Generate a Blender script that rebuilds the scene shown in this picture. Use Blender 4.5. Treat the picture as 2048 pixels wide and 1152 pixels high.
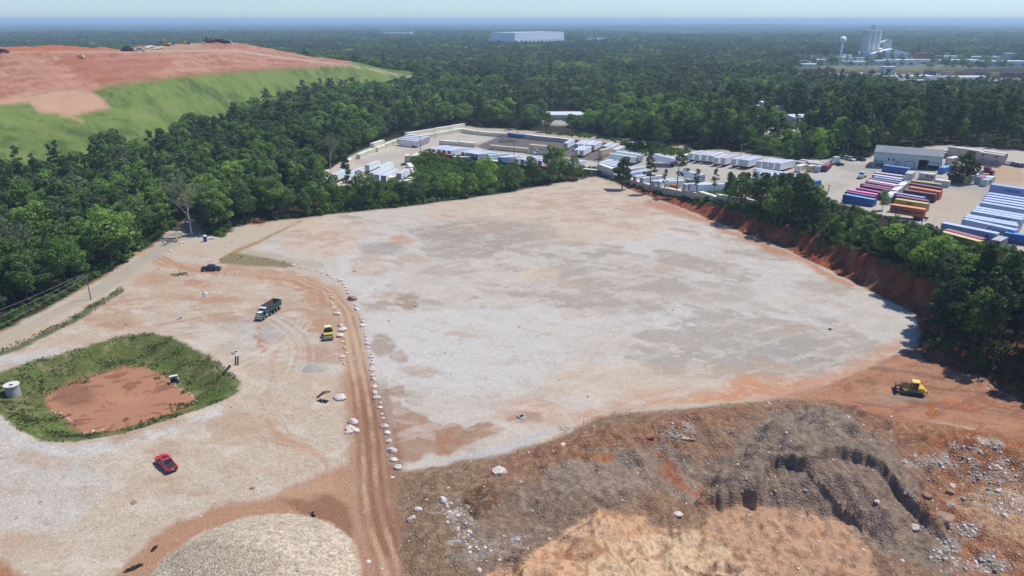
import bpy, math, random
import numpy as np
from mathutils import Vector, Matrix

# ------------------------------------------------------------------ camera, sky, sun, exposure
HC = 76.0                       # camera height above the pad, metres
PITCH = math.radians(20.15)     # looking down
FPX = 1462.0                    # focal length in photo pixels (photo is 2048 x 1152)
SUN_EL, SUN_AZ = math.radians(63), math.radians(68)   # azimuth measured from +Y towards +X
scene = bpy.context.scene
for o in list(bpy.data.objects): bpy.data.objects.remove(o)
cam_d = bpy.data.cameras.new('camera'); cam = bpy.data.objects.new('camera', cam_d)
scene.collection.objects.link(cam)
cam.location = (0, 0, HC); cam.rotation_euler = (math.pi/2 - PITCH, 0, 0)
cam_d.sensor_width = 36; cam_d.lens = 36*FPX/2048; cam_d.clip_start = 1; cam_d.clip_end = 80000
scene.camera = cam
w = bpy.data.worlds.new('World'); scene.world = w; w.use_nodes = True
nt = w.node_tree; nt.nodes.clear()
sky = nt.nodes.new('ShaderNodeTexSky'); sky.sky_type = 'NISHITA'; sky.sun_disc = False
sky.sun_elevation = SUN_EL; sky.sun_rotation = SUN_AZ; sky.air_density = 1.0; sky.dust_density = .2; sky.ozone_density = 3.5; sky.altitude = 0
bg = nt.nodes.new('ShaderNodeBackground'); bg.inputs[1].default_value = 0.13
wo = nt.nodes.new('ShaderNodeOutputWorld')
tint = nt.nodes.new('ShaderNodeVectorMath'); tint.operation = 'MULTIPLY'; tint.inputs[1].default_value = (.62, .80, 1.10)
nt.links.new(sky.outputs[0], tint.inputs[0]); nt.links.new(tint.outputs[0], bg.inputs[0]); nt.links.new(bg.outputs[0], wo.inputs[0])
sd_ = bpy.data.lights.new('sun', 'SUN'); sd_.energy = 4.4; sd_.angle = math.radians(0.5); sd_.color = (1, .955, .88)
sun = bpy.data.objects.new('sun', sd_); scene.collection.objects.link(sun)
sdir = Vector((math.sin(SUN_AZ)*math.cos(SUN_EL), math.cos(SUN_AZ)*math.cos(SUN_EL), math.sin(SUN_EL)))
sun.rotation_euler = sdir.to_track_quat('Z', 'Y').to_euler(); sun.location = sdir*300
scene.view_settings.view_transform = 'Standard'; scene.view_settings.look = 'None'
scene.view_settings.exposure = 0.16; scene.view_settings.gamma = 1
scene.cycles.max_bounces = 6; scene.cycles.diffuse_bounces = 4; scene.cycles.transmission_bounces = 3
scene.cycles.volume_bounces = 1; scene.cycles.transparent_max_bounces = 8

# ------------------------------------------------------------------ pixel <-> world
CP, SP = math.cos(PITCH), math.sin(PITCH)
def gp(px, py, z=0.0):
    """world point at height z seen at photo pixel (px, py)"""
    u, v = px-1024.0, py-576.0
    t = (HC-z)/(FPX*SP+v*CP)
    return (u*t, (FPX*CP-v*SP)*t)
def proj(X, Y, Z):
    dz = Z-HC
    d = Y*CP-dz*SP; up = Y*SP+dz*CP
    return 1024+FPX*X/d, 576-FPX*up/d
def W(pts, z=0.0): return [gp(a, b, z) for a, b in pts]
def at_dist(px, py, D):
    """world point seen at pixel, at ground distance D from the camera foot"""
    x, y = gp(px, py, 0) if py > 60 else (0, 0)
    u, v = px-1024.0, py-576.0
    dx, dy, dz = u, FPX*CP-v*SP, -(FPX*SP+v*CP)
    k = D/math.hypot(dx, dy)
    return dx*k, dy*k, HC+dz*k

# ------------------------------------------------------------------ numpy noise
_rng = np.random.RandomState(7)
_perm = _rng.permutation(256).astype(np.int32); _perm = np.concatenate([_perm, _perm, _perm[:2]])
_ga = _rng.rand(256).astype(np.float32)*2*np.pi; _gx, _gy = np.cos(_ga), np.sin(_ga)
def perlin(x, y):
    x = np.asarray(x, np.float32); y = np.asarray(y, np.float32)
    xf = np.floor(x); yf = np.floor(y); xi = xf.astype(np.int32) & 255; yi = yf.astype(np.int32) & 255
    fx = x-xf; fy = y-yf
    u = fx*fx*fx*(fx*(fx*6-15)+10); v = fy*fy*fy*(fy*(fy*6-15)+10)
    a = _perm[xi]; b = _perm[xi+1]
    def g(h, dx, dy): h = h & 255; return _gx[h]*dx+_gy[h]*dy
    n00 = g(_perm[a+yi], fx, fy); n10 = g(_perm[b+yi], fx-1, fy)
    n01 = g(_perm[a+yi+1], fx, fy-1); n11 = g(_perm[b+yi+1], fx-1, fy-1)
    return ((n00+(n10-n00)*u)*(1-v)+(n01+(n11-n01)*u)*v)*1.5
def fbm(X, Y, wl, octv=4, gain=.5, off=0.0, ax=1.0, ay=1.0, rot=0.0):
    if rot: c, s = math.cos(rot), math.sin(rot); X, Y = X*c+Y*s, -X*s+Y*c
    s_ = 0; a = 1.0; f = 1.0/wl; t = 0
    for k in range(octv):
        s_ = s_+a*perlin(X*f*ax+off+17.3*k, Y*f*ay-off*1.7+9.1*k); t += a; a *= gain; f *= 2.03
    return s_/t*1.4
def ridged(X, Y, wl, octv=3, off=0.0):
    s_ = 0; a = 1.0; f = 1.0/wl; t = 0
    for k in range(octv):
        s_ = s_+a*(1-2*np.abs(perlin(X*f+off+5.3*k, Y*f-off+3.1*k))); t += a; a *= .5; f *= 2.1
    return s_/t
def sst(a, b, x):
    t = np.clip((x-a)/(b-a), 0, 1); return t*t*(3-2*t)
def sdist(poly, X, Y, far=60.0):
    """signed distance to a polygon, positive inside; beyond `far` outside the box it is just -far"""
    P = np.array(poly, np.float64); out = np.full(X.shape, -far, np.float32)
    m = (X > P[:, 0].min()-far) & (X < P[:, 0].max()+far) & (Y > P[:, 1].min()-far) & (Y < P[:, 1].max()+far)
    x = X[m].astype(np.float64); y = Y[m].astype(np.float64)
    if x.size == 0: return out
    d2 = np.full(x.shape, 1e12); ins = np.zeros(x.shape, bool)
    for i in range(len(P)):
        ax, ay = P[i-1]; bx, by = P[i]; ex, ey = bx-ax, by-ay
        L = ex*ex+ey*ey+1e-9; t = np.clip(((x-ax)*ex+(y-ay)*ey)/L, 0, 1)
        d2 = np.minimum(d2, (x-ax-t*ex)**2+(y-ay-t*ey)**2)
        c = ((ay > y) != (by > y))
        if ey != 0: ins ^= c & (x < ex*(y-ay)/ey+ax)
    d = np.sqrt(d2); out[m] = np.where(ins, d, -d); return out
def ldist(line, X, Y, far=60.0):
    """distance to an open polyline and the signed side"""
    P = np.array(line, np.float64); out = np.full(X.shape, far, np.float32)
    m = (X > P[:, 0].min()-far) & (X < P[:, 0].max()+far) & (Y > P[:, 1].min()-far) & (Y < P[:, 1].max()+far)
    x = X[m].astype(np.float64); y = Y[m].astype(np.float64); d2 = np.full(x.shape, 1e12); sg = np.ones(x.shape)
    for i in range(1, len(P)):
        ax, ay = P[i-1]; bx, by = P[i]; ex, ey = bx-ax, by-ay
        L = ex*ex+ey*ey+1e-9; t = np.clip(((x-ax)*ex+(y-ay)*ey)/L, 0, 1)
        dd = (x-ax-t*ex)**2+(y-ay-t*ey)**2; cr = ex*(y-ay)-ey*(x-ax)
        k = dd < d2; d2 = np.where(k, dd, d2); sg = np.where(k, np.sign(cr), sg)
    out[m] = np.sqrt(d2)*sg; return out

# ------------------------------------------------------------------ the lie of the land
BANKPX = [(1255,378),(1330,402),(1400,430),(1500,470),(1560,492),(1620,520),(1700,560),(1760,590),(1832,628)]
PADALL = W([(-700,900),(-300,800),(0,664),(90,620),(200,557),(300,494),(352,452),(374,430),(390,428),(412,470),(450,478),(478,450),(560,440),(640,432),(700,425),(800,415),(900,402),(1000,388),(1100,370),(1190,354)]
           + BANKPX + [(1840,650),(1836,690),(1850,722),(1950,752),(2048,805),(2400,960),(2600,1500),(-900,1500)])
GULLY = W([(655,424),(700,419),(800,408),(900,395),(1000,381),(1100,363),(1180,349),(1230,352),(1190,343),(1100,338),(1040,331),(980,322),(900,314),(850,306),(822,330),(832,355),(800,368),(700,380),(650,388)])
RIM = W([(-60,780),(0,748),(60,724),(150,700),(235,674),(300,668),(340,674),(375,692),(430,722),(478,762),(474,786),(430,808),(330,842),(240,870),(150,884),(90,884),(45,866),(12,838),(-20,815),(-80,800)])
PIT = W([(792,948),(1000,908),(1100,884),(1160,852),(1200,832),(1400,814),(1560,798),(1690,800),(1800,835),(1900,850),(2048,885),(2500,960),(2600,1500),(830,1500),(800,1150)])
# landfill: control curves by photo column: (column, [ (distance, height) x 5 ]) toe, green/red edge, shoulder, crest, back foot
def _pz(py, D): return at_dist(300, py, D)[2]
HILL = {-500: [(330,3),(430,_pz(214,430)),(540,_pz(104,540)),(620,_pz(92,620)),(760,5)],
        0:    [(404,3),(480,_pz(209,480)),(585,_pz(104,585)),(640,_pz(91,640)),(790,5)],
        110:  [(412,3),(488,_pz(205,488)),(592,_pz(103,592)),(656,_pz(89,656)),(795,5)],
        180:  [(420,3),(508,_pz(186,508)),(600,_pz(103,600)),(660,_pz(92,660)),(800,5)],
        245:  [(420,3),(530,_pz(170,530)),(620,_pz(103,620)),(690,_pz(99,690)),(830,5)],
        300:  [(440,3),(560,_pz(162,560)),(640,_pz(103,640)),(720,_pz(92,720)),(860,5)],
        460:  [(590,3),(680,_pz(146,680)),(760,_pz(103,760)),(840,_pz(83,840)),(990,5)],
        560:  [(690,3),(760,_pz(138,760)),(830,_pz(113,830)),(872,_pz(103,872)),(1000,5)],
        620:  [(745,3),(810,_pz(134,810)),(850,_pz(124,850)),(885,_pz(119,885)),(1000,5)],
        700:  [(790,3),(850,_pz(133,850)),(865,_pz(131,865)),(890,_pz(129,890)),(1010,5)],
        770:  [(810,3),(855,_pz(152,855)),(880,_pz(147,880)),(900,_pz(146,900)),(1010,4)],
        830:  [(830,2),(875,_pz(160,875)),(895,_pz(157,895)),(915,_pz(156,915)),(1010,3)],
        880:  [(840,0),(880,1),(900,1),(920,1),(1010,0)],
        920:  [(840,0),(880,0),(900,0),(920,0),(1010,0)]}
_hc = sorted(HILL); _haz = np.array([math.atan((c-1024)/(FPX*CP+430*SP)) for c in _hc])
_hD = np.array([[k[0] for k in HILL[c]] for c in _hc]); _hZ = np.array([[k[1] for k in HILL[c]] for c in _hc])
def yard_z(X):
    return np.interp(X, [-80,-30,20,60,110,150,210,300,500], [0,1.5,3,5,9,12,15,18,18])
def P0(a, b): return gp(a, b, 0)
MOUNDS = [((1350,860),9,4,1.2,.2),((900,1060),5,6,.8,0),((1640,850),14,5,1.5,.1)]
CARVES = []
def PZ(l): return [gp(a, b, z_) for a, b, z_ in l]
# spoil heaps: outline (column, row, height there), flank slope, height, noise shift
HEAPS = [(PZ([(1400,975,-1),(1425,915,1),(1480,880,1.5),(1530,838,2),(1600,818,2),(1680,812,2),(1740,835,2),(1800,870,1),(1850,930,-1),(1880,1000,-2),(1905,1060,-3),(1900,1110,-3),(1850,1150,-4),(1760,1120,-4),(1690,1075,-4),(1600,1055,-4),(1530,1035,-4),(1450,1015,-3),(1405,1000,-2)]), .84, 10.5, 1.5),
         (PZ([(1000,1135,-3),(1090,1100,-3),(1140,1055,-2),(1185,1012,-1),(1240,1018,-1),(1300,1035,-1),(1345,1060,-2),(1430,1078,-2),(1520,1110,-3),(1580,1160,-3),(1600,1350,-3),(960,1350,-3)]), .55, 4.6, 3.5),
         (PZ([(1400,1085,-3),(1425,1030,-2),(1500,1008,-2),(1590,1020,-2),(1690,1050,-3),(1740,1100,-4),(1800,1180,-4),(1700,1350,-4),(1500,1350,-4)]), .45, 3.2, 6.5),
         (PZ([(935,1010,0),(960,975,0),(1000,970,0),(1020,1010,0),(985,1040,0),(945,1040,0)]), .7, 2.2, 8.5),
         (PZ([(1060,900,0),(1160,862,0),(1260,845,0),(1330,870,0),(1290,910,0),(1180,930,0),(1090,935,0)]), .4, 2.0, 9.5),
         (PZ([(1060,1000,-1),(1120,950,-1),(1220,940,-1),(1330,960,-1),(1330,1000,-2),(1240,1010,-2),(1160,1030,-2),(1090,1060,-2)]), .4, 2.4, 10.5),
         (PZ([(1880,880,-1),(1960,855,-1),(2060,880,-1),(2100,960,-2),(1980,960,-2),(1900,930,-2)]), .45, 2.4, 11.5),
         (PZ([(1900,1010,-3),(1980,970,-3),(2100,1000,-3),(2140,1150,-3),(1990,1130,-3),(1920,1080,-3)]), .4, 2.6, 12.5)]
SCARPS = [(PZ([(1385,950,2),(1425,935,2),(1455,948,2),(1490,940,2),(1520,950,2)]), 1.8, 40),
          (PZ([(1525,935,3),(1530,900,3),(1552,880,3.5),(1585,884,3.5),(1612,898,3.5),(1640,884,4),(1675,876,4),(1720,880,4),(1765,902,3),(1785,925,2)]), 2.1, 40),
          (PZ([(1000,1148,-1),(1060,1128,-1),(1110,1098,0),(1180,1090,0),(1240,1075,0)]), .8, 3),
          (PZ([(1720,1100,-3),(1800,1085,-2),(1850,1060,-2),(1890,1080,-2)]), .9, 3)]
def gauss(X, Y, c, sx, sy, rot):
    cx, cy = P0(*c); dx, dy = X-cx, Y-cy; a, b = math.cos(rot), math.sin(rot)
    return np.exp(-.5*(((dx*a+dy*b)/sx)**2+((-dx*b+dy*a)/sy)**2))
def sline(line, x, y):
    """distance to an open line and a side factor (-1..1) that turns smoothly round its ends"""
    P = np.array(line, np.float64); d2 = np.full(x.shape, 1e12); sn = np.zeros(x.shape)
    for i in range(1, len(P)):
        ax, ay = P[i-1]; bx, by = P[i]; ex, ey = bx-ax, by-ay; L = ex*ex+ey*ey+1e-9; t = np.clip(((x-ax)*ex+(y-ay)*ey)/L, 0, 1)
        qx, qy = x-ax-t*ex, y-ay-t*ey; dd = qx*qx+qy*qy; s_ = (ex*qy-ey*qx)/np.sqrt(L*dd+1e-9); k = dd < d2; d2 = np.where(k, dd, d2); sn = np.where(k, s_, sn)
    return np.sqrt(d2), sn
def height(X, Y, fine=True):
    X = np.asarray(X, np.float64); Y = np.asarray(Y, np.float64); R = np.hypot(X, Y); az = np.arctan2(X, Y)
    near = 1-sst(480, 740, R)
    zb = yard_z(X)*near
    roll = (fbm(X, Y, 2600, 3, off=3.1)*sst(900, 6000, R)*26+fbm(X, Y, 700, 2, off=8.8)*sst(500, 1500, R)*5 - sst(5000, 30000, R)*20 + sst(500,1500,R)*0)
    zb = zb+roll
    sp = sdist(PADALL, X, Y, 40)
    u0, v0 = proj(X, Y, 0*X)
    bankw = np.where((v0 > 645) & (X > 40), 16.0, np.interp(u0, [1200, 1280, 1440, 1900], [34, 26, 8.5, 7.5]))
    rock = (fbm(X, Y, 24, 2, off=1.3)*4.2+fbm(X, Y, 9.0, 2, off=2.3)*1.8) if fine else 0
    k = sst(0.0, 1.0, (-sp+rock*sst(0, 3, -sp)*(X > 45))/bankw)
    fr = np.where((v0 > 645) & (X > 40), .6, np.interp(u0, [1255, 1330, 1450, 1600, 1800], [.25, .42, .62, .72, .82]))
    k = fr*k+(1-fr)*sst(0, 1, (-sp-bankw)/28.0)
    z = zb*k
    g = sdist(GULLY, X, Y, 30); z = z*(1-sst(-4, 3, g))-3.0*sst(-2, 8, g)
    # landfill
    m = (R > 300) & (R < 1050) & (az < _haz[-1]) 
    if m.any():
        a_, r_ = az[m], R[m]
        Dk = [np.interp(a_, _haz, _hD[:, k_]) for k_ in range(5)]; Zk = [np.interp(a_, _haz, _hZ[:, k_]) for k_ in range(5)]
        zz = np.where(r_ < Dk[0], Zk[0]*sst(Dk[0]-40, Dk[0], r_), 0.0)
        for k_ in range(4):
            t = (r_-Dk[k_])/(Dk[k_+1]-Dk[k_]); q = (t >= 0) & (t < 1)
            zz = np.where(q, Zk[k_]+(Zk[k_+1]-Zk[k_])*t, zz)
        # the raised upper bench and the berm
        zz = zz+np.where(r_ > Dk[0], fbm(X[m], Y[m], 60, 3, off=4)*1.4+fbm(X[m], Y[m], 16, 3, off=4.4)*.9, 0)
        z[m] = np.maximum(z[m], zz)
    if fine:
        # pond basin
        rm = sdist(RIM, X, Y, 20); fl = sst(0.5, 8.5, rm+fbm(X, Y, 7, 2, off=2)*1.0)
        z = z-2.6*fl+.25*np.exp(-((rm+1)/1.2)**2)
        # spoil ground
        pt = sdist(PIT, X, Y, 20)
        if (pt > -20).any():
            q = pt > -6; xq, yq = X[q], Y[q]; pq = pt[q]; uq = u0[q]
            side = sst(830, 1350, uq)
            zq = -4.6*sst(0, 24, pq)*side
            wx = xq+fbm(xq, yq, 9, 3, off=5)*3.0; wy = yq+fbm(xq, yq, 9, 3, off=6)*3.0
            for c, sx, sy, h, rot in MOUNDS: zq = zq+h*gauss(wx, wy, c, sx, sy, rot)*sst(-2, 4, pq)
            for c, r, dep in CARVES:
                cx, cy = P0(*c); d = np.hypot(wx-cx, (wy-cy)*.8); zq = zq-dep*(1-sst(r-1.2, r+.8, d+fbm(xq, yq, 3, 2, off=14)*1.2))
            d1 = fbm(xq, yq, 7, 3, off=5.5)*2.6; d2 = fbm(xq, yq, 2.4, 3, off=6.5)*.9
            for hp_, slope_, hm_, of_ in HEAPS:
                dd = sdist(hp_, xq, yq, 30)+d1*.8+d2*.5; e = np.clip(dd, 0, None)
                zq = zq+hm_*(1-np.exp(-e*slope_/hm_))+(sst(.5, 4, e)*(ridged(xq+d1*1.3, yq+d1*.8, 9, 1, off=of_+1)*1.5) if of_ in (3.5, 6.5) else 0)
            for ln_, drop_, wd_ in SCARPS:
                sd2, sn_ = sline(ln_, xq+d2*.5+d1*.15, yq+d1*.3+d2*.45)
                scoop = sst(0, .3, -sn_)*sst(0, 1.15, sd2); cut_ = scoop*(drop_+(.17*np.minimum(sd2, 11) if wd_ > 30 else 0))*(1-sst(wd_*.35, wd_, sd2)); zq = np.maximum(zq-cut_, np.minimum(zq, -4.9+.25*d2))+scoop*sst(1, 3, sd2)*(1-sst(8, 15, sd2))*ridged(xq+d1*.2, yq*.22, 2.4, 1, off=3.3)*(.22 if wd_ > 30 else 0)
            amp = sst(-1, 5, pq)*(.55+.45*side)
            zq = zq+amp*(ridged(wx, wy, 11, 3, off=2.2)*.85-.2+fbm(xq, yq, 4.2, 2, gain=.5, off=9)*.55+fbm(xq, yq, 1.9, 2, off=15)*.16)
            z[q] = z[q]+zq
        # gravel pile
        cx, cy = P0(503, 1165); d = np.hypot(X-cx, Y-cy)/15.6
        z = z+4.6*np.clip(1-d**1.9, 0, 1)**1.05
        # bank roughness, clods
        bk = np.exp(-((sp+3.0)/3.5)**2)*(X > 30)*(R < 420)
        z = z+bk*(fbm(X, Y, 6.5, 4, gain=.6, off=3)*1.3+fbm(X, Y, 1.6, 2, off=4)*.3)
        inpad = sst(0, 6, sp)
        z = z+inpad*(fbm(X, Y, 30, 3, off=7.7)*.22)
    return z
def hz(x, y): return float(height(np.array([x]), np.array([y]))[0])
def on_ground(px, py, h=0.0, it=9):
    z = 0.0
    x = y = 0
    zz = []
    for i in range(it):
        x, y = gp(px, py, z+h); zn = hz(x, y); z = zn if i < 4 else .5*(z+zn)
    return x, y, z
# ------------------------------------------------------------------ materials
def S2L(c):
    return tuple((v/12.92 if v <= .04045 else ((v+.055)/1.055)**2.4) for v in [k/255.0 for k in c])
def A(r, g, b, k=1.33):
    """base colour of a horizontal sunlit surface that the photograph shows as r, g, b"""
    l = S2L((r, g, b)); return (l[0]/(k*1.13), l[1]/(k*1.17), l[2]/(k*1.29))
def mat(name):
    m = bpy.data.materials.new(name); m.use_nodes = True; n = m.node_tree.nodes; n.clear()
    o = n.new('ShaderNodeOutputMaterial'); p = n.new('ShaderNodeBsdfPrincipled'); m.node_tree.links.new(p.outputs[0], o.inputs[0])
    return m, m.node_tree, n, p
def simple(name, col, rough=.6, metal=0, spec=.4, var=0.0, vscale=3.0, bump=0.0):
    m, t, n, p = mat(name); p.inputs['Base Color'].default_value = (*col, 1); p.inputs['Roughness'].default_value = rough
    p.inputs['Metallic'].default_value = metal; p.inputs['Specular IOR Level'].default_value = spec
    if var > 0:
        tc = n.new('ShaderNodeTexCoord'); no = n.new('ShaderNodeTexNoise'); no.inputs['Scale'].default_value = vscale; no.inputs['Detail'].default_value = 5
        t.links.new(tc.outputs['Object'], no.inputs['Vector'])
        mr = n.new('ShaderNodeMapRange'); mr.inputs[1].default_value = .3; mr.inputs[2].default_value = .7; mr.inputs[3].default_value = 1-var; mr.inputs[4].default_value = 1+var*.4
        t.links.new(no.outputs[0], mr.inputs[0])
        mx = n.new('ShaderNodeVectorMath'); mx.operation = 'SCALE'; mx.inputs[0].default_value = col
        t.links.new(mr.outputs[0], mx.inputs['Scale']); t.links.new(mx.outputs[0], p.inputs['Base Color'])
        if bump:
            b = n.new('ShaderNodeBump'); b.inputs['Strength'].default_value = bump; b.inputs['Distance'].default_value = .1
            t.links.new(no.outputs[0], b.inputs['Height']); t.links.new(b.outputs[0], p.inputs['Normal'])
    return m
def painted(name='painted_metal', rough=.45, dirt=.25):
    """takes its colour from the object's own colour"""
    m, t, n, p = mat(name); p.inputs['Roughness'].default_value = rough
    oi = n.new('ShaderNodeObjectInfo'); tc = n.new('ShaderNodeTexCoord'); no = n.new('ShaderNodeTexNoise'); no.inputs['Scale'].default_value = .5; no.inputs['Detail'].default_value = 6
    t.links.new(tc.outputs['Object'], no.inputs['Vector'])
    mr = n.new('ShaderNodeMapRange'); mr.inputs[1].default_value = .35; mr.inputs[2].default_value = .75; mr.inputs[3].default_value = 0; mr.inputs[4].default_value = dirt
    t.links.new(no.outputs[0], mr.inputs[0])
    mx = n.new('ShaderNodeMix'); mx.data_type = 'RGBA'; mx.inputs[7].default_value = (.16, .11, .08, 1)
    t.links.new(mr.outputs[0], mx.inputs[0]); t.links.new(oi.outputs['Color'], mx.inputs[6]); t.links.new(mx.outputs[2], p.inputs['Base Color'])
    return m

def ground_material():
    m, t, n, p = mat('earth_and_gravel'); L = t.links.new
    p.inputs['Roughness'].default_value = .95; p.inputs['Specular IOR Level'].default_value = .15
    a = n.new('ShaderNodeAttribute'); a.attribute_name = 'tint'; g = n.new('ShaderNodeAttribute'); g.attribute_name = 'grit'
    tc = n.new('ShaderNodeTexCoord')
    sep = n.new('ShaderNodeSeparateColor'); L(g.outputs['Color'], sep.inputs[0])
    vo = n.new('ShaderNodeTexVoronoi'); vo.inputs['Scale'].default_value = 2.6; L(tc.outputs['Object'], vo.inputs['Vector'])
    vo2 = n.new('ShaderNodeTexVoronoi'); vo2.inputs['Scale'].default_value = 6.0; L(tc.outputs['Object'], vo2.inputs['Vector'])
    no = n.new('ShaderNodeTexNoise'); no.inputs['Scale'].default_value = 1.1; no.inputs['Detail'].default_value = 8; no.inputs['Roughness'].default_value = .7; L(tc.outputs['Object'], no.inputs['Vector'])
    sp1 = n.new('ShaderNodeSeparateColor'); L(vo.outputs['Color'], sp1.inputs[0])
    sp2 = n.new('ShaderNodeSeparateColor'); L(vo2.outputs['Color'], sp2.inputs[0])
    ad = n.new('ShaderNodeMath'); ad.operation = 'ADD'; L(sp1.outputs[0], ad.inputs[0]); L(sp2.outputs[1], ad.inputs[1])
    ad2 = n.new('ShaderNodeMath'); ad2.operation = 'MULTIPLY_ADD'; L(no.outputs[0], ad2.inputs[0]); ad2.inputs[1].default_value = 2.0; L(ad.outputs[0], ad2.inputs[2])   # ~0..4 centre 2
    mr = n.new('ShaderNodeMapRange'); mr.inputs[1].default_value = .8; mr.inputs[2].default_value = 3.2; mr.inputs[3].default_value = -1; mr.inputs[4].default_value = 1
    L(ad2.outputs[0], mr.inputs[0])
    mu = n.new('ShaderNodeMath'); mu.operation = 'MULTIPLY_ADD'; L(mr.outputs[0], mu.inputs[0]); L(sep.outputs[0], mu.inputs[1]); mu.inputs[2].default_value = 1.0
    sc = n.new('ShaderNodeVectorMath'); sc.operation = 'SCALE'; L(a.outputs['Vector'], sc.inputs[0]); L(mu.outputs[0], sc.inputs['Scale'])
    L(sc.outputs[0], p.inputs['Base Color'])
    b = n.new('ShaderNodeBump'); b.inputs['Distance'].default_value = .22
    b2 = n.new('ShaderNodeMath'); b2.operation = 'MULTIPLY'; b2.inputs[1].default_value = 1.0; L(sep.outputs[1], b2.inputs[0]); L(b2.outputs[0], b.inputs['Strength'])
    h1 = n.new('ShaderNodeMath'); h1.operation = 'MULTIPLY_ADD'; h1.inputs[1].default_value = -1.4; L(vo.outputs['Distance'], h1.inputs[0]); L(no.outputs[0], h1.inputs[2])
    h2_ = n.new('ShaderNodeMath'); h2_.operation = 'MULTIPLY_ADD'; h2_.inputs[1].default_value = -.5; L(vo2.outputs['Distance'], h2_.inputs[0]); L(h1.outputs[0], h2_.inputs[2])
    L(h2_.outputs[0], b.inputs['Height']); L(b.outputs[0], p.inputs['Normal'])
    L(sep.outputs[2], p.inputs['Roughness'])
    return m

# ------------------------------------------------------------------ terrain sheet, split by zone into several objects
def rows(spec):
    out = [spec[0][0]]
    for d0, d1, s in spec:
        while out[-1] < d1: out.append(out[-1]*(1+s))
    return np.array(out)
ROWS = rows([(52, 85, .012), (85, 175, .0024), (175, 420, .0042), (420, 1300, .0062), (1300, 32000, .02)])
COLS = np.radians(np.linspace(-52, 52, 1320))
AZ, RR = np.meshgrid(COLS, ROWS)
GX = (np.sin(AZ)*RR).ravel(); GY = (np.cos(AZ)*RR).ravel()
GZ = height(GX, GY)
U, V = proj(GX, GY, GZ)
NR = np.hypot(GX, GY)
print('terrain verts', GX.size)
N1 = fbm(GX, GY, 42, 5, off=1); N2 = fbm(GX, GY, 13, 5, gain=.6, off=2); N3 = fbm(GX, GY, 3.2, 4, gain=.6, off=3)
nr_ = NR < 190; N4 = np.zeros(GX.size); N4[nr_] = fbm(GX[nr_], GY[nr_], 1.3, 3, gain=.65, off=16)
ST = fbm(GX, GY, 24, 4, gain=.6, off=4, ax=.45, ay=1.6, rot=-.55)      # streaks left by grading
ST2 = fbm(GX, GY, 9, 4, gain=.6, off=5, ax=.3, ay=2.2, rot=.5)
tpx = NR/ (FPX)*1.15                                                 # metres per photo pixel, roughly
WU = U+ (N2*2.6+N3*.8)/tpx*.9; WV = V+(fbm(GX, GY, 13, 4, gain=.6, off=12)*2.6+fbm(GX, GY, 3.2, 3, off=13)*.8)/tpx*.42
col = np.zeros((GX.size, 3)); grit = np.full(GX.size, .25); bump = np.full(GX.size, .3); rgh = np.full(GX.size, .95)
zone = np.zeros(GX.size, np.int8)
def paint(mask, c, k=1.0, g=None, b=None):
    global col, grit, bump
    m = np.clip(mask*k, 0, 1)[:, None]; col = col*(1-m)+np.array(c)*m
    if g is not None: grit = grit*(1-m[:, 0])+g*m[:, 0]
    if b is not None: bump = bump*(1-m[:, 0])+b*m[:, 0]
def pm(poly, f=4.0, warp=1.0):
    return sst(-f, f, sdist(poly, U+(WU-U)*warp, V+(WV-V)*warp, 60))
def lm(line, wdt, f=3.0, warp=.5):
    return 1-sst(wdt-f, wdt+f, np.abs(ldist(line, U+(WU-U)*warp, V+(WV-V)*warp, 80)))
def ell(cx, cy, rx, ry, f=.35, warp=1.0):
    return 1-sst(1-f, 1+f, np.hypot((U+(WU-U)*warp-cx)/rx, (V+(WV-V)*warp-cy)/ry))
PALE = A(205,196,187); BLUEW = A(212,208,206); TAN = A(204,184,162); PINK = A(198,172,154); REDC = A(178,122,94); RED = A(165,92,64)
GREY = A(178,170,162); DGREY = A(150,142,134); BROWN = A(150,118,94); DBROWN = A(112,88,72); ORANGE = A(200,132,88); SAND = A(222,190,158)
GRASS = A(98,126,56); GRASS2 = A(104,128,52); WEED = A(106,116,66); DRYG = A(156,144,110); FLOOR = A(60,64,40); CANOPY = A(38,56,34)
# woods floor and distance
paint(np.ones(GX.size), A(58,56,40))
far = sst(1900, 2500, NR)
paint(far, CANOPY)
paint(far*sst(-.1, .5, fbm(GX, GY, 420, 4, off=21)), A(58,80,44), .8)
clr = sst(.42, .5, fbm(GX, GY, 900, 4, gain=.6, off=31)+.1*N1)*sst(3000, 4200, NR)
paint(clr, A(120,136,84), .7)
# whole cleared site
site = sst(-1.5, 1.5, sdist(PADALL, GX, GY, 30)+N2*1.5)
paint(site, TAN, 1, .2, .4)
paint(site*sst(-.35, .5, ST+N2*.5), PALE, .8)
paint(site*sst(.25, .55, ST2*.6+N1*.7+N3*.2), REDC, .45)
# big pad outline in the photo
PADPX = [(600,445),(700,428),(800,416),(900,403),(1000,389),(1100,371),(1190,355),(1230,365),(1262,384),(1330,404),(1400,433),(1500,473),(1560,496),(1620,524),(1700,564),(1760,594),(1832,630),(1836,650),(1830,680),(1790,705),(1740,735),(1690,765),(1600,780),(1500,796),(1400,806),(1300,812),(1200,822),(1160,845),(1100,880),(1000,905),(900,925),(805,940),(790,900),(775,850),(762,790),(748,740),(735,690),(722,640),(705,600),(680,565),(640,540),(560,520),(500,500),(560,465)]
pad = pm(PADPX, 3, .35)
paint(pad, PALE, 1, .17, .35)
ga = ell(970,480,150,55)+ell(1250,560,230,70)*.7+ell(1500,690,260,60)*1.1+ell(1130,600,200,60)*.5+ell(1450,520,150,60)*.7+ell(1650,600,130,45)*.5+ell(1680,700,100,45)*.9+ell(760,500,60,30)*.6+ell(1400,640,180,40)*.6
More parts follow.
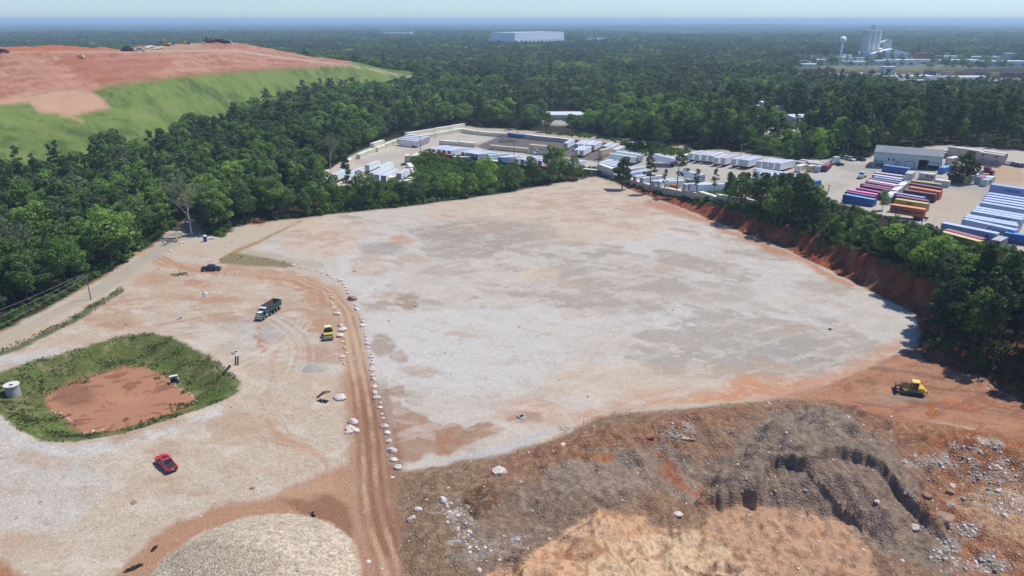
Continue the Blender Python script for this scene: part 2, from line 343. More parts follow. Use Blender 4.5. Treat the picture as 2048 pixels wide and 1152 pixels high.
wh = ell(1250,640,300,30)*.9+ell(900,700,220,80)*.9+ell(1500,560,160,40)*.7+ell(1330,470,120,50)*.5+ell(1700,640,140,45)*.8+ell(730,540,50,60)+ell(1750,690,60,30)*.7+ell(1250,760,200,25)*.3
pn = ST*.95+N2*.55+N3*.22
paint(pad*sst(-.1, .7, wh+N1*.4), BLUEW, .85)
paint(pad*sst(.02, .16, pn-.42+.62*ga-.35*wh), A(176,167,157), .85, .16)
paint(pad*sst(.06, .2, ST2*.7+N3*.3+N1*.4-.25), A(190,168,150), .55)
paint(pad*sst(.0, .5, (ell(1150,420,260,70)+ell(1000,420,150,40)*.6+ell(640,470,90,45)+ell(960,850,220,60)*.5+ell(1350,770,260,40))*.8+N1*.5-.25), A(212,190,168), .75)
paint(pad*sst(.1, .3, pn*.8+ell(1180,400,200,45)*.55+ell(1350,450,160,40)*.35+ell(640,480,90,40)*.6-.45), A(196,160,138), .6)
for (cx, cy, rx, ry, c, k) in [(950,470,110,34,A(172,160,148),.8),(1060,470,60,30,A(175,165,155),.6),(760,497,45,14,A(168,162,156),.8),(800,480,22,9,ORANGE,.5),(740,530,40,22,A(196,166,140),.6),(1080,548,42,16,A(222,198,172),.6),
                             (815,600,24,16,A(168,142,122),.8),(770,690,22,22,A(165,142,124),.7),(800,780,18,10,A(172,146,124),.7),(800,715,16,14,A(176,148,128),.7),(840,745,34,10,A(182,154,132),.6),
                             (900,540,60,14,A(176,160,146),.5),(1230,615,80,16,A(180,170,160),.6),(1420,585,90,20,A(180,170,160),.7),(1560,700,120,26,A(166,160,153),.8),(1480,740,160,18,A(184,168,152),.7),(1640,575,50,16,A(180,171,160),.7)]:
    paint(pad*ell(cx, cy, rx, ry, .25), c, k)
paint(pad*ell(1560,650,300,85,.5)*sst(-.3,.3,pn), A(188,182,177), .5); paint(pad*ell(1330,560,260,60,.5)*sst(-.2,.3,-pn), A(190,184,178), .35)
# brown wash at the pad's lower corner
bw = pm([(782,800),(800,796),(812,815),(850,835),(880,860),(905,850),(935,860),(960,845),(1000,850),(1015,862),(950,880),(915,895),(880,905),(850,900),(822,925),(800,930),(788,880)], 3, .9)
paint(bw, A(176,140,116), .92, .1); paint(bw*sst(0, .4, N2), A(150,122,104), .5)
paint(pm([(870,870),(905,865),(930,880),(900,905),(875,900)], 5), A(178,122,94), .6)
paint(ell(1060,825,75,28,.5), A(208,168,140), .7); paint(ell(1052,838,36,12,.4), A(150,118,98), .5)
# lower edge of the pad: red-orange wash
paint(pad*lm([(1160,845),(1300,808),(1450,795),(1560,775),(1640,770),(1720,740),(1800,700)], 22, 16, 1.2), A(205,158,128), .8)
paint(pm([(1480,745),(1560,758),(1640,765),(1600,790),(1480,800),(1400,808),(1420,790)], 8, 1.2), A(208,150,116), .75)
paint(pad*sst(.1,.35,ST2+N3*.4), A(222,216,208), .35)
DT = fbm(GX, GY, 6.5, 5, gain=.68, off=23, ax=.8, ay=1.2, rot=-.5)
paint(pad*sst(.1, .35, DT), A(222,214,205), .35); paint(pad*sst(.12, .36, -DT), A(186,172,156), .32)
paint(pad*sst(.34, .5, fbm(GX, GY, 19, 5, gain=.62, off=24, ax=.75, ay=1.3, rot=-.6)), A(190,164,144), .5)
for k_ in range(9):      # roller passes and wheel marks left on the pad
    rr_ = np.random.RandomState(90+k_); ln_ = [(rr_.uniform(800, 1000)+i*rr_.uniform(90, 130), 480+rr_.uniform(0, 280)+0*i+12*math.sin(i*.8+k_)) for i in range(8)]
    lw_ = ldist(W(ln_), GX, GY, 12); paint(pad*(1-sst(.1, .5, np.abs(np.abs(lw_+N2*.5)-1.1)))*sst(-.2, .3, N1+N2*.5), A(186,168,150), .16)
# grey rim along the lower edge
paint(lm([(920,918),(1000,900),(1060,880),(1100,862)], 7, 5), A(196,196,198), .8, .25)
# left working area
left = pm([(-300,800),(0,705),(180,622),(330,520),(430,500),(600,540),(690,590),(720,700),(730,820),(735,960),(560,1010),(300,1152),(-300,1300)], 10)
paint(left, A(203,184,164), .75, .22)
paint(left*sst(-.1, .4, ST+N2*.4-.05), A(214,206,196), .7)
paint(left*sst(.1, .35, ST2*.7+N2*.5+ell(600,640,110,60)*.35+ell(300,620,160,40)*.3-.2), A(190,146,118), .65)
for (cx, cy, rx, ry, c, k) in [(520,655,70,26,A(188,184,180),.8),(580,670,70,18,A(184,176,168),.6),(470,700,40,16,A(196,186,176),.6),(90,715,60,16,A(206,202,198),.8),(30,720,60,14,A(206,204,202),.8),(210,630,60,16,A(190,158,130),.6),(240,650,40,10,A(180,132,104),.5),
                             (390,570,26,8,A(176,116,90),.7),(420,600,60,8,A(188,138,110),.6),(640,620,30,60,A(190,150,120),.75),(530,690,12,18,A(180,126,96),.7),(515,665,10,12,A(182,130,100),.6),(600,690,60,14,A(200,182,164),.6),(700,605,16,10,A(180,122,96),.6),
                             (620,710,36,16,A(182,144,116),.75),(672,715,22,14,A(186,150,124),.6),(630,735,30,10,A(186,182,176),.9),(610,790,50,40,A(206,182,154),.5),(330,580,80,24,A(202,178,154),.5),(560,610,70,16,A(194,166,142),.5),(470,640,60,8,A(180,132,106),.5),(300,555,50,12,A(192,150,124),.6)]:
    paint(left*ell(cx, cy, rx, ry, .4, 1.3), c, k)
ll = pm([(-200,820),(0,800),(60,880),(200,905),(420,830),(520,740),(600,760),(690,830),(700,930),(560,1005),(300,1060),(240,1152),(-300,1300)], 14)
paint(ll, A(205,189,169), .85, .28); paint(ll*sst(-.05, .5, ell(60,950,170,130)+N1*.5-.2), A(205,198,190), .75, .28)
paint(ll*sst(.12, .4, N2*.6+ST*.5-.1), A(206,188,166), .5)
for (cx, cy, rx, ry) in [(310,893,44,10),(280,900,26,6),(330,960,40,12),(100,925,50,12),(390,985,40,8),(60,905,30,8)]: paint(ll*ell(cx, cy, rx, ry, .5, 1.6), A(190,158,130), .5)
paint(lm([(0,850),(45,890),(120,905),(230,892),(340,862),(440,825)], 9, 7), A(212,211,210), .75, .35)
paint(pm([(-100,1110),(10,1120),(50,1152),(50,1300),(-200,1300)], 12, 1.2), REDC, .9); paint(ell(20,1090,40,22,.6,1.4), A(196,160,134), .5)
lt = np.maximum(left, ll); paint(lt*sst(.15, .35, DT), A(224,216,206), .4); paint(lt*sst(.15, .4, -DT), A(186,164,142), .4); paint(lt*sst(.3, .5, fbm(GX, GY, 26, 5, gain=.62, off=26, ax=.8, ay=1.25, rot=.3)), A(190,158,132), .5)
for k_, (cx_, cy_, an_, c_) in enumerate([(600,640,.2,A(196,160,134)),(590,760,1.2,A(198,172,148)),(560,860,1.9,A(192,160,134)),(300,620,.5,A(196,160,132)),(480,600,-.2,A(190,148,122)),(650,900,2.3,A(186,146,118)),(430,930,.6,A(196,172,150)),(150,960,.3,A(196,182,166)),(520,720,.8,A(222,210,194)),(620,700,1.6,A(222,208,190))]):
    px_ = P0(cx_, cy_); ln_ = [(px_[0]+(i-4)*6*math.cos(an_+i*.07), px_[1]+(i-4)*6*math.sin(an_+i*.07)) for i in range(9)]
    for j_ in (0, 3.2):
        lw_ = ldist(ln_, GX+j_, GY, 10); paint(lt*(1-sst(.15, .55, np.abs(np.abs(lw_+N2*.35)-1.0)))*sst(-.3, .3, N1+N2*.6), c_, .45)
# pink ground round the gravel pile and towards the track
paint(pm([(230,1160),(330,1060),(420,1015),(560,985),(640,950),(700,930),(760,900),(800,940),(780,1050),(830,1300),(230,1300)], 8), A(186,142,114), .9, .2, .5)
paint(pm([(560,1000),(640,985),(700,1010),(760,1100),(770,1200),(730,1200),(700,1100),(640,1040)], 6), A(150,108,84), .75)
paint(pm([(560,985),(655,955),(670,985),(600,1000)], 8), A(204,166,138), .6)
# gravel pile
gpile = 1-sst(.97, 1.03, np.hypot(GX-P0(503,1165)[0], GY-P0(503,1165)[1])/15.6+N3*.03)
paint(gpile, A(224,208,186), 1, .55, .8); paint(gpile*sst(-.2, .5, N2*.8+ell(470,1130,110,40)-.3), A(190,172,152), .6); paint(gpile*sst(.1,.4,-N4), A(170,152,132), .35)
# haul track
TRACK = [(290,505),(340,528),(420,541),(520,549),(600,558),(650,580),(688,622),(704,680),(716,750),(728,830),(736,900),(742,980),(756,1060),(790,1160),(830,1300)]
tr = 1-sst(2.0, 4.6, np.abs(ldist(W(TRACK), GX, GY, 30))+N2*1.6+N3*.5)
up = sst(700, 620, V); 
paint(tr, A(200,168,142), .9, .16, .4); paint(tr*sst(690, 800, V), A(178,140,116), .85, .2, .5); paint(tr*sst(.0,.35,N2*.7+N3*.5), A(200,172,146), .5)
paint((1-sst(6, 9, np.abs(ldist(W([(742,760),(752,850),(764,920),(775,1000),(800,1080)]), GX, GY, 30))*2+N2*2))*sst(740,800,V), A(142,98,74), .6)
tl = ldist(W(TRACK), GX, GY, 30)
for off, hw, c, k in [(-1.0,.42,A(214,182,150),.75),(1.0,.42,A(214,182,150),.75),(-1.9,.3,A(150,104,80),.5),(1.9,.3,A(150,104,80),.5),(0,.4,A(150,106,82),.45),(-2.9,.25,A(196,156,128),.5),(2.7,.3,A(206,170,140),.4)]:
    paint((1-sst(hw*.4, hw*1.7, np.abs(tl+N1*.5+N2*.25-off)+N3*.22))*(.35+.65*sst(-.35, .25, fbm(GX, GY, 9, 3, off=off+33))), c, k*.85)
for ln in [[(330,515),(380,540),(440,548)],[(545,565),(640,590),(670,625)],[(440,530),(520,540),(600,545)],[(520,553),(600,566),(640,580)]]:
    paint(lm(ln, 2.4, 3, 1.2)*(.4+.6*sst(-.3,.3,N2+N3*.5)), A(184,122,92), .6)
paint(lm([(520,800),(545,850),(600,900),(650,930),(700,1010),(730,1090)], 5, 5, 1), A(196,152,122), .5)
paint(lm([(560,700),(530,780),(560,860),(640,920)], 6, 6, 1), A(200,160,128), .4)
# slope beside the pad (olive strip) and its stony lip
paint(pm([(440,518),(470,505),(520,512),(600,528),(570,535),(500,532),(440,528)], 3, .4), A(138,128,92), .9, .35)
paint(lm([(480,500),(520,508),(580,520),(640,530)], 6, 4, .5), A(190,178,160), .8, .4)
paint(lm([(440,518),(500,492),(560,462),(600,443)], 2.2, 2, .3), A(150,132,80), .8)
paint(lm([(470,503),(500,490),(520,483)], 3, 2, .3), A(190,140,90), .6)
paint(pm([(400,505),(430,480),(480,450),(580,442),(600,446),(540,465),(480,495),(430,515)], 4), A(204,190,172), .8)
paint(ell(508,443,24,7,.4), A(172,112,78), .9)
# road
ROADL = [(-300,860),(0,673),(73,638),(140,602),(174,582),(222,551),(302,499),(347,463),(368,444),(374,432)]
ROADR = [(392,430),(394,446),(378,472),(330,508),(297,525),(245,562),(187,598),(160,612),(0,693),(-300,890)]
ROADP = W(ROADL+ROADR); rd_sd = sdist(ROADP, GX, GY, 20)
road = sst(-.2, .2, rd_sd+N3*.12)
paint(sst(-3, -.5, rd_sd)*(1-road)*sst(0,1,1-site+.0), A(120,110,80), .6)
paint(road, A(186,178,166), 1, .05, .15); paint(road*sst(420,560,V)*0+road*sst(.1,.5,N2), A(176,164,150), .5); paint(road*sst(560,640,V), A(196,184,166), .8)
paint(lm([(0,706),(60,680),(120,652),(170,626),(215,598),(240,580)], 5, 3, .8), A(96,106,60), .9)
# pond basin
rmd = sdist(RIM, GX, GY, 20)
wd = sst(-.6, .6, rmd+N3*.8)
paint(wd, WEED, 1, .5, .6); paint(wd*sst(-.1,.4,N2), GRASS, .7); paint(wd*sst(.0,.4,N3+N1*.3-.1), DRYG, .65)
FL = [(86,795),(130,772),(200,748),(250,732),(290,736),(330,752),(352,772),(392,795),(380,812),(300,838),(230,858),(170,866),(130,835),(100,815)]
fl = pm(FL, 3, .7); paint(fl, A(190,138,112), 1, .1, .35)
cr_x, cr_y = P0(250,800); ang = np.arctan2(GY-cr_y, GX-cr_x); rad = np.hypot(GX-cr_x, GY-cr_y)
fan = perlin(ang*5+N2*1.6, rad*.12)+.7*fbm(GX, GY, 5, 3, off=27, ax=.4, ay=1.8, rot=.5)
paint(fl*sst(.15, .35, fan)*sst(2, 8, rad), A(142,98,74), .7); paint(fl*sst(.2, .4, -fan), A(188,138,110), .6); paint(fl*ell(245,800,34,12,.6), A(200,150,122), .8); paint(fl*ell(150,790,40,26,.4), A(140,104,84), .7)
paint(wd*(1-fl)*lm(FL+FL[:1], 6, 5, 1), A(168,128,96), .6)
# spoil ground
ptm = sst(-1.0, 1.0, sdist(PIT, GX, GY, 20)+N2*1.2+N3*.5)
low = sst(.5, 1, ptm)
paint(ptm, A(160,128,104), 1, .35, .8)
def z_(poly, c, k=1., g=None, b=None, f=6, warp=1.2): paint(ptm*pm(poly, f, warp), c, k, g, b)
z_([(800,960),(880,930),(960,960),(940,1040),(980,1080),(960,1300),(830,1300)], A(150,124,100), .9)
z_([(880,1000),(960,990),(1100,960),(1200,930),(1320,960),(1260,1010),(1180,1030),(1080,1090),(960,1152),(930,1120),(940,1050)], A(144,124,109), .95, .4)
z_([(1000,910),(1160,860),(1400,820),(1500,812),(1480,850),(1300,880),(1100,930),(980,950)], A(160,118,92), .9)
z_([(1080,940),(1200,900),(1330,890),(1400,930),(1390,1000),(1300,980),(1200,985),(1100,985)], A(162,145,132), .9)
z_([(1155,905),(1235,905),(1230,925),(1160,918)], A(190,124,84), .9, .1, f=3, warp=.5)
z_([(1310,900),(1350,930),(1400,985),(1420,1010),(1340,960)], A(190,118,84), .85)
DARK = [(1470,905),(1500,855),(1560,825),(1640,812),(1690,815),(1720,850),(1780,875),(1810,920),(1850,980),(1830,1010),(1860,1045),(1900,1075),(1900,1110),(1860,1140),(1770,1110),(1700,1060),(1640,1040),(1560,1020),(1500,1010),(1430,1000),(1400,960),(1410,920)]
z_(DARK, A(150,132,119), 1, .3, .8, f=4, warp=.8)
z_([(1540,830),(1640,812),(1700,822),(1710,860),(1640,890),(1560,880),(1500,905),(1460,910),(1490,860)], A(156,140,128), .9)
z_([(1850,960),(1900,950),(1960,1000),(1960,1060),(1900,1070),(1840,1010)], A(150,108,86), .8)
z_([(1160,1040),(1195,1010),(1280,1030),(1340,1060),(1420,1060),(1480,1090),(1560,1120),(1620,1300),(980,1300),(990,1140),(1060,1115),(1100,1090)], A(226,182,144), 1, .12, .4)
z_([(1180,1120),(1300,1060),(1420,1070),(1500,1120),(1550,1300),(1200,1300)], A(230,202,168), .85)
z_([(1400,1070),(1430,1020),(1510,1005),(1600,1020),(1700,1050),(1740,1100),(1760,1300),(1600,1300),(1480,1100)], A(208,166,136), .95, .2, .5)
z_([(1440,1110),(1560,1120),(1640,1140),(1640,1300),(1440,1300)], A(206,168,138), .7)
z_([(1700,800),(1760,800),(1850,830),(1900,850),(2048,885),(2300,900),(2300,1300),(1880,1300),(1920,1080),(1850,950),(1790,870),(1730,850)], A(178,124,92), .95, .45)
z_([(1860,880),(1960,850),(2060,880),(2060,960),(1960,950),(1880,910)], A(180,112,74), .8)
z_([(1900,1000),(1980,960),(2100,1000),(2100,1100),(1960,1060)], A(206,168,134), .8)
z_([(1650,800),(1760,820),(1800,870),(1860,940),(1890,1000),(1840,960),(1780,880),(1700,830)], A(160,124,102), .85)
z_([(930,985),(990,965),(1000,1010),(950,1030),(925,1010)], A(122,90,66), .9, .2, f=3, warp=.5)
GR = sst(.15, .4, N3*.7+N2*.5)
for (cx, cy, rx, ry, k) in [(910,1020,30,14,.9),(925,1045,18,14,.9),(930,1070,14,18,.9),(925,1080,18,8,.9),(1880,920,60,12,.8),(1960,890,50,14,.8),(1990,940,60,22,.7),(2010,1000,60,30,.6),(1930,1060,40,12,.8),(1890,1110,26,30,.9),(1980,1130,50,18,.8),(1360,860,36,16,.6),(1000,1100,60,30,.35),(1180,1060,60,30,.2)]:
    paint(ptm*ell(cx, cy, rx, ry, .5, 1.6)*sst(-.25, .15, N3), A(196,190,182), k, .8, 1.0)
paint(ptm*sst(.25,.5,N3), A(170,146,124), .35)
paint(ptm*sst(.12,.4,N4), A(178,154,130), .5); paint(ptm*sst(.15,.45,-N4), A(116,94,78), .42); paint(ptm*sst(.2,.45,N3*.6+N4*.5), A(186,160,134), .35); paint(ptm*sst(.25,.5,-N3), A(124,92,74), .35)
RL = ridged(GX+N2*2.0, GY+N2*2.0, 6.0, 2, off=41); tanz = pm([(1100,1100),(1195,1010),(1340,1055),(1480,1090),(1700,1050),(1760,1300),(980,1300)], 8)
paint(ptm*tanz*sst(.62, .85, RL), A(164,118,90), .6); paint(ptm*tanz*sst(.1,.5,-RL), A(236,206,172), .45)
# dozer track: muddy way on the right
mud = pm([(1560,795),(1640,775),(1740,735),(1840,690),(1850,722),(1950,752),(2048,805),(2300,900),(2200,960),(2048,880),(1900,850),(1780,835),(1690,805)], 6, .8)
paint(mud, A(184,130,102), .9, .3, .6); paint(mud*sst(.0,.3,ST2+N3*.3), A(150,102,82), .6); paint(mud*sst(.05,.4,N2+N3*.3), A(198,152,122), .6); paint(mud*sst(.1,.35,fbm(GX, GY, 7, 4, gain=.65, off=44, ax=.3, ay=2.4, rot=-.35)), A(132,98,84), .55); paint(mud*ell(1815,798,50,10,.5,1.4), A(160,148,138), .6)
pud = pm([(1838,812),(1862,806),(1880,810),(1872,824),(1900,836),(1862,842),(1846,832),(1852,822)], 2, 1.6); paint(pud, A(180,112,58), .85); paint(lm([(1890,800),(1930,812),(1960,820)], 4, 3, .6), A(196,116,70), .7)
# bank: red cut face
spd = sdist(PADALL, GX, GY, 40)
bank = sst(.8, -.4, spd+N3*.6)*(1-sst(6.0, 9.0, -spd+N2*1.5))*sst(1235, 1300, U)*(V > 372)*(V < 660)
paint(bank, A(160,88,62), 1, .3, 1.0); paint(bank*sst(.0,.35,N3*.8+N2*.6), A(188,120,88), .75); paint(bank*sst(.05,.35,-N3*.8-N2*.5), A(118,66,50), .75); paint(bank*sst(.25,.5,fbm(GX, GY, 7, 3, off=19)), A(150,118,92), .7)
paint(sst(.5,-.5,spd)*(1-sst(20,26,-spd))*sst(650,700,V)*(GX > 60), A(120,78,60), .9)
paint(lm([(1300,405),(1400,437),(1500,478),(1560,502),(1630,530),(1700,570)], 7, 6, 1.2)*pad, A(190,138,108), .8)
# yards
YARD1 = [(626,372),(640,350),(700,312),(740,294),(800,275),(870,258),(926,256),(1000,264),(1100,272),(1220,284),(1260,296),(1380,300),(1450,300),(1600,322),(1650,318),(1740,316),(1760,300),(1900,290),(1990,296),(2300,320),(2300,540),(1980,494),(1900,474),(1840,455),(1780,434),(1700,412),(1640,400),(1500,396),(1400,390),(1300,379),(1225,350),(1150,340),(1040,333),(960,324),(850,310),(832,310),(820,322),(834,345),(818,362),(770,366),(650,386)]
y1 = pm(YARD1, 2.0, .25)
paint(y1, A(203,197,188), 1, .12, .25); paint(y1*sst(0,.5,N1+N2*.5), A(190,180,168), .6); paint(y1*sst(.3,.6,N2), A(196,170,144), .5)
asp = pm([(950,292),(990,276),(1010,268),(1110,276),(1215,290),(1225,310),(1200,325),(1140,315),(1060,306),(970,300)], 2.5, .5); paint(asp, A(112,106,104), .95)
paint(pm([(1640,318),(1700,325),(1750,330),(1840,345),(1900,362),(2000,370),(2048,385),(2048,420),(1900,380),(1780,350),(1700,345)], 6), A(176,172,168), .8)
paint(pm([(1870,375),(1960,385),(1940,440),(1880,470),(1850,430)], 8), A(200,182,164), .6)
paint(pm([(1920,305),(2048,330),(2048,370),(1960,365),(1930,340)], 6), A(196,166,138), .8)
# unpaved strip behind the yard
paint(lm([(928,256),(1020,262),(1140,272),(1260,283),(1380,298)], 4, 2, .6), A(210,196,178), .85)
# gully and brush
gl = sst(-3, 2, sdist(GULLY, GX, GY, 30)); paint(gl, A(74,84,42), 1, .5)
paint(ell(1130,350,30,8,.5), A(150,110,84), .9)
# landfill
azv = np.arctan2(GX, GY); inh = (NR > 300) & (NR < 1050) & (azv < _haz[-1])
hD = [np.interp(azv, _haz, _hD[:, k]) for k in range(5)]
hill = inh*sst(-12, 4, NR-hD[0])*(1-sst(-30, 0, NR-hD[4]))
hn = fbm(GX, GY, 35, 5, gain=.6, off=6); hs = fbm(GX, GY, 22, 4, off=7, ax=2.2, ay=.35, rot=-.35)
h2 = fbm(GX, GY, 9, 3, gain=.65, off=28)
paint(hill, A(116,138,70), 1, .15, .3); paint(hill*sst(-.1,.4,hn), A(132,152,80), .7); paint(hill*sst(.1,.4,-hn+h2*.3), A(84,108,58), .75); paint(hill*sst(.1,.4,h2), A(140,146,92), .6); paint(hill*sst(.2,.45,-h2-hn*.3), A(74,98,50), .55)
rede = hill*sst(-4, 4, NR-hD[1]+hn*10)
def hp(poly, f=3, warp=.5): return hill*sst(-f, f, sdist(poly, U+hn*6*warp, V+hs*5*warp, 60))
GREEN_EDGE = [(-600,214),(0,208),(60,205),(75,222),(110,226),(140,232),(180,226),(222,215),(205,202),(176,184),(235,171),(320,158),(420,148),(500,140),(580,136),(700,131),(730,60),(-600,60)]
paint(hp(GREEN_EDGE, 3), A(184,134,114), 1, .1, .3)
paint(hp(GREEN_EDGE, 3)*sst(-.1,.4,hs), A(196,142,118), .7); paint(hp(GREEN_EDGE, 3)*sst(.1,.4,-hs+hn*.4), A(170,108,82), .7); hs2 = fbm(GX, GY, 12, 4, gain=.65, off=29, ax=2.6, ay=.3, rot=-.3); paint(hp(GREEN_EDGE, 3)*sst(.05,.35,h2), A(206,164,142), .6); paint(hp(GREEN_EDGE, 3)*sst(.05,.35,-hs2), A(154,98,78), .55)
for yy, sl in ((118,.02),(133,.05),(150,.06),(168,.04)): paint(lm([(-300,yy),(60,yy+2),(200,yy-1),(330,yy-4-100*sl*.3),(470,yy-10-130*sl)], 1.1, 1.0, .9)*hp(GREEN_EDGE, 3), A(214,180,156), .45)
paint(lm([(0,196),(90,178),(170,186)], 1.6, 1.2, 1)*hill, A(160,118,96), .6); paint(lm([(40,106),(130,168),(160,182)], 2, 2, 1)*hill, A(150,100,80), .5)
paint(hp([(-600,190),(0,196),(60,186),(130,176),(175,182),(205,202),(222,215),(140,232),(75,222),(60,205),(0,208),(-600,214)], 6, 1.6), A(208,172,144), .85)
paint(hp([(0,104),(60,106),(130,150),(180,180),(120,180),(60,140)], 6), A(200,150,126), .5)
paint(hp([(120,108),(185,112),(190,140),(235,165),(200,172),(130,130)], 6), A(178,108,82), .6)
paint(hp([(190,116),(330,112),(350,130),(300,150),(220,160),(185,140)], 6), A(172,112,92), .6)
paint(lm([(0,103),(240,103),(470,101),(530,110),(620,122),(700,131),(800,150),(835,157)], 1.8, 1.6, .2)*hill, A(196,182,160), .8)
paint(lm([(200,172),(300,159),(400,149),(500,141),(580,137)], 4, 4, 1.5)*hill, A(146,124,84), .7)
paint(hp([(0,92),(100,86),(240,99),(240,103),(0,103)], 2, .3), A(192,120,84), .9)
paint(hp([(250,100),(300,93),(340,88),(400,84),(405,96),(330,101)], 2, .3), A(186,166,138), .6)
paint(lm([(120,232),(140,232),(165,244)], 3, 3, .3)*hill, A(190,160,120), .8)
# cleared spots in the distance
def gpatch(px, py, rx, ry, c, k=1):
    paint(ell(px, py, rx, ry, .3, .3), c, k)
gpatch(1125,238,50,13,A(186,182,176)); gpatch(1570,255,50,22,A(200,196,190)); gpatch(1800,128,260,12,A(120,128,100)); gpatch(1720,150,150,6,A(196,196,194)); gpatch(1900,158,130,5,A(206,206,204)); gpatch(1800,178,320,14,A(70,84,52)); gpatch(1060,78,80,4,A(150,150,140))
col = np.clip(col, 0, 1)
wet = pud; rgh = .95-.85*np.clip(wet, 0, 1)

# zones -> objects
ZN = ['ground', 'gravel_pad', 'haul_track', 'paved_road', 'landfill_hill', 'pond_basin', 'spoil_heaps', 'gravel_pile', 'container_yard']
zone[:] = 0
zone[(site > .5)] = 0
zone[y1 > .5] = 8; zone[pad > .5] = 1; zone[(hill > .5)] = 4; zone[ptm > .5] = 6; zone[tr > .5] = 2; zone[road > .5] = 3; zone[rmd > 0] = 5; zone[gpile > .5] = 7
nr, nc = RR.shape
idx = np.arange(nr*nc).reshape(nr, nc)
q = np.stack([idx[:-1, :-1], idx[:-1, 1:], idx[1:, 1:], idx[1:, :-1]], -1).reshape(-1, 4)
fz = zone[q[:, 0]]
MG = ground_material()
def raw_mesh(name, co, faces4, mat_, smooth=True, attrs=None):
    me = bpy.data.meshes.new(name); nf = len(faces4); k = faces4.shape[1]
    me.vertices.add(len(co)); me.vertices.foreach_set('co', np.asarray(co, np.float32).ravel())
    me.loops.add(nf*k); me.loops.foreach_set('vertex_index', np.asarray(faces4, np.int32).ravel())
    me.polygons.add(nf); me.polygons.foreach_set('loop_start', np.arange(0, nf*k, k, dtype=np.int32))
    me.polygons.foreach_set('loop_total', np.full(nf, k, np.int32))
    if smooth: me.polygons.foreach_set('use_smooth', np.ones(nf, bool))
    if mat_: me.materials.append(mat_)
    me.update(calc_edges=True)
    return me
def link(o, parent=None):
    scene.collection.objects.link(o)
    if parent is not None: o.parent = parent
    return o
GC = np.stack([GX, GY, GZ], 1)
for zi, zname in enumerate(ZN):
    fq = q[fz == zi]
    if not len(fq): continue
    used = np.unique(fq); remap = np.zeros(nr*nc, np.int32); remap[used] = np.arange(len(used))
    me = raw_mesh(zname, GC[used], remap[fq][:, ::-1], MG)
    at = me.attributes.new('tint', 'FLOAT_COLOR', 'POINT'); at.data.foreach_set('color', np.concatenate([col[used], np.ones((len(used), 1))], 1).astype(np.float32).ravel())
    at = me.attributes.new('grit', 'FLOAT_COLOR', 'POINT'); at.data.foreach_set('color', np.stack([grit[used], bump[used], rgh[used], np.ones(len(used))], 1).astype(np.float32).ravel())
    o = link(bpy.data.objects.new(zname, me)); o['kind'] = 'structure'
# ------------------------------------------------------------------ foliage
def leaf_material(name, cols, trans=.35, hue=.5):
    """leaves: colour varies from tree to tree (object random) and a little within the crown"""
    m = bpy.data.materials.new(name); m.use_nodes = True; t = m.node_tree; n = t.nodes; n.clear(); L = t.links.new
    out = n.new('ShaderNodeOutputMaterial'); oi = n.new('ShaderNodeObjectInfo'); cr = n.new('ShaderNodeValToRGB'); cr.color_ramp.interpolation = 'LINEAR'
    els = cr.color_ramp.elements
    while len(els) < len(cols): els.new(.5)
    for e, (pos, c) in zip(els, cols): e.position = pos; e.color = (*c, 1)
    L(oi.outputs['Random'], cr.inputs[0])
    tc = n.new('ShaderNodeTexCoord'); no = n.new('ShaderNodeTexNoise'); no.inputs['Scale'].default_value = .55; no.inputs['Detail'].default_value = 4; L(tc.outputs['Object'], no.inputs['Vector'])
    mr = n.new('ShaderNodeMapRange'); mr.inputs[1].default_value = .3; mr.inputs[2].default_value = .7; mr.inputs[3].default_value = .6; mr.inputs[4].default_value = 1.45; L(no.outputs[0], mr.inputs[0])
    sc = n.new('ShaderNodeVectorMath'); sc.operation = 'SCALE'; L(cr.outputs[0], sc.inputs[0]); L(mr.outputs[0], sc.inputs['Scale'])
    ls = n.new('ShaderNodeTexNoise'); ls.inputs['Scale'].default_value = .011; ls.inputs['Detail'].default_value = 3; L(oi.outputs['Location'], ls.inputs['Vector'])
    lr = n.new('ShaderNodeMapRange'); lr.inputs[1].default_value = .35; lr.inputs[2].default_value = .65; lr.inputs[3].default_value = .66; lr.inputs[4].default_value = 1.34; L(ls.outputs[0], lr.inputs[0])
    s0 = sc; sc = n.new('ShaderNodeVectorMath'); sc.operation = 'SCALE'; L(s0.outputs[0], sc.inputs[0]); L(lr.outputs[0], sc.inputs['Scale'])
    d = n.new('ShaderNodeBsdfDiffuse'); L(sc.outputs[0], d.inputs[0])
    tr = n.new('ShaderNodeBsdfTranslucent'); s2 = n.new('ShaderNodeVectorMath'); s2.operation = 'MULTIPLY'; s2.inputs[1].default_value = (1.15, 1.3, .55); L(sc.outputs[0], s2.inputs[0]); L(s2.outputs[0], tr.inputs[0])
    mx = n.new('ShaderNodeMixShader'); mx.inputs[0].default_value = trans; L(d.outputs[0], mx.inputs[1]); L(tr.outputs[0], mx.inputs[2])
    gl = n.new('ShaderNodeBsdfGlossy'); gl.inputs['Roughness'].default_value = .5; gl.inputs[0].default_value = (.8, .85, .9, 1)
    m2 = n.new('ShaderNodeMixShader'); m2.inputs[0].default_value = .012; L(mx.outputs[0], m2.inputs[1]); L(gl.outputs[0], m2.inputs[2])
    L(m2.outputs[0], out.inputs[0]); return m
M_LEAF = leaf_material('broad_leaves', [(0, (0.069,0.108,0.046)), (.3, (0.092,0.145,0.050)), (.6, (0.121,0.189,0.052)), (.85, (0.161,0.242,0.060)), (1, (0.218,0.308,0.070))], .42)
M_PINE = leaf_material('pine_needles', [(0, (0.069,0.097,0.050)), (.4, (0.090,0.123,0.056)), (.8, (0.120,0.154,0.066)), (1, (0.149,0.165,0.084))], .32)
M_LIME = leaf_material('young_lime_leaves', [(0, (.13,.24,.035)), (1, (.16,.27,.04))], .45)
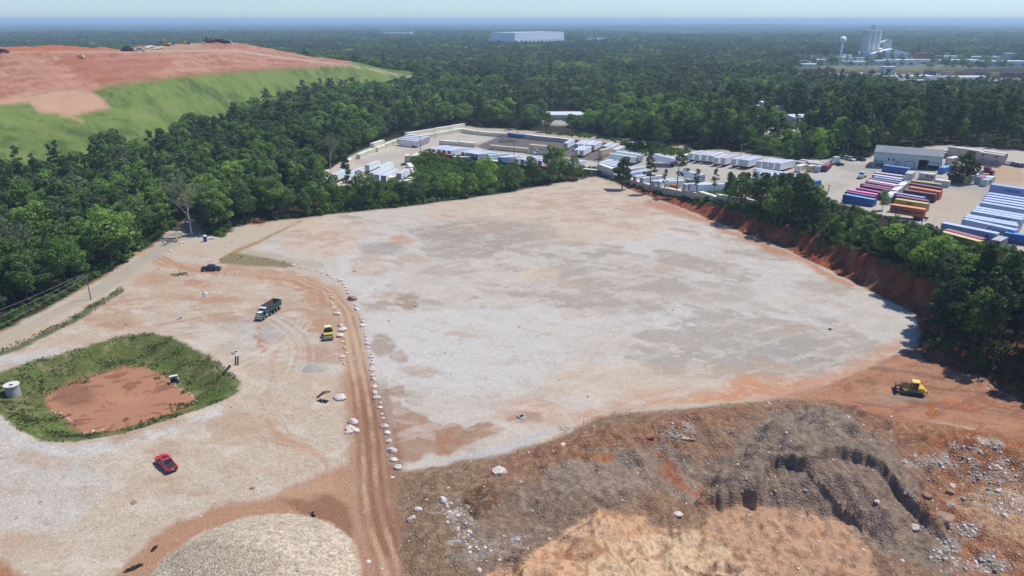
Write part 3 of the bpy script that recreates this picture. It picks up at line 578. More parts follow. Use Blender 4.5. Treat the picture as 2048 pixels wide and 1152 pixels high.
M_GREY = leaf_material('sparse_grey_leaves', [(0, (.14,.15,.085)), (1, (.16,.17,.10))], .3)
M_BUSH = leaf_material('brush_leaves', [(0, (.08,.14,.035)), (.5, (.12,.20,.045)), (.8, (.15,.23,.05)), (1, (.21,.26,.07))], .42)
M_WEED = leaf_material('weed_blades', [(0, (.12,.17,.06)), (.5, (.16,.21,.075)), (.8, (.22,.22,.12)), (1, (.30,.27,.19))], .4)
M_BARK = simple('bark', (.11,.085,.065), .9, var=.4, vscale=2.0)
M_BARK2 = simple('grey_bark', (.40,.36,.32), .9, var=.3, vscale=2.0)

def leaf_quads(C, Nn, size, rs, flat=.0):
    """one small quad per centre C facing Nn"""
    n = len(C); up = rs.normal(size=(n, 3)); t1 = np.cross(Nn, up); t1 /= np.linalg.norm(t1, axis=1)[:, None]+1e-9; t2 = np.cross(Nn, t1)
    s = (size*(.65+.7*rs.rand(n)))[:, None]; k = (.6+.5*rs.rand(n))[:, None]
    v = np.stack([C+t1*s*.5, C+t2*s*.5*k, C-t1*s*.5, C-t2*s*.5*k], 1).reshape(-1, 3)
    return v, np.arange(n*4).reshape(n, 4)
def lobes_crown(lobes, n, size, rs, shell=.25, bias=1.0):
    """lobes: (centre, radius xyz). leaf clumps on and just under the lobes' surfaces"""
    w_ = np.array([r[0]*r[1]+r[0]*r[2] for _, r in lobes]); w_ /= w_.sum(); k = rs.choice(len(lobes), n, p=w_)
    C0 = np.array([c for c, _ in lobes])[k]; R0 = np.array([r for _, r in lobes])[k]
    d = rs.normal(size=(n, 3)); d[:, 2] = d[:, 2]+.25; d /= np.linalg.norm(d, axis=1)[:, None]
    rr = 1-shell*rs.rand(n)**1.5; C = C0+d*R0*rr[:, None]
    keep = np.ones(n, bool)
    for c, r in lobes:
        q = np.sum(((C-c)/np.array(r))**2, 1); keep &= (q > .55) | (rs.rand(n) < .12)
    C, d = C[keep], d[keep]
    N = d*bias+rs.normal(size=C.shape)*.55; N /= np.linalg.norm(N, axis=1)[:, None]
    return leaf_quads(C, N, size, rs)
def tube_pts(pts, rad, n=6):
    V_, F_ = [], []
    for i, (p, r) in enumerate(zip(pts, rad)):
        p = np.array(p, float); a = np.array(pts[min(i+1, len(pts)-1)], float)-np.array(pts[max(i-1, 0)], float); a /= np.linalg.norm(a)+1e-9
        u = np.cross(a, [0, 1, 0] if abs(a[1]) < .9 else [1, 0, 0]); u /= np.linalg.norm(u); w2 = np.cross(a, u)
        for j in range(n): th = 2*math.pi*j/n; V_.append(p+(u*math.cos(th)+w2*math.sin(th))*r)
        if i: 
            for j in range(n): F_.append([(i-1)*n+j, (i-1)*n+(j+1) % n, i*n+(j+1) % n, i*n+j])
    return np.array(V_), np.array(F_)
def join(parts):
    V_, F_, o = [], [], 0
    for v, f in parts: V_.append(v); F_.append(f+o); o += len(v)
    return np.concatenate(V_), np.concatenate(F_)
def broadleaf(seed, h=18., R=4.6, n=3400, size=.62, low=.22):
    rs = np.random.RandomState(seed); lobes = []
    nl = 15; cz = h*(low+1)/2; hh = h*(1-low)/2
    lobes.append((np.array([0, 0, cz]), (R*.62, R*.62, hh*.8)))
    for i in range(nl):
        th = rs.rand()*6.28; zz = rs.uniform(-.75, .92); rad = math.sqrt(max(0, 1-zz*zz))*R*rs.uniform(.55, .82)
        r = R*rs.uniform(.30, .52)*(1-.25*max(0, zz)); lobes.append((np.array([math.cos(th)*rad, math.sin(th)*rad, cz+zz*hh*.85]), (r, r, r*rs.uniform(.7, 1.0))))
    crown = lobes_crown(lobes, n, size, rs, bias=.9)
    tp = [(0,0,-.6), (rs.normal()*.2, rs.normal()*.2, h*.3), (rs.normal()*.4, rs.normal()*.4, h*.6), (rs.normal()*.4, rs.normal()*.4, h*.85)]
    trunk = [tube_pts(tp, [.3*h/18, .22*h/18, .14*h/18, .05])]
    for i in range(4):
        th = rs.rand()*6.28; z0 = h*rs.uniform(.28, .5); trunk.append(tube_pts([(0,0,z0), (math.cos(th)*R*.6, math.sin(th)*R*.6, z0+h*.2)], [.12, .03], 4))
    return crown, join(trunk)
def pine(seed, h=22., R=3.3, n=2900, size=.52, low=.45):
    rs = np.random.RandomState(seed); lobes = []; limbs = []
    lean = rs.normal(size=2)*.4
    for i in range(26):
        f = rs.rand()**.8; z = h*(low+(1-low)*f*.97); rr = R*math.sqrt(max(.02, 1-f**1.7*.93))*rs.uniform(.3, .95)*(1 if f > .15 else .7); th = rs.rand()*6.28
        c = np.array([math.cos(th)*rr+lean[0]*z/h, math.sin(th)*rr+lean[1]*z/h, z]); r = R*rs.uniform(.30, .48)*(1-f*.2)
        lobes.append((c, (r, r, r*.62)))
        if i % 2 == 0: limbs.append(tube_pts([(lean[0]*z/h, lean[1]*z/h, z-.8), tuple(c)], [.07, .02], 3))
    lobes.append((np.array([lean[0], lean[1], h*.96]), (R*.25, R*.25, h*.05)))
    crown = lobes_crown(lobes, n, size, rs, shell=.6, bias=.6)
    trunk = join([tube_pts([(0,0,-.6), (lean[0]*.5, lean[1]*.5, h*.5), (lean[0], lean[1], h*.97)], [.24, .17, .03])]+limbs[:12])
    return crown, trunk
def shrub(seed, h=3., R=2., n=500, size=.42):
    rs = np.random.RandomState(seed); lobes = []
    for i in range(7):
        th = rs.rand()*6.28; a = rs.rand()*R*.6; r = R*rs.uniform(.3, .5); lobes.append((np.array([math.cos(th)*a, math.sin(th)*a, h*rs.uniform(.2, .65)]), (r, r, r*.9)))
    return lobes_crown(lobes, n, size, rs, bias=.7)
def me_of(name, vf, m): return raw_mesh(name, vf[0], vf[1], m, smooth=False)
def joined_mesh(name, crown, trunk, mc, mt):
    v, f = join([crown, trunk]); me = raw_mesh(name, v, f, mc, smooth=False); me.materials.append(mt)
    mi = np.zeros(len(f), np.int32); mi[len(crown[1]):] = 1; me.polygons.foreach_set('material_index', mi); return me

BL = [broadleaf(11+i, h=18, R=r, n=3300, size=.62, low=l) for i, (r, l) in enumerate([(4.8,.2),(4.2,.14),(5.4,.28),(3.8,.12),(5.0,.1)])]
PN = [pine(31+i, h=22, R=r, low=l) for i, (r, l) in enumerate([(3.0,.42),(2.6,.36),(3.4,.5),(3.0,.3)])]
BLM = [(me_of('crown', c, M_LEAF), me_of('trunk', t, M_BARK)) for c, t in BL]
PNM = [(me_of('crown', c, M_PINE), me_of('trunk', t, M_BARK)) for c, t in PN]
# lighter versions for the mass of far trees
def far_mesh(kind, seed):
    if kind == 'b': c, t = broadleaf(seed, n=760, size=1.15); return joined_mesh('far_broadleaf', c, t, M_LEAF, M_BARK)
    c, t = pine(seed, n=620, size=.95, R=3.4, low=.34); return joined_mesh('far_pine', c, t, M_PINE, M_BARK)
FARM = [joined_mesh('mid_broadleaf', *BL[i], M_LEAF, M_BARK) for i in range(5)]+[joined_mesh('mid_pine', *PN[i], M_PINE, M_BARK) for i in range(4)]+[far_mesh('b', 51+i) for i in range(4)]+[far_mesh('p', 61+i) for i in range(4)]
SHM = [raw_mesh('shrub', *shrub(71+i, h=h_, R=r_), M_BUSH, smooth=False) for i, (h_, r_) in enumerate([(3,2),(2.2,2.4),(3.6,1.8)])]
rs_ = np.random.RandomState(5)
def tuft(seed, n=26, h=.9, r=.5):
    rs = np.random.RandomState(seed); C = np.stack([rs.normal(size=n)*r*.5, rs.normal(size=n)*r*.5, rs.rand(n)*h*.7+.1], 1)
    N = rs.normal(size=(n, 3)); N[:, 2] *= .35; N /= np.linalg.norm(N, axis=1)[:, None]; return leaf_quads(C, N, .34, rs)
WDM = [raw_mesh('tuft', *tuft(81, 26, .8, .6), M_WEED, smooth=False), raw_mesh('tuft', *tuft(82, 16, .45, .5), M_WEED, smooth=False), raw_mesh('tuft', *tuft(83, 22, 1.3, .35), M_WEED, smooth=False)]

def scatter(name, label, cat, pts, rot, scl, pid, meshes, tilt=None):
    """a mass nobody could count: points that instance a few models"""
    colx = bpy.data.collections.new(name+'_models')
    for i, me in enumerate(meshes): colx.objects.link(bpy.data.objects.new('%s_model_%02d' % (name, i), me))
    me = bpy.data.meshes.new(name); me.vertices.add(len(pts)); me.vertices.foreach_set('co', np.asarray(pts, np.float32).ravel())
    a = me.attributes.new('rot', 'FLOAT_VECTOR', 'POINT'); r3 = np.zeros((len(pts), 3), np.float32); r3[:, 2] = rot; a.data.foreach_set('vector', r3.ravel())
    a = me.attributes.new('scl', 'FLOAT_VECTOR', 'POINT'); a.data.foreach_set('vector', np.asarray(scl, np.float32).ravel())
    a = me.attributes.new('pid', 'INT', 'POINT'); a.data.foreach_set('value', np.asarray(pid, np.int32))
    o = link(bpy.data.objects.new(name, me)); o['kind'] = 'stuff'; o['label'] = label; o['category'] = cat
    g = bpy.data.node_groups.new(name+'_nodes', 'GeometryNodeTree'); g.interface.new_socket('Geometry', in_out='INPUT', socket_type='NodeSocketGeometry'); g.interface.new_socket('Geometry', in_out='OUTPUT', socket_type='NodeSocketGeometry')
    n = g.nodes; gi = n.new('NodeGroupInput'); go = n.new('NodeGroupOutput'); ip = n.new('GeometryNodeInstanceOnPoints'); ci = n.new('GeometryNodeCollectionInfo')
    ci.inputs[0].default_value = colx; ci.inputs['Separate Children'].default_value = True; ci.inputs['Reset Children'].default_value = True
    ip.inputs['Pick Instance'].default_value = True
    def at(nm, ty): k = n.new('GeometryNodeInputNamedAttribute'); k.data_type = ty; k.inputs[0].default_value = nm; return [s for s in k.outputs if s.enabled and s.name == 'Attribute'][0]
    L = g.links.new
    L(gi.outputs[0], ip.inputs['Points']); L(ci.outputs[0], ip.inputs['Instance']); L(at('pid', 'INT'), ip.inputs['Instance Index'])
    L(at('rot', 'FLOAT_VECTOR'), ip.inputs['Rotation']); L(at('scl', 'FLOAT_VECTOR'), ip.inputs['Scale']); L(ip.outputs[0], go.inputs[0])
    md = o.modifiers.new('scatter', 'NODES'); md.node_group = g; return o

# ------------------------------------------------------------------ where trees stand
def jgrid(d0, d1, s, rs, azm=.86):
    n = int(2*d1/s)+2; xs = (np.arange(n)-n/2)*s
    X, Y = np.meshgrid(xs, np.arange(0, int(d1/s)+2)*s); X = X+rs.uniform(-.42, .42, X.shape)*s; Y = Y+rs.uniform(-.42, .42, Y.shape)*s
    X, Y = X.ravel(), Y.ravel(); R = np.hypot(X, Y); m = (R >= d0) & (R < d1) & (np.abs(np.arctan2(X, Y)) < azm); return X[m], Y[m]
rt = np.random.RandomState(3)
segs = [jgrid(125, 480, 6.2, rt), jgrid(480, 1200, 8.6, rt), jgrid(1200, 2600, 11.5, rt, .75), jgrid(2600, 5200, 21, rt, .72)]
sx0, sy0 = jgrid(150, 400, 4.7, rt); su0, sv0 = proj(sx0, sy0, yard_z(sx0)); bel = (sx0 > 45) & (su0 > 1440) & (sv0 > 400) & (sv0 < 620)
segs.append((sx0[bel], sy0[bel])); TX = np.concatenate([s[0] for s in segs]); TY = np.concatenate([s[1] for s in segs]); TS = np.concatenate([np.full(len(s[0]), k) for s, k in zip(segs, (1., 1.22, 1.45, 1.9, 1.0))])
TZ = height(TX, TY); TU, TV = proj(TX, TY, TZ); TR = np.hypot(TX, TY)
# trees the photo shows one by one: (kind, column, row of the foot or of the top, height, width factor, label)
SPEC = [('p','base',697,415,23,.9,'tall dark pine with open branches in front of the western trailer lot'),('b','base',668,412,15,1,'round dark tree left of the tall pine before the western lot'),('b','base',733,413,17,1.1,'bushy dark tree right of the tall pine before the western lot'),('b','base',757,411,12,.8,'narrow tree between the western lot and the gravel pad'),
 ('b','base',800,405,11,1,'low rounded tree at the left end of the green gully'),('b','base',838,400,11,1.1,'rounded tree in the gully below the corner stack'),('b','base',873,397,12.5,1.1,'large dark rounded tree in the gully below the red wall'),('b','base',908,393,12,1.2,'dark broad tree in the middle of the gully'),('b','base',945,388,11,1.1,'dark tree right of the middle of the gully'),
 ('b','base',985,382,10,1.2,'full dark tree below the first white wall container'),('b','base',1025,376,8,1.1,'bright green tree in the right half of the gully'),('b','base',1062,366,6.5,1.1,'bright low tree near the right end of the gully'),('b','base',1087,362,5.5,1,'last rounded tree at the right end of the gully'),
 ('c','base',1244,378,17,1.5,'dense bushy pine standing alone at the tip of the gravel pad'),('p','base',1299,386,20.5,1.25,'tall slim pine second from the tip of the gravel pad'),('p','base',1352,390,19.5,1.35,'tall forked pine third from the tip of the pad'),('p','base',1328,389,12,.9,'thin short pine between the two tall slim ones'),('p','base',1390,392,12.5,1.1,'small thin pine right of the three lone pines'),
 ('b','base',1302,307,7.5,1.1,'light green sapling rising from the scrub behind the white trailers'),('c','base',1928,366,14,1.9,'wide dark pine standing in the eastern yard by the scrap containers'),('c','base',1906,368,10,1.6,'lower dark pine left of the wide one in the eastern yard'),('b','base',1764,420,8,.9,'lone bright tree beside the nearest blue container'),
 ('l','top',517,268,20,1.15,'bright lime green tree glowing above the dark wood'),('l','top',448,288,19,1,'lime green tree left of the brightest one'),('l','top',187,392,19,1.05,'yellow-green tree among the dark crowns near the lane'),('L','top',40,362,20,1.3,'big light green tree at the left border of the wood'),('L','top',290,335,19,.9,'light green pointed tree in the middle of the western wood'),('L','top',108,460,17,1,'light green tree low in the wood by the lane'),('L','top',695,215,20,1.1,'light green tree in the wood behind the western lot'),
 ('g','top',148,338,19,1.8,'huge rounded grey-green tree in the western wood'),('g','top',345,300,18,1.4,'rounded grey-green tree above the bare one'),('L','top',1000,178,20,1.2,'light green crown in the middle distance wood'),('L','top',1300,200,18,1,'light green tree above the slanting trailer row'),('L','base',1570,330,13,1.1,'light green tree behind the slanting trailers'),('L','base',1640,326,11,1,'small light green tree behind the container line')]
SPW = []
for k_, how, px_, py_, h_, wf_, lb_ in SPEC:
    if how == 'base': x_, y_, z_0 = on_ground(px_, py_)
    else: x_, y_ = gp(px_, py_, h_+1); z_0 = hz(x_, y_)
    SPW.append((k_, x_, y_, z_0, h_, wf_, lb_))
# nothing stands on cleared land
bad = sdist(PADALL, TX, TY, 20) > -np.where(TX > 40, np.where(TV > 640, 1.5, 7.0), 1.6)
bad |= sdist(GULLY, TX, TY, 20) > 0
bad |= sdist(YARD1, TU, TV, 40) > -2
bad |= (np.abs(ldist([(924,254),(1020,262),(1140,272),(1260,283),(1390,298)], TU, TV, 80)) < 4)
azt = np.arctan2(TX, TY); hd = [np.interp(azt, _haz, _hD[:, k]) for k in (0, 4)]
bad |= (azt < _haz[-3]) & (TR > hd[0]-2) & (TR < hd[1]-60)
def inpx(poly): return sdist(poly, TU, TV, 5) > 0
CLR = [[(1080,226),(1172,228),(1176,268),(1082,262)], [(1500,236),(1640,236),(1640,276),(1500,276)], [(1590,108),(1660,108),(2300,114),(2300,152),(1990,158),(1590,152)], [(1585,150),(2300,150),(2300,196),(1900,188),(1700,180),(1585,168)], [(975,78),(1132,78),(1134,95),(975,95)], [(756,66),(832,66),(832,76),(756,76)], [(1170,78),(1222,78),(1222,90),(1170,90)],
       [(984,70),(1120,70),(1124,80),(984,80)], [(760,62),(830,62),(830,70),(760,70)], [(1170,73),(1216,73),(1216,82),(1170,82)]]
for c in CLR: bad |= inpx(c) & ~((TR > 1000) & (TU > 1585) & (TV > 118) & (TV < 140) & (rt.rand(len(TX)) < .07))
bad |= inpx([(790,290),(850,292),(1240,335),(1240,358),(1100,356),(1000,374),(850,396),(790,380)])
for q_ in SPW: bad |= np.hypot(TX-q_[1], TY-q_[2]) < (5.5 if q_[5] > 1.25 else 3.6)
bad |= rt.rand(len(TX)) < .03
# open ground in the far distance
bad |= (TR > 3000) & (fbm(TX, TY, 900, 4, gain=.6, off=31) > .47)
keep = ~bad
TX, TY, TZ, TU, TV, TR, TS = [a[keep] for a in (TX, TY, TZ, TU, TV, TR, TS)]
n = len(TX); stand = fbm(TX, TY, 150, 3, off=41); ispine = (rt.rand(n) < sst(-.25, .35, stand+(TX > 40)*(TR < 420)*.25)*np.where((TX < 0) & (TR < 600), .3, .7)+.05)
hv = fbm(TX, TY, 45, 2, off=43)*3.5; ht = np.where(ispine, rt.uniform(16, 25, n)+hv, rt.uniform(10.5, 19.5, n)+3.0*(rt.rand(n) < .15)+hv); ht = np.where(ispine & (TX < 0) & (TR < 520), ht*.9, ht)
# younger, lower trees along the bank in front of the right-hand yard, and tall ones at its end
strip = (TX > 40) & (TV > 385) & (TV < 560) & (TU > 1240)
ispine = np.where(strip & (TU < 1660), rt.rand(n) < .8, ispine); ispine = np.where((TX > 70) & (TV > 585) & (TU > 1830), rt.rand(n) < .72, ispine)
ht = np.where(strip, np.interp(TU, [1260,1420,1600,1680,1900,2100], [11,16,18,14,13,12])*rt.uniform(.75, 1.15, n), ht)
tall = (TX > 70) & (TV > 585) & (TV < 800) & (TU > 1830)
ht = np.where(tall, rt.uniform(15, 22, n), ht)
sel = ~(strip & (TU < 1425))
# nothing may hide the yard behind the bank: keep tops below the yard's lower edge
topv = proj(TX, TY, TZ+ht*TS)[1]
lim = np.interp(TU, [1250,1400,1440,1600,1660,1700,1760,1860,1900,2048,2200], [300,320,342,346,396,416,436,440,474,486,488])
zone_ = (TX > 40) & (TV > 385) & (TV < 800) & (TU > 1250); lim = lim+rt.uniform(0, 26, n)*(TU > 1640); over = zone_ & (topv < lim)
ht = np.where(over, ht*np.clip((TV-lim)/(TV-topv), .05, 1), ht); sel_low = ~(zone_ & (ht < 4.5))
edge = (TU > 560) & (TU < 1190) & (TV > 395) & (TV < 440); ht = np.where(edge, ht*.7, ht)
frnt = (TV > 268) & (TV < 300) & (TU > 1070) & (TU < 1180); ht = np.where(frnt, ht*.75, ht)
frn2 = (TV > 286) & (TV < 330) & (TU > 1490) & (TU < 1650); ht = np.where(frn2, ht*.6, ht)
sel = sel & sel_low
TX, TY, TZ, TU, TV, TR, TS, ht, ispine = [a[sel] for a in (TX, TY, TZ, TU, TV, TR, TS, ht, ispine)]
n = len(TX)
tu2, tv2 = proj(TX, TY, TZ+ht*.8*TS)
inview = (tu2 > -30) & (tu2 < 2078) & (tv2 < 1150) & (TR < 520)
size_ = np.where(inview, ht/TR, 0)
ib = np.where(~ispine & inview)[0]; ib = ib[np.argsort(-size_[ib])][:285]
ip_ = np.where(ispine & inview)[0]; ip_ = ip_[np.argsort(-size_[ip_])][:280]
print('trees', n, 'individual', len(ib), len(ip_))
def thing(name, label, cat, loc=(0,0,0), rz=0.0, group=None, s=1.0):
    o = bpy.data.objects.new(name, None); link(o); o.empty_display_size = .5
    o.location = loc; o.rotation_euler = (0, 0, rz); o.scale = (s, s, s) if not isinstance(s, tuple) else s
    o['label'] = label; o['category'] = cat
    if group: o['group'] = group
    return o
def plant(name, label, cat, group, x, y, z, h, h0, meshes, rz, wid=None, mat_=None):
    k = h/h0; kw = wid if wid else k
    t = thing(name, label, cat, (x, y, z-.2), rz, group, (kw, kw, k))
    for nm, me in zip(('crown', 'trunk'), meshes):
        o = link(bpy.data.objects.new(nm, me), t)
        if mat_ and nm == 'crown':
            o.data = me.copy(); o.data.materials.clear(); o.data.materials.append(mat_)
    return t
def wood_of(i, kind):
    """label and group of a wood tree: by what it stands beside, then by its rank along the front of the wood"""
    u, v, x, r = TU[i], TV[i], TX[i], TR[i]; sz = 'tall' if ht[i] > (17.5 if kind == 'broadleaf' else 22.5) else ('low' if ht[i] < (14 if kind == 'broadleaf' else 19) else 'mid-sized')
    d = -float(sdist(PADALL, TX[i:i+1], TY[i:i+1], 60)[0])
    if u < 640 and v > 300 and x < 0:
        wd = 'the wood along the paved lane'
        if d < 9 and v > 430: return 'front', wd
        sub = 'in the wood behind the lane pole' if u < 230 else 'in the wood behind the bare tree' if u < 430 else 'in the wood behind the portable toilet'
        sub += ', nearer the landfill' if d > 60 else ', midway to the landfill' if d > 30 else ', close behind the front row'
    elif u > 1240 and v > 560: wd = 'the dark wood behind the bulldozer'; sub = 'in the dark wood behind the bulldozer, '+('at the mud edge' if d < 12 else 'in its depth')
    elif u > 1240 and v > 370: return 'bank', 'the belt of trees on the red bank'
    elif v > 330: wd = 'the far rim of the gravel pad'; sub = 'at the far rim of the gravel pad'
    elif u < 640: wd = 'the wood below the landfill'; sub = 'at the foot of the green landfill slope'
    elif u < 930: wd = 'the wood behind the western lot'; sub = 'in the wood behind the double container wall'
    elif u < 1260: wd = 'the wood behind the asphalt yard'; sub = 'in the wood behind the low far container wall'
    elif u < 1640: wd = 'the wood behind the slanting trailers'; sub = 'in the dark wood behind the slanting trailers'
    else: wd = 'the wood behind the workshop'; sub = 'in the dark wood behind the metal workshop'
    return sz+' '+kind+' tree '+sub, wd
RANK = {}
for kind, lst in (('broadleaf', ib), ('pine', ip_)):
    for tag_ in ('front', 'bank'):
        q_ = [i for i in lst if wood_of(i, kind)[0] == tag_]; q_.sort(key=lambda i: TU[i])
        for k_, i in enumerate(q_): RANK[int(i)] = (kind+' tree ranked %d from the left ' % (k_+1))+('in the row along the lane' if tag_ == 'front' else 'in the belt on top of the red bank')
    WORDS = ['first','second','third','fourth','fifth','sixth','seventh','eighth','ninth','tenth']
def nth(k):
    a = ['','first','second','third','fourth','fifth','sixth','seventh','eighth','ninth','tenth','eleventh','twelfth','thirteenth','fourteenth','fifteenth','sixteenth','seventeenth','eighteenth','nineteenth']
    if k < 20: return a[k]
    t_ = {2:'twenty',3:'thirty',4:'forty',5:'fifty',6:'sixty',7:'seventy',8:'eighty',9:'ninety'}[k//10 % 10]; pre = '' if k < 100 else 'hundred-'
    return pre+(t_+'-'+a[k % 10] if k % 10 else t_[:-1]+'ieth')
for i in list(RANK):
    w_ = RANK[i].split(); k = int(w_[w_.index('ranked')+1]); RANK[i] = nth(k)+' '+w_[0]+' tree from the left '+' '.join(w_[w_.index('left')+1:])
used = set()
def copy_tree_early(o, parent=None):
    c = o.copy(); scene.collection.objects.link(c); c.parent = parent
    for ch in o.children: copy_tree_early(ch, c)
    return c
def bare_tree():
    rs = np.random.RandomState(9); tw = []; lv = []
    def grow(p, d, L, r, k):
        q_ = p+d*L; tw.append(tube_pts([tuple(p), tuple(p+d*L*.5+rs.normal(size=3)*L*.04), tuple(q_)], [r, r*.82, r*.62], 5 if k < 3 else 3))
        if k >= 3: lv.append(q_)
        if k >= 6: return
        for j in range(2 if k else 3):
            nd = d+rs.normal(size=3)*(.42 if k else .38); nd[2] = abs(nd[2])*.8+.28; nd /= np.linalg.norm(nd); grow(q_, nd, L*rs.uniform(.66, .84), r*.6, k+1)
        if k >= 1 and rs.rand() < .7: nd = d*.3+rs.normal(size=3)*.8; nd[2] = abs(nd[2])*.5+.1; nd /= np.linalg.norm(nd); grow(p+d*L*.6, nd, L*.6, r*.4, k+2)
    grow(np.array([0., 0, -.3]), np.array([0, 0, 1.]), 6.0, .5, 0); C = np.array(lv); C = np.concatenate([C+rs.normal(size=C.shape)*.5 for _ in range(5)]); C = C[(C[:, 2] > 7)]
    N = rs.normal(size=C.shape); N /= np.linalg.norm(N, axis=1)[:, None]; return leaf_quads(C, N, .5, rs), join_mixed(tw)
def join_mixed(parts): return join([(v, f) for v, f in parts])
bc, bt = bare_tree(); bx0, by0, bz0 = on_ground(384, 472)
t = thing('bare_tree', 'pale half bare tree with spreading grey limbs beside the lane bend', 'tree', (bx0, by0, bz0), .4, None, (1.1, 1.1, 1.12))
link(bpy.data.objects.new('trunk', me_of('trunk', bt, M_BARK2)), t); link(bpy.data.objects.new('crown', me_of('crown', bc, M_GREY)), t)
for (px_, py_, hh_, sc_, lb_) in [(14,452,17,.95,'grey leafless tree at the left border of the wood'),(655,268,19,.9,'greyish half dead tree in the wood beyond the western lot'),(560,300,19,.9,'greyish half dead tree left of the western lot'),(245,300,18,.9,'grey half bare crown in the western wood')]:
    x_, y_ = gp(px_, py_, hh_); t2_ = copy_tree_early(t); t2_.location = (x_, y_, hz(x_, y_)); t2_.scale = (sc_, sc_, sc_); t2_.rotation_euler = (0, 0, px_*.1); t2_['label'] = lb_
_lm = {'l': M_LIME, 'L': leaf_material('light_green_leaves', [(0, (.10,.18,.04)), (1, (.12,.20,.045))], .4), 'g': leaf_material('grey_green_leaves', [(0, (.085,.115,.06)), (1, (.095,.125,.065))], .2)}
for j_, (k_, x_, y_, z_0, h_, wf_, lb_) in enumerate(SPW):
    if k_ == 'c': plant('pine_tree', lb_, 'tree', None, x_, y_, z_0, h_, 18, BLM[3], j_*1.3, h_/18*wf_*.8, M_PINE)
    elif k_ == 'p': plant('pine_tree', lb_, 'tree', None, x_, y_, z_0, h_, 22, PNM[(j_+3) % 4], j_*1.3, h_/22*wf_)
    else: plant('broadleaf_tree', lb_, 'tree', None, x_, y_, z_0, h_, 18, BLM[j_ % 5], j_*1.3, h_/18*wf_, _lm.get(k_))
for i in ib:
    wl, wg = wood_of(i, 'broadleaf'); wl = RANK.get(int(i), wl); k = i % 5
    plant('broadleaf_tree', wl, 'tree', 'broadleaf trees in '+wg, TX[i], TY[i], TZ[i], ht[i], 18, BLM[k], float(rt.rand()*6.28), ht[i]/18*float(rt.uniform(.95, 1.35)+(.4 if rt.rand() < .14 else 0))); used.add(int(i))
for i in ip_:
    wl, wg = wood_of(i, 'pine'); wl = RANK.get(int(i), wl); k = i % 4
    plant('pine_tree', wl, 'tree', 'pine trees in '+wg, TX[i], TY[i], TZ[i], ht[i], 22, PNM[k], float(rt.rand()*6.28), ht[i]/22*float(rt.uniform(.9, 1.15))); used.add(int(i))
rest = np.array([i for i in range(n) if i not in used])
r_ = rest; isn = TR[r_] < 620
pid = np.where(isn, np.where(ispine[r_], 5+r_ % 4, r_ % 5), np.where(ispine[r_], 13+r_ % 4, 9+r_ % 4))
k_ = np.where(ispine[r_], ht[r_]/22, ht[r_]/18); wj = rt.uniform(.95, 1.4, len(r_))*TS[r_]
scatter('forest', 'dense green mixed forest stretching to the horizon', 'forest', np.stack([TX[r_], TY[r_], TZ[r_]-.3], 1), rt.rand(len(r_))*6.28,
        np.stack([k_*wj, k_*wj, k_*np.where(TR[r_] > 1100, .85, 1.0)], 1), pid, FARM)
# undergrowth along the edges of the woods and in the gully
bx, by = jgrid(120, 520, 2.3, rt); bz = height(bx, by); bu, bv = proj(bx, by, bz)
sp_ = sdist(PADALL, bx, by, 30); gs = sdist(GULLY, bx, by, 30); ys = sdist(YARD1, bu, bv, 60); nb = fbm(bx, by, 14, 3, off=61)
edge_ = ((sp_ < -.8) & (sp_ > -9) & (bx < -20)) | ((sp_ < -6) & (sp_ > -20) & (bx > 30) & (bv < 640) & (nb > -.25)) | ((sp_ < -2) & (sp_ > -12) & (bx > 60) & (bv > 640)) | ((ys < -3) & (ys > -9) & (sp_ < -5) & (nb > 0))
rd2 = sdist(ROADP, bx, by, 20)
gm = (gs > .5) | edge_
gm &= (rd2 < -1.2) & ~(np.hypot(bu-1130, (bv-350)*2.5) < 26)
hs_ = np.where(gs > .5, rt.uniform(.7, 1.5, len(bx))*(1+.6*nb), rt.uniform(.4, .9, len(bx)))
hd2 = np.interp(np.arctan2(bx, by), _haz, _hD[:, 0]); gm &= np.hypot(bx, by) < hd2+5
bx, by, bz, hs_ = bx[gm], by[gm], bz[gm], hs_[gm]
scatter('brush', 'tangled bright green brush in the gully and along the wood edges', 'brush', np.stack([bx, by, bz-.2], 1), rt.rand(len(bx))*6.28, np.stack([hs_, hs_, hs_], 1), rt.randint(0, 3, len(bx)), SHM)
# scrub behind the yard's white trailers
qx, qy = jgrid(380, 470, 1.8, rt); qz = height(qx, qy); qu, qv = proj(qx, qy, qz); mm = sdist([(1252,296),(1270,291),(1330,297),(1385,303),(1365,311),(1300,309),(1262,303)], qu, qv, 10) > 0
qx, qy, qz = qx[mm], qy[mm], qz[mm]; hs2 = rt.uniform(.4, .8, len(qx)); scatter('scrub', 'low green scrub growing behind the row of white trailers', 'scrub', np.stack([qx, qy, qz], 1), rt.rand(len(qx))*6.28, np.stack([hs2]*3, 1), rt.randint(0, 3, len(qx)), SHM)
# weeds of the pond basin, lane verge and slope
wx_, wy_ = jgrid(110, 260, .7, rt, .72); m0 = (sdist(RIM, wx_, wy_, 5) > -.4); wu, wv = proj(wx_, wy_, 0*wx_)
verge = np.abs(ldist([(-60,732),(0,706),(60,680),(120,652),(170,626),(215,598),(240,580)], wu, wv, 20)) < 6
slope = sdist([(440,518),(470,505),(520,512),(600,528),(570,535),(500,532),(440,528)], wu, wv, 10) > 0
m0 = m0 | (verge & (rt.rand(len(wx_)) < .9)) | (slope & (rt.rand(len(wx_)) < .05))
wx_, wy_ = wx_[m0], wy_[m0]; wz_ = height(wx_, wy_); wu, wv = proj(wx_, wy_, wz_)
fs = sdist(FL, wu, wv, 30); nz = fbm(wx_, wy_, 5, 3, off=71)
vg = sdist(RIM, wx_, wy_, 5) <= -.4
mm = (fs < 1) & ((nz > -.02) | vg) & (rt.rand(len(fs)) < .95) | ((fs > 0) & (fs < 14) & (nz > .35)); 
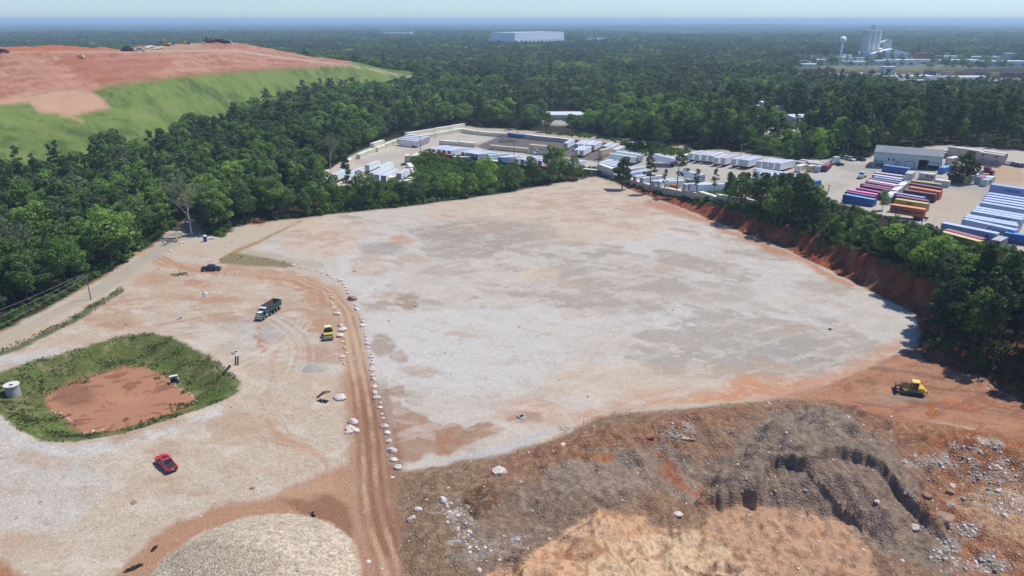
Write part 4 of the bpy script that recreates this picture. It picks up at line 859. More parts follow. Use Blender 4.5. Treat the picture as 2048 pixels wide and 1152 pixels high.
wx_, wy_, wz_, nz, vg = wx_[mm], wy_[mm], wz_[mm], nz[mm], vg[mm]
sc = rt.uniform(.28, .62, len(wx_))*(1+.5*nz)*np.where(vg, 1.2, 1); pidw = np.where(nz > .25, 0, np.where(rt.rand(len(wx_)) < .15, 2, 1))
scatter('weeds', 'green weeds and tufts round the red pond basin and lane verge', 'weeds', np.stack([wx_, wy_, wz_-.1], 1), rt.rand(len(wx_))*6.28, np.stack([sc, sc, sc], 1), pidw, WDM)
print('brush', len(bx), 'weeds', len(wx_))
# ------------------------------------------------------------------ haze
def haze():
    me = bpy.data.meshes.new('haze'); x0, x1, y0, y1, z0, z1 = -33000, 33000, -3000, 33500, -130, 96
    v = [(x, y, z) for z in (z0, z1) for y in (y0, y1) for x in (x0, x1)]
    me.from_pydata(v, [], [(0,2,3,1),(4,5,7,6),(0,1,5,4),(2,6,7,3),(0,4,6,2),(1,3,7,5)]); m = bpy.data.materials.new('air'); m.use_nodes = True
    n = m.node_tree.nodes; n.clear(); o = n.new('ShaderNodeOutputMaterial'); p = n.new('ShaderNodeVolumePrincipled')
    p.inputs['Color'].default_value = (.60, .80, 1.0, 1); p.inputs['Density'].default_value = .00012; p.inputs['Anisotropy'].default_value = .1
    m.node_tree.links.new(p.outputs[0], o.inputs['Volume']); me.materials.append(m)
    ob = link(bpy.data.objects.new('haze', me)); ob['kind'] = 'stuff'; ob['label'] = 'pale blue haze that fades the far land'; ob['category'] = 'haze'
haze()
# ------------------------------------------------------------------ mesh builder
class MB:
    def __init__(s): s.v = []; s.f = []; s.sm = []
    def add(s, v, f, smooth=False):
        o = len(s.v); s.v += [tuple(map(float, p)) for p in v]; s.f += [tuple(i+o for i in q_) for q_ in f]; s.sm += [smooth]*len(f)
    def box(s, c, d, rz=0.0, top=None, ry=0.0):
        """centre, size; top = (sx, sy, dx) scales and shifts the upper face"""
        x, y, z = d[0]/2, d[1]/2, d[2]/2; P = []
        for k in (-1, 1):
            sx, sy, dx = (top if (top and k == 1) else (1, 1, 0))
            for a, b in ((-1, -1), (1, -1), (1, 1), (-1, 1)): P.append([a*x*sx+dx, b*y*sy, k*z])
        ca, sa = math.cos(rz), math.sin(rz); cy, sy_ = math.cos(ry), math.sin(ry); out = []
        for p in P:
            X, Z = p[0]*cy+p[2]*sy_, -p[0]*sy_+p[2]*cy; out.append((c[0]+X*ca-p[1]*sa, c[1]+X*sa+p[1]*ca, c[2]+Z))
        s.add(out, [(3,2,1,0),(4,5,6,7),(0,1,5,4),(1,2,6,5),(2,3,7,6),(3,0,4,7)]); return s
    def prism(s, prof, y0, y1, y0t=None, y1t=None):
        """profile of (x, z) extruded along y; optional taper of the width with height via callables"""
        n = len(prof); a = [(x, (y0t(z) if y0t else y0), z) for x, z in prof]; b = [(x, (y1t(z) if y1t else y1), z) for x, z in prof]
        s.add(a+b, [tuple(range(n)), tuple(range(2*n-1, n-1, -1))]+[(i, i+n, (i+1) % n+n, (i+1) % n) for i in range(n)]); return s
    def cyl(s, p0, p1, r0, r1=None, n=12, caps=True, smooth=True):
        r1 = r0 if r1 is None else r1; p0, p1 = Vector(p0), Vector(p1); a = (p1-p0).normalized(); u = a.orthogonal().normalized(); w_ = a.cross(u); P = []
        for p, r in ((p0, r0), (p1, r1)):
            for i in range(n): th = 2*math.pi*i/n; P.append(tuple(p+(u*math.cos(th)+w_*math.sin(th))*r))
        s.add(P, [(i, (i+1) % n, (i+1) % n+n, i+n) for i in range(n)], smooth)
        if caps: s.add(P, [tuple(range(n-1, -1, -1)), tuple(range(n, 2*n))])
        return s
    def ball(s, c, r, n=14, m=8, sz=1.0):
        P = []; F = []
        for j in range(m+1):
            ph = math.pi*j/m
            for i in range(n): th = 2*math.pi*i/n; P.append((c[0]+r*math.sin(ph)*math.cos(th), c[1]+r*math.sin(ph)*math.sin(th), c[2]-r*math.cos(ph)*sz))
        for j in range(m):
            for i in range(n): F.append((j*n+i, j*n+(i+1) % n, (j+1)*n+(i+1) % n, (j+1)*n+i))
        s.add(P, F, True); return s
    def mesh(s, name, m=None):
        me = bpy.data.meshes.new(name); me.from_pydata(s.v, [], s.f)
        if m: me.materials.append(m)
        me.polygons.foreach_set('use_smooth', s.sm); me.update(); return me
    def obj(s, name, m, parent=None, color=None):
        o = link(bpy.data.objects.new(name, s.mesh(name, m)), parent)
        if color: o.color = (*color, 1)
        return o
def text_mesh(txt, size, m, name='lettering', bold=0.0, xscale=1.0):
    c = bpy.data.curves.new(name, 'FONT'); c.body = txt; c.size = size; c.align_x = 'CENTER'; c.align_y = 'CENTER'; c.offset = bold; c.extrude = .004
    o = bpy.data.objects.new(name, c); link(o); dg = bpy.context.evaluated_depsgraph_get(); me = bpy.data.meshes.new_from_object(o.evaluated_get(dg)); bpy.data.objects.remove(o)
    me.materials.clear(); me.materials.append(m); me.transform(Matrix.Diagonal((xscale, 1, 1, 1))); return me
def copy_tree(o, parent=None):
    c = o.copy(); scene.collection.objects.link(c); c.parent = parent
    for ch in o.children: copy_tree(ch, c)
    return c
def recolor(t, cmap):
    for ch in t.children:
        k = ch.name.split('.')[0]
        if k in cmap: ch.color = (*cmap[k], 1)
        recolor(ch, cmap)
MP = painted(); MPs = painted('gloss_paint', .25, .06)
M_TYRE = simple('tyre_rubber', (.018,.018,.018), .8); M_DARK = simple('dark_steel', (.03,.03,.032), .6, var=.3); M_RIM = simple('rim_metal', (.45,.45,.46), .35, .8)
M_GLASS = simple('dark_glass', (.015,.02,.025), .08, spec=.8); M_STEEL = simple('galvanised_steel', (.38,.39,.40), .45, .3, var=.25); M_CONC = simple('concrete', (.42,.40,.37), .85, var=.25, vscale=2, bump=.3)
M_RUST = simple('rusty_floor', (.16,.085,.05), .9, var=.4, vscale=1.5); M_WOOD = simple('weathered_wood', (.20,.15,.11), .9, var=.35, vscale=3); M_LOG = simple('pale_log', (.42,.33,.24), .9, var=.3, vscale=4)
M_BLK = simple('black_plastic', (.012,.012,.014), .4); M_NAVY = simple('navy_lettering', (.02,.04,.16), .5); M_BLKL = simple('black_lettering', (.015,.015,.018), .5); M_LAMPW = simple('clear_lens', (.7,.7,.68), .2); M_REDL = simple('red_lens', (.4,.02,.02), .3)
M_ROCK = simple('pale_rock', (.62,.54,.46), .9, var=.35, vscale=1.2, bump=.6); M_ROCKB = simple('brown_rock', (.30,.19,.13), .9, var=.35, vscale=1.2, bump=.6)
M_ROOFW = simple('white_sheet_roof', (.62,.63,.64), .5, var=.12, vscale=.3); M_GRVS = simple('grey_rubble', (.36,.34,.32), .9, var=.5, vscale=.8)

# ---- prototypes live in a holding list; the first use moves the prototype itself
class Proto:
    def __init__(s, fn): s.fn = fn; s.o = None; s.used = False
    def walk(s, o, L, put):
        for ch in sorted(o.children, key=lambda c: c.name):
            if put: ch.color = L.pop(0)
            else: L.append(tuple(ch.color))
            s.walk(ch, L, put)
    def __call__(s, loc, rz, label, cat=None, group=None, sc=(1,1,1), cmap=None):
        if s.o is None: s.o = s.fn(); s.df = []; s.walk(s.o, s.df, False)
        o = s.o if not s.used else copy_tree(s.o); s.used = True; s.walk(o, list(s.df), True)
        o.location = loc; o.rotation_euler = (0, 0, rz); o.scale = sc; o['label'] = label
        if cat: o['category'] = cat
        if group: o['group'] = group
        elif 'group' in o: del o['group']
        if cmap: recolor(o, cmap)
        return o
def corrug_side(b, L, y, z0, z1, pitch=.56, dep=.07):
    n = int(L/pitch); s_ = 1 if y > 0 else -1; P = []; F = []
    xs = []
    for i in range(n):
        x = -L/2+i*L/n; p = L/n; xs += [(x, 0), (x+p*.36, 0), (x+p*.5, 1), (x+p*.86, 1)]
    xs.append((L/2, 0))
    for x, k in xs: P += [(x, y-s_*dep*k, z0), (x, y-s_*dep*k, z1)]
    for i in range(len(xs)-1): q_ = (2*i, 2*i+2, 2*i+3, 2*i+1); F.append(q_ if s_ < 0 else q_[::-1])
    b.add(P, F)
def container_fn(L, Hh=2.6):
    def f():
        t = thing('shipping_container', 'x', 'container'); W_ = 2.44; b = MB()
        b.box((0, 0, .1), (L-.05, W_-.06, .2)); corrug_side(b, L-.3, W_/2-.03, .15, Hh-.12); corrug_side(b, L-.3, -W_/2+.03, .15, Hh-.12)
        for x in (-L/2+.08, L/2-.08):
            for y in (-W_/2+.08, W_/2-.08): b.box((x, y, Hh/2), (.17, .17, Hh))
        for y in (-W_/2+.05, W_/2-.05): b.box((0, y, Hh-.07), (L-.34, .11, .14)); b.box((0, y, .09), (L-.34, .12, .18))
        b.box((-L/2+.07, 0, Hh/2), (.06, W_-.34, Hh-.05)); b.obj('body', MP, t)
        r = MB(); r.box((0, 0, Hh-.02), (L-.36, W_-.22, .05))
        n = int(L/1.1)
        for i in range(n): r.box((-L/2+(i+.5)*L/n, 0, Hh+.02), (L/n*.5, W_-.5, .03))
        r.obj('roof', MP, t)
        d = MB()
        for s_ in (-1, 1): d.box((L/2-.05, s_*W_*.225, Hh/2), (.06, W_*.43, Hh-.16))
        dd = d.obj('door', MP, t); rr = MB()
        for y in (-.8, -.35, .35, .8): rr.cyl((L/2+.02, y, .2), (L/2+.02, y, Hh-.2), .025, n=5)
        rr.obj('lock_rod', M_STEEL, dd)
        return t
    return f
C40 = Proto(container_fn(12.19)); C20 = Proto(container_fn(6.06)); C40b = Proto(container_fn(12.19, 2.9))
def wheel_mesh(r, w_, twin=False):
    b = MB()
    for dy in ((-w_*.55, w_*.55) if twin else (0,)): b.cyl((0, dy-w_/2, 0), (0, dy+w_/2, 0), r, n=16)
    return b.mesh('wheel', M_TYRE)
WM_TR = wheel_mesh(.5, .28, True); WM_CAR = wheel_mesh(.4, .28); WM_TF = wheel_mesh(.52, .32)
rim_b = MB().cyl((0, -.03, 0), (0, .03, 0), .24, n=10); RIMM = rim_b.mesh('rim', M_RIM)
def wheel(parent, me, x, y, z, rim=None):
    o = link(bpy.data.objects.new('wheel', me), parent); o.location = (x, y, z)
    if rim: 
        r = link(bpy.data.objects.new('rim', RIMM), o); r.location = (0, (1 if y > 0 else -1)*rim, 0); r.scale = (me.vertices[0].co.length*1.0, 1, me.vertices[0].co.length*1.0)
        r.scale = (1.15, 1, 1.15)
    return o
def running_gear(t, L, z):
    b = MB()
    for y in (-.5, .5): b.box((-L*.33, y, z-.12), (4.6, .12, .2))
    for x in (-L*.5+2.3, -L*.5+3.6): b.cyl((x, -1.1, .5), (x, 1.1, .5), .07, n=6)
    b.box((-L/2+.25, 0, .55), (.1, 2.3, .12))
    for y in (-.85, .85): b.box((-L/2+.25, y, z-.4), (.08, .08, .5))
    g = b.obj('bogie', M_DARK, t)
    for x in (-L*.5+2.3, -L*.5+3.6):
        for y in (-.95, .95): wheel(g, WM_TR, x, y, .5)
    l = MB()
    for y in (-.75, .75): l.box((L/2-2.8, y, z/2), (.14, .14, z)); l.box((L/2-2.8, y, .05), (.35, .35, .08))
    l.box((L/2-2.8, 0, z*.55), (.08, 1.5, .08)); l.obj('landing_gear', M_DARK, t)
def trailer_fn(L=16.15):
    def f():
        t = thing('semi_trailer', 'x', 'trailer'); z0, z1 = 1.15, 4.05; b = MB()
        b.box((0, 0, (z0+z1)/2), (L, 2.56, z1-z0)); b.box((0, 0, z0+.02), (L+.02, 2.6, .22))
        for y in (-1.29, 1.29): b.box((0, y, z1-.09), (L+.02, .05, .2))
        for i in range(22): 
            for y in (-1.285, 1.285): b.box((-L/2+(i+.5)*L/22, y, (z0+z1)/2), (.06, .03, z1-z0-.5))
        b.obj('body', MP, t); r = MB(); r.box((0, 0, z1+.015), (L-.06, 2.46, .05))
        for i in range(12): r.box((-L/2+(i+.5)*L/12, 0, z1+.045), (.07, 2.4, .02))
        r.obj('roof', MP, t)
        d = MB()
        for s_ in (-1, 1): d.box((-L/2-.03, s_*.62, (z0+z1)/2+.05), (.05, 1.2, z1-z0-.3))
        dd = d.obj('door', MP, t); rr = MB()
        for y in (-.95, -.35, .35, .95): rr.cyl((-L/2-.08, y, z0+.2), (-L/2-.08, y, z1-.2), .025, n=5)
        rr.obj('lock_rod', M_DARK, dd); running_gear(t, L, z0); return t
    return f
T53 = Proto(trailer_fn(16.15))
def chassis_fn(L=12.4):
    def f():
        t = thing('container_chassis', 'x', 'chassis'); b = MB()
        for y in (-.5, .5): b.box((0, y, 1.2), (L, .14, .28))
        for i in range(6): b.box((-L/2+(i+.5)*L/6, 0, 1.2), (.12, .9, .2))
        for x in (-L/2+.1, L/2-.1): b.box((x, 0, 1.25), (.18, 2.4, .2))
        b.obj('frame', M_DARK, t); running_gear(t, L, 1.1); return t
    return f
CHS = Proto(chassis_fn())
def arch(x, r, z, n=7): return [(x-r*math.cos(math.pi*i/(n-1)), z+r*math.sin(math.pi*i/(n-1))) for i in range(n)]
def pickup_fn(col, cover):
    def f():
        t = thing('pickup_truck', 'x', 'pickup'); L = 5.85
        prof = [(-2.9,.55),(-2.9,1.12),(-2.75,1.2),(2.05,1.22),(2.75,1.08),(2.92,.85),(2.92,.5)]+[(x, z) for x, z in reversed(arch(1.85,.47,.42))]+[(1.2,.42),(-1.2,.42)]+[(x, z) for x, z in reversed(arch(-1.75,.47,.42))]+[(-2.5,.5)]
        b = MB(); tp = lambda z: .98-.05*max(0, (z-.7))-.06*max(0, .55-z)*2
        b.prism(prof[::-1], -1, 1, lambda z: -tp(z), lambda z: tp(z)); b.box((2.1, 0, 1.21), (1.3, 1.5, .1), top=(.9, .8, -.05)); b.obj('body', MPs, t, col)
        c = MB(); c.box((.1, 0, 1.55), (2.9, 1.78, .72), top=(.66, .80, -.1)); c.obj('cabin', M_GLASS, t)
        r = MB(); r.box((0, 0, 1.93), (1.85, 1.42, .07)); 
        for s_ in (-1, 1):
            for x0, x1 in ((1.5, .9), (.05, -.02), (-1.32, -1.02)): r.cyl((x0, s_*.86, 1.2), (x1, s_*.69, 1.92), .05, n=5)
        rf = r.obj('cab_roof', MPs, t, col); MB().box((.15, 0, 1.975), (.9, .95, .02)).obj('sunroof', M_GLASS, rf)
        k = MB(); k.box((-2.1, 0, 1.21), (1.5, 1.6, .06)); 
        for i in range(3): k.box((-2.55+i*.48, 0, 1.25), (.03, 1.5, .02))
        k.obj('bed_cover', M_DARK if cover else M_BLK, t)
        for x in (1.85, -1.75):
            for y in (-.84, .84): wheel(t, WM_CAR, x, y, .4, .15)
        MB().box((-2.95, 0, .58), (.16, 1.8, .2)).obj('rear_bumper', M_DARK, t); MB().box((2.95, 0, .55), (.14, 1.8, .24)).obj('front_bumper', M_DARK, t)
        MB().box((-2.99, 0, .82), (.03, .34, .16)).obj('number_plate', M_LAMPW, t)
        for s_ in (-1, 1):
            MB().box((-2.91, s_*.86, .95), (.05, .16, .34)).obj('tail_light', M_REDL, t); MB().box((2.86, s_*.78, .92), (.12, .3, .16)).obj('headlight', M_LAMPW, t)
            MB().box((1.0, s_*1.08, 1.3), (.16, .22, .18)).obj('mirror', M_BLK, t)
        for s_ in (-1, 1): MB().box((.3, s_*.975, .98), (.14, .03, .04)).obj('door_handle', M_BLK, t)
        return t
    return f
def dumptruck_fn():
    t = thing('dump_truck', 'x', 'truck'); G = (.012,.07,.055); Wh = (.7,.7,.7)
    b = MB()
    for y in (-.42, .42): b.box((-.6, y, .95), (9.0, .12, .3))
    b.box((-1.2, 0, .8), (.3, 2.0, .3)); b.obj('frame', M_DARK, t)
    h = MB(); h.box((3.7, 0, 1.55), (1.9, 1.7, 1.1), top=(.86, .78, -.1)); hd_ = h.obj('hood', MPs, t, G); MB().box((3.6, 0, 2.115), (1.45, 1.2, .05)).obj('hood_top', MPs, hd_, Wh)
    f = MB()
    for s_ in (-1, 1): f.prism(arch(3.7, .78, .75)+[(4.4,.75),(3.0,.75)], s_*.8, s_*1.2)
    f.obj('fender', MPs, t, G)
    MB().box((4.7, 0, 1.45), (.1, 1.2, .95)).obj('grille', M_RIM, t); MB().box((4.75, 0, .72), (.25, 2.4, .36)).obj('bumper', M_RIM, t)
    for s_ in (-1, 1): MB().box((4.6, s_*.95, 1.3), (.2, .3, .25)).obj('headlight', M_LAMPW, t)
    c = MB(); c.box((2.1, 0, 1.6), (1.5, 2.1, 1.2)); cb = c.obj('cab', MPs, t, G)
    g = MB(); g.box((2.1, 0, 2.5), (1.48, 2.0, .68), top=(.86, .9, -.08)); g.obj('window', M_GLASS, cb)
    r = MB(); r.box((2.0, 0, 2.92), (1.4, 1.95, .16), top=(.9, .9, 0)); r.obj('cab_roof', MPs, t, Wh)
    for s_ in (-1, 1): MB().cyl((1.2, s_*1.05, .9), (1.2, s_*1.05, 3.2), .09, n=8).obj('exhaust_stack', M_RIM, t); MB().box((2.85, s_*1.35, 2.3), (.12, .25, .5)).obj('mirror', M_RIM, t)
    for s_ in (-1, 1): MB().cyl((1.6, s_*.95, .8), (2.7, s_*.95, .8), .3, n=10).obj('fuel_tank', M_RIM, t)
    d = MB(); x0, x1, w_, z0, z1 = -4.9, .95, 1.22, 1.35, 2.95; th = .08
    d.box(((x0+x1)/2, 0, z0), (x1-x0, 2*w_, .14))
    for s_ in (-1, 1):
        d.box(((x0+x1)/2, s_*w_, (z0+z1)/2), (x1-x0, th, z1-z0))
        d.box(((x0+x1)/2, s_*(w_+.05), z1-.05), (x1-x0, .12, .16)); d.box(((x0+x1)/2, s_*(w_+.05), z0+.1), (x1-x0, .12, .16))
        for i in range(6): d.box((x0+.4+i*(x1-x0-.8)/5, s_*(w_+.06), (z0+z1)/2), (.14, .06, z1-z0-.35))
    d.box((x1, 0, (z0+z1)/2+.1), (th, 2*w_-.1, z1-z0+.2)); d.box((x0, 0, (z0+z1)/2), (th, 2*w_-.1, z1-z0-.06))
    d.box((1.35, 0, z1+.12), (.95, 2*w_, .08)); bd = d.obj('dump_body', MPs, t, G)
    MB().box(((x0+x1)/2, 0, z0+.1), (x1-x0-.3, 2*w_-.2, .06)).obj('bed_floor', M_RUST, bd)
    for s_ in (-1, 1): MB().box(((x0+x1)/2, s_*(w_-.055), (z0+z1)/2), (x1-x0-.3, .03, z1-z0-.3)).obj('bed_lining', M_RUST, bd)
    MB().box(((x1)-.06, 0, (z0+z1)/2), (.03, 2*w_-.3, z1-z0-.3)).obj('bed_lining', M_RUST, bd)
    for s_ in (-1, 1): wheel(t, WM_TF, 3.7, s_*1.02, .52, .17)
    for x in (-1.1, -2.45, -3.8): 
        for s_ in (-1, 1): wheel(t, WM_TR, x, s_*.98, .5, .31)
    for s_ in (-1, 1): wheel(t, WM_TF, .45, s_*1.0, .52, .17)
    return t
def roller_fn():
    t = thing('road_roller', 'x', 'roller'); Y = (.50,.42,.08)
    d = MB().cyl((1.9, -1.05, .78), (1.9, 1.05, .78), .76, n=24); d.obj('drum', M_STEEL, t)
    f = MB()
    for s_ in (-1, 1): f.box((1.9, s_*1.17, .85), (1.7, .12, .5))
    f.box((2.75, 0, .95), (.18, 2.42, .42)); f.box((1.05, 0, 1.0), (.2, 2.42, .6)); f.box((1.9, 0, 1.62), (1.3, 2.3, .1)); f.obj('drum_frame', MPs, t, Y)
    MB().box((.6, 0, .85), (.8, .7, .5)).obj('articulation_joint', M_DARK, t)
    c = MB(); c.box((-.1, 0, 1.05), (1.3, 1.7, .7)); c.obj('platform', M_DARK, t)
    e = MB(); e.box((-1.7, 0, 1.35), (2.0, 1.55, 1.0), top=(.85, .85, .08)); e.obj('engine_cover', MPs, t, Y)
    cb = MB(); cb.box((-.1, 0, 2.05), (1.25, 1.5, 1.3), top=(.92, .92, 0)); cb.obj('cab', M_GLASS, t)
    r = MB(); r.box((-.1, -.42, 2.76), (1.5, .78, .1)); r.box((-.1, .42, 2.76), (1.5, .78, .1)); r.box((-.1, 0, 2.73), (1.4, .2, .05)); r.obj('canopy', MPs, t, (.70,.66,.26))
    wm = MB().cyl((0, -.28, 0), (0, .28, 0), .74, n=18).mesh('wheel', M_TYRE)
    for s_ in (-1, 1): wheel(t, wm, -1.45, s_*.82, .74)
    return t
def dozer_fn():
    t = thing('bulldozer', 'x', 'bulldozer'); Y = (.68,.42,.05)
    for s_ in (-1, 1):
        k = MB(); pr = [(-2.2,.12),(1.5,.05),(2.0,.35),(2.05,.75),(1.6,1.02),(-1.5,1.12),(-2.3,.85),(-2.5,.45)]
        k.prism(pr, s_*1.25-.28, s_*1.25+.28); tk = k.obj('track', M_DARK, t); g = MB()
        for i in range(17): g.box((-2.0+i*.22, s_*1.25, 1.09-.03*abs(i-3)*.15), (.08, .6, .06))
        g.obj('track_shoe', simple('worn_steel', (.35,.3,.22), .5, .4) if s_ < 0 else bpy.data.materials['worn_steel'], tk)
    b = MB(); b.box((-.3, 0, .95), (4.2, 1.9, .6)); b.box((-1.75, 0, 1.55), (1.3, 2.5, .65), top=(.9, .9, .05)); b.box((-2.35, 0, 1.2), (.5, 1.6, .7)); b.obj('body', MPs, t, Y)
    h = MB(); h.box((1.15, 0, 1.65), (1.9, 1.15, .95), top=(1, .9, 0)); hh = h.obj('engine_hood', MPs, t, (.30,.20,.05)); MB().box((1.15, 0, 2.15), (1.8, .95, .06)).obj('hood_top', M_DARK, hh)
    MB().cyl((1.3, .25, 2.15), (1.3, .25, 2.85), .07, n=8).obj('exhaust_pipe', M_DARK, t)
    c = MB(); c.box((-.55, 0, 2.15), (1.35, 1.6, 1.5), top=(.9, .88, 0)); cb = c.obj('cab', M_GLASS, t)
    r = MB(); r.box((-.65, 0, 2.97), (1.7, 1.75, .2), top=(.92, .9, 0)); r.obj('cab_roof', MPs, t, (.78,.60,.12))
    p = MB()
    for x in (.08, -1.2):
        for s_ in (-1, 1): p.cyl((x, s_*.76, 1.4), (x-.04, s_*.7, 2.9), .06, n=5)
    p.obj('cab_pillar', MPs, t, Y)
    bl = MB(); pr = [(3.0,.05),(3.15,.1),(2.98,.5),(2.98,1.0),(3.2,1.45),(3.08,1.45),(2.85,1.0),(2.85,.5)]; bl.prism(pr, -1.95, 1.95); bl.obj('blade', M_DARK, t)
    a = MB()
    for s_ in (-1, 1): a.box((1.4, s_*1.68, .6), (3.2, .18, .28)); a.cyl((1.9, s_*.75, 1.75), (2.9, s_*.8, .8), .08, n=6)
    a.obj('push_arm', M_DARK, t)
    rp = MB(); rp.box((-2.85, 0, 1.0), (.3, 1.5, .35)); rp.box((-3.15, 0, .7), (.22, .3, 1.0)); rp.obj('ripper', MPs, t, Y)
    return t
def excavator_fn():
    t = thing('excavator', 'x', 'excavator'); Y = (.62,.38,.04)
    for s_ in (-1, 1): MB().prism([(-2.2,.1),(2.2,.1),(2.5,.5),(2.1,.95),(-2.1,.95),(-2.5,.5)], s_*1.3-.35, s_*1.3+.35).obj('track', M_DARK, t)
    b = MB(); b.box((-.6, 0, 1.9), (4.2, 2.9, 1.3), top=(.95, .95, 0)); b.obj('body', MPs, t, Y)
    MB().box((1.0, .85, 2.6), (1.5, 1.1, 1.7), top=(.85, .9, 0)).obj('cab', M_GLASS, t)
    a = MB(); a.cyl((1.2, -.3, 2.2), (3.4, -.3, 6.2), .42, .3, n=6); a.obj('boom', MPs, t, Y); a = MB(); a.cyl((3.4, -.3, 6.2), (5.9, -.3, 3.2), .3, .2, n=6); a.obj('stick', MPs, t, Y)
    MB().prism([(5.6,3.3),(6.4,3.0),(6.3,2.0),(5.3,1.9),(5.2,2.7)], -1.0, .4).obj('bucket', M_DARK, t)
    return t
def tractor_fn():
    t = thing('semi_tractor', 'x', 'truck'); Wh = (.72,.73,.74)
    MB().box((-.5, 0, .85), (6.6, .9, .3)).obj('frame', M_DARK, t)
    MB().box((2.3, 0, 1.45), (1.7, 1.7, 1.1), top=(.85, .8, -.1)).obj('hood', MPs, t, Wh)
    cb = MB().box((.4, 0, 2.1), (2.3, 2.35, 2.4), top=(.88, .95, -.1)).obj('cab', MPs, t, Wh); MB().box((1.42, 0, 2.45), (.12, 1.9, .7), ry=-.15).obj('windshield', M_GLASS, cb)
    for s_ in (-1, 1): MB().box((.95, s_*1.165, 2.4), (.8, .04, .6)).obj('side_window', M_GLASS, cb)
    MB().box((3.2, 0, .7), (.2, 2.3, .35)).obj('bumper', M_RIM, t); MB().box((-2.4, 0, 1.1), (1.0, 1.0, .15)).obj('fifth_wheel', M_DARK, t)
    for s_ in (-1, 1): wheel(t, WM_TF, 2.3, s_*1.0, .52); wheel(t, WM_TR, -1.8, s_*.95, .5); wheel(t, WM_TR, -3.1, s_*.95, .5)
    return t
def car_fn():
    t = thing('parked_car', 'x', 'car')
    prof = [(-2.25,.45),(-2.3,.85),(-1.7,.95),(1.2,.95),(2.1,.82),(2.25,.5)]+list(reversed(arch(1.35,.38,.35)))+list(reversed(arch(-1.35,.38,.35)))
    MB().prism(prof[::-1], -.88, .88).obj('body', MPs, t, (.7,.7,.7)); MB().box((-.3, 0, 1.2), (2.6, 1.6, .5), top=(.62, .82, -.05)).obj('cabin', M_GLASS, t); MB().box((-.35, 0, 1.47), (1.6, 1.3, .05)).obj('car_roof', MPs, t, (.7,.7,.7))
    for x in (1.35, -1.35):
        for s_ in (-1, 1): wheel(t, WM_CAR, x, s_*.78, .36)
    return t
DOZ = Proto(dozer_fn); EXC = Proto(excavator_fn); TRC = Proto(tractor_fn); CAR = Proto(car_fn)
def rock_mesh(seed, m, fl=.7):
    rs = np.random.RandomState(seed); import bmesh
    bm = bmesh.new(); bmesh.ops.create_icosphere(bm, subdivisions=3, radius=1.0)
    pl = [(v/np.linalg.norm(v), rs.uniform(.55, .9)) for v in rs.normal(size=(9, 3))]
    for v in bm.verts:
        p = np.array(v.co)
        for nn, d in pl:
            k = p@nn
            if k > d: p = p-nn*(k-d)*.92
        p = p*(1+.05*math.sin(p[0]*9+seed)*math.cos(p[1]*8)+.04*rs.normal()); p[2] *= fl; v.co = p
    me = bpy.data.meshes.new('rock'); bm.to_mesh(me); bm.free(); me.materials.append(m); return me
RKM = [rock_mesh(s, M_ROCK, f) for s, f in ((1,.7),(2,.62),(3,.8),(4,.55))]; RKB = [rock_mesh(5, M_ROCKB, .8), rock_mesh(6, M_ROCKB, .4)]; RKG = [rock_mesh(7+i, M_GRVS, .7) for i in range(3)]
# ------------------------------------------------------------------ placing
def ang2(a, b): return math.atan2(b[1]-a[1], b[0]-a[0])
def place_px(P, pc, pfrom, pto, label, cat=None, group=None, sc=1, cmap=None, dz=0.0):
    """stand a thing on the ground under pc, pointing from pfrom to pto"""
    x, y, z = on_ground(*pc); a = on_ground(*pfrom); b = on_ground(*pto)
    return P((x, y, z+dz), ang2(a, b), label, cat, group, (sc, sc, sc), cmap)
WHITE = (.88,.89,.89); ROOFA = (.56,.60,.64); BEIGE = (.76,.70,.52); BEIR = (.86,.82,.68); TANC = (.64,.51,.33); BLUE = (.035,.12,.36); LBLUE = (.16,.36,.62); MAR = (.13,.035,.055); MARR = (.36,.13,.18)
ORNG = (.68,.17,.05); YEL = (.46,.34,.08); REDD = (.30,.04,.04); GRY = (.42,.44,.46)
def box_px(P, L0, h, p1, p2, label, cat, group, cmap, up=0.0, flip=False, lim=(.86, 1.2)):
    """p1, p2: photo pixels of the roof's two ends (roof at h above the ground)"""
    a = on_ground(p1[0], p1[1], h+up); b = on_ground(p2[0], p2[1], h+up); L = math.dist(a[:2], b[:2]); k = min(max(L/L0, lim[0]), lim[1])
    kk = 1+(k-1)*.35 if k > 1 else 1.0
    rz = ang2(a, b)+(math.pi if flip else 0)
    return P(((a[0]+b[0])/2, (a[1]+b[1])/2, (a[2]+b[2])/2+up), rz, label, cat, group, (k, kk, kk), cmap)
ORD = ['first','second','third','fourth','fifth','sixth','seventh','eighth','ninth','tenth','eleventh','twelfth','thirteenth','fourteenth','fifteenth','sixteenth','seventeenth','eighteenth','nineteenth','twentieth','twenty-first','twenty-second']
def cont_row(items, label, group, col, roof, P=None, h=2.6, up=0.0, jitter=.05):
    rs = random.Random(len(items)*7+int(up))
    for i, (p1, p2) in enumerate(items):
        j = 1+rs.uniform(-jitter, jitter)
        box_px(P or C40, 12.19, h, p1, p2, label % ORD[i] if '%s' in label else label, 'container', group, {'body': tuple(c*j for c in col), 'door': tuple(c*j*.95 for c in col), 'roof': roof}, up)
cont_row([((634,351),(657,340)),((682,329),(706,314)),((716,309),(731,302)),((731,302),(748,297)),((752,295),(768,289)),((769,288),(782,283)),((783,283),(795,278))],
         '%s beige container, counted from the near end, of the wall curving along the wood', 'beige containers walling the west side of the yard', BEIGE, BEIR)
cont_row([((741,288),(768,279.5))], 'single beige container raised on top of the curving wall', 'beige containers walling the west side of the yard', BEIGE, BEIR, up=2.62)
cont_row([((811,266),(840,261.5)),((840,261.5),(869,257.3)),((869,257),(900,252.2)),((900,252),(928,247.5))], '%s container from the left, upper tier of the double back wall', 'upper containers of the double back wall', BEIGE, BEIR, up=2.62)
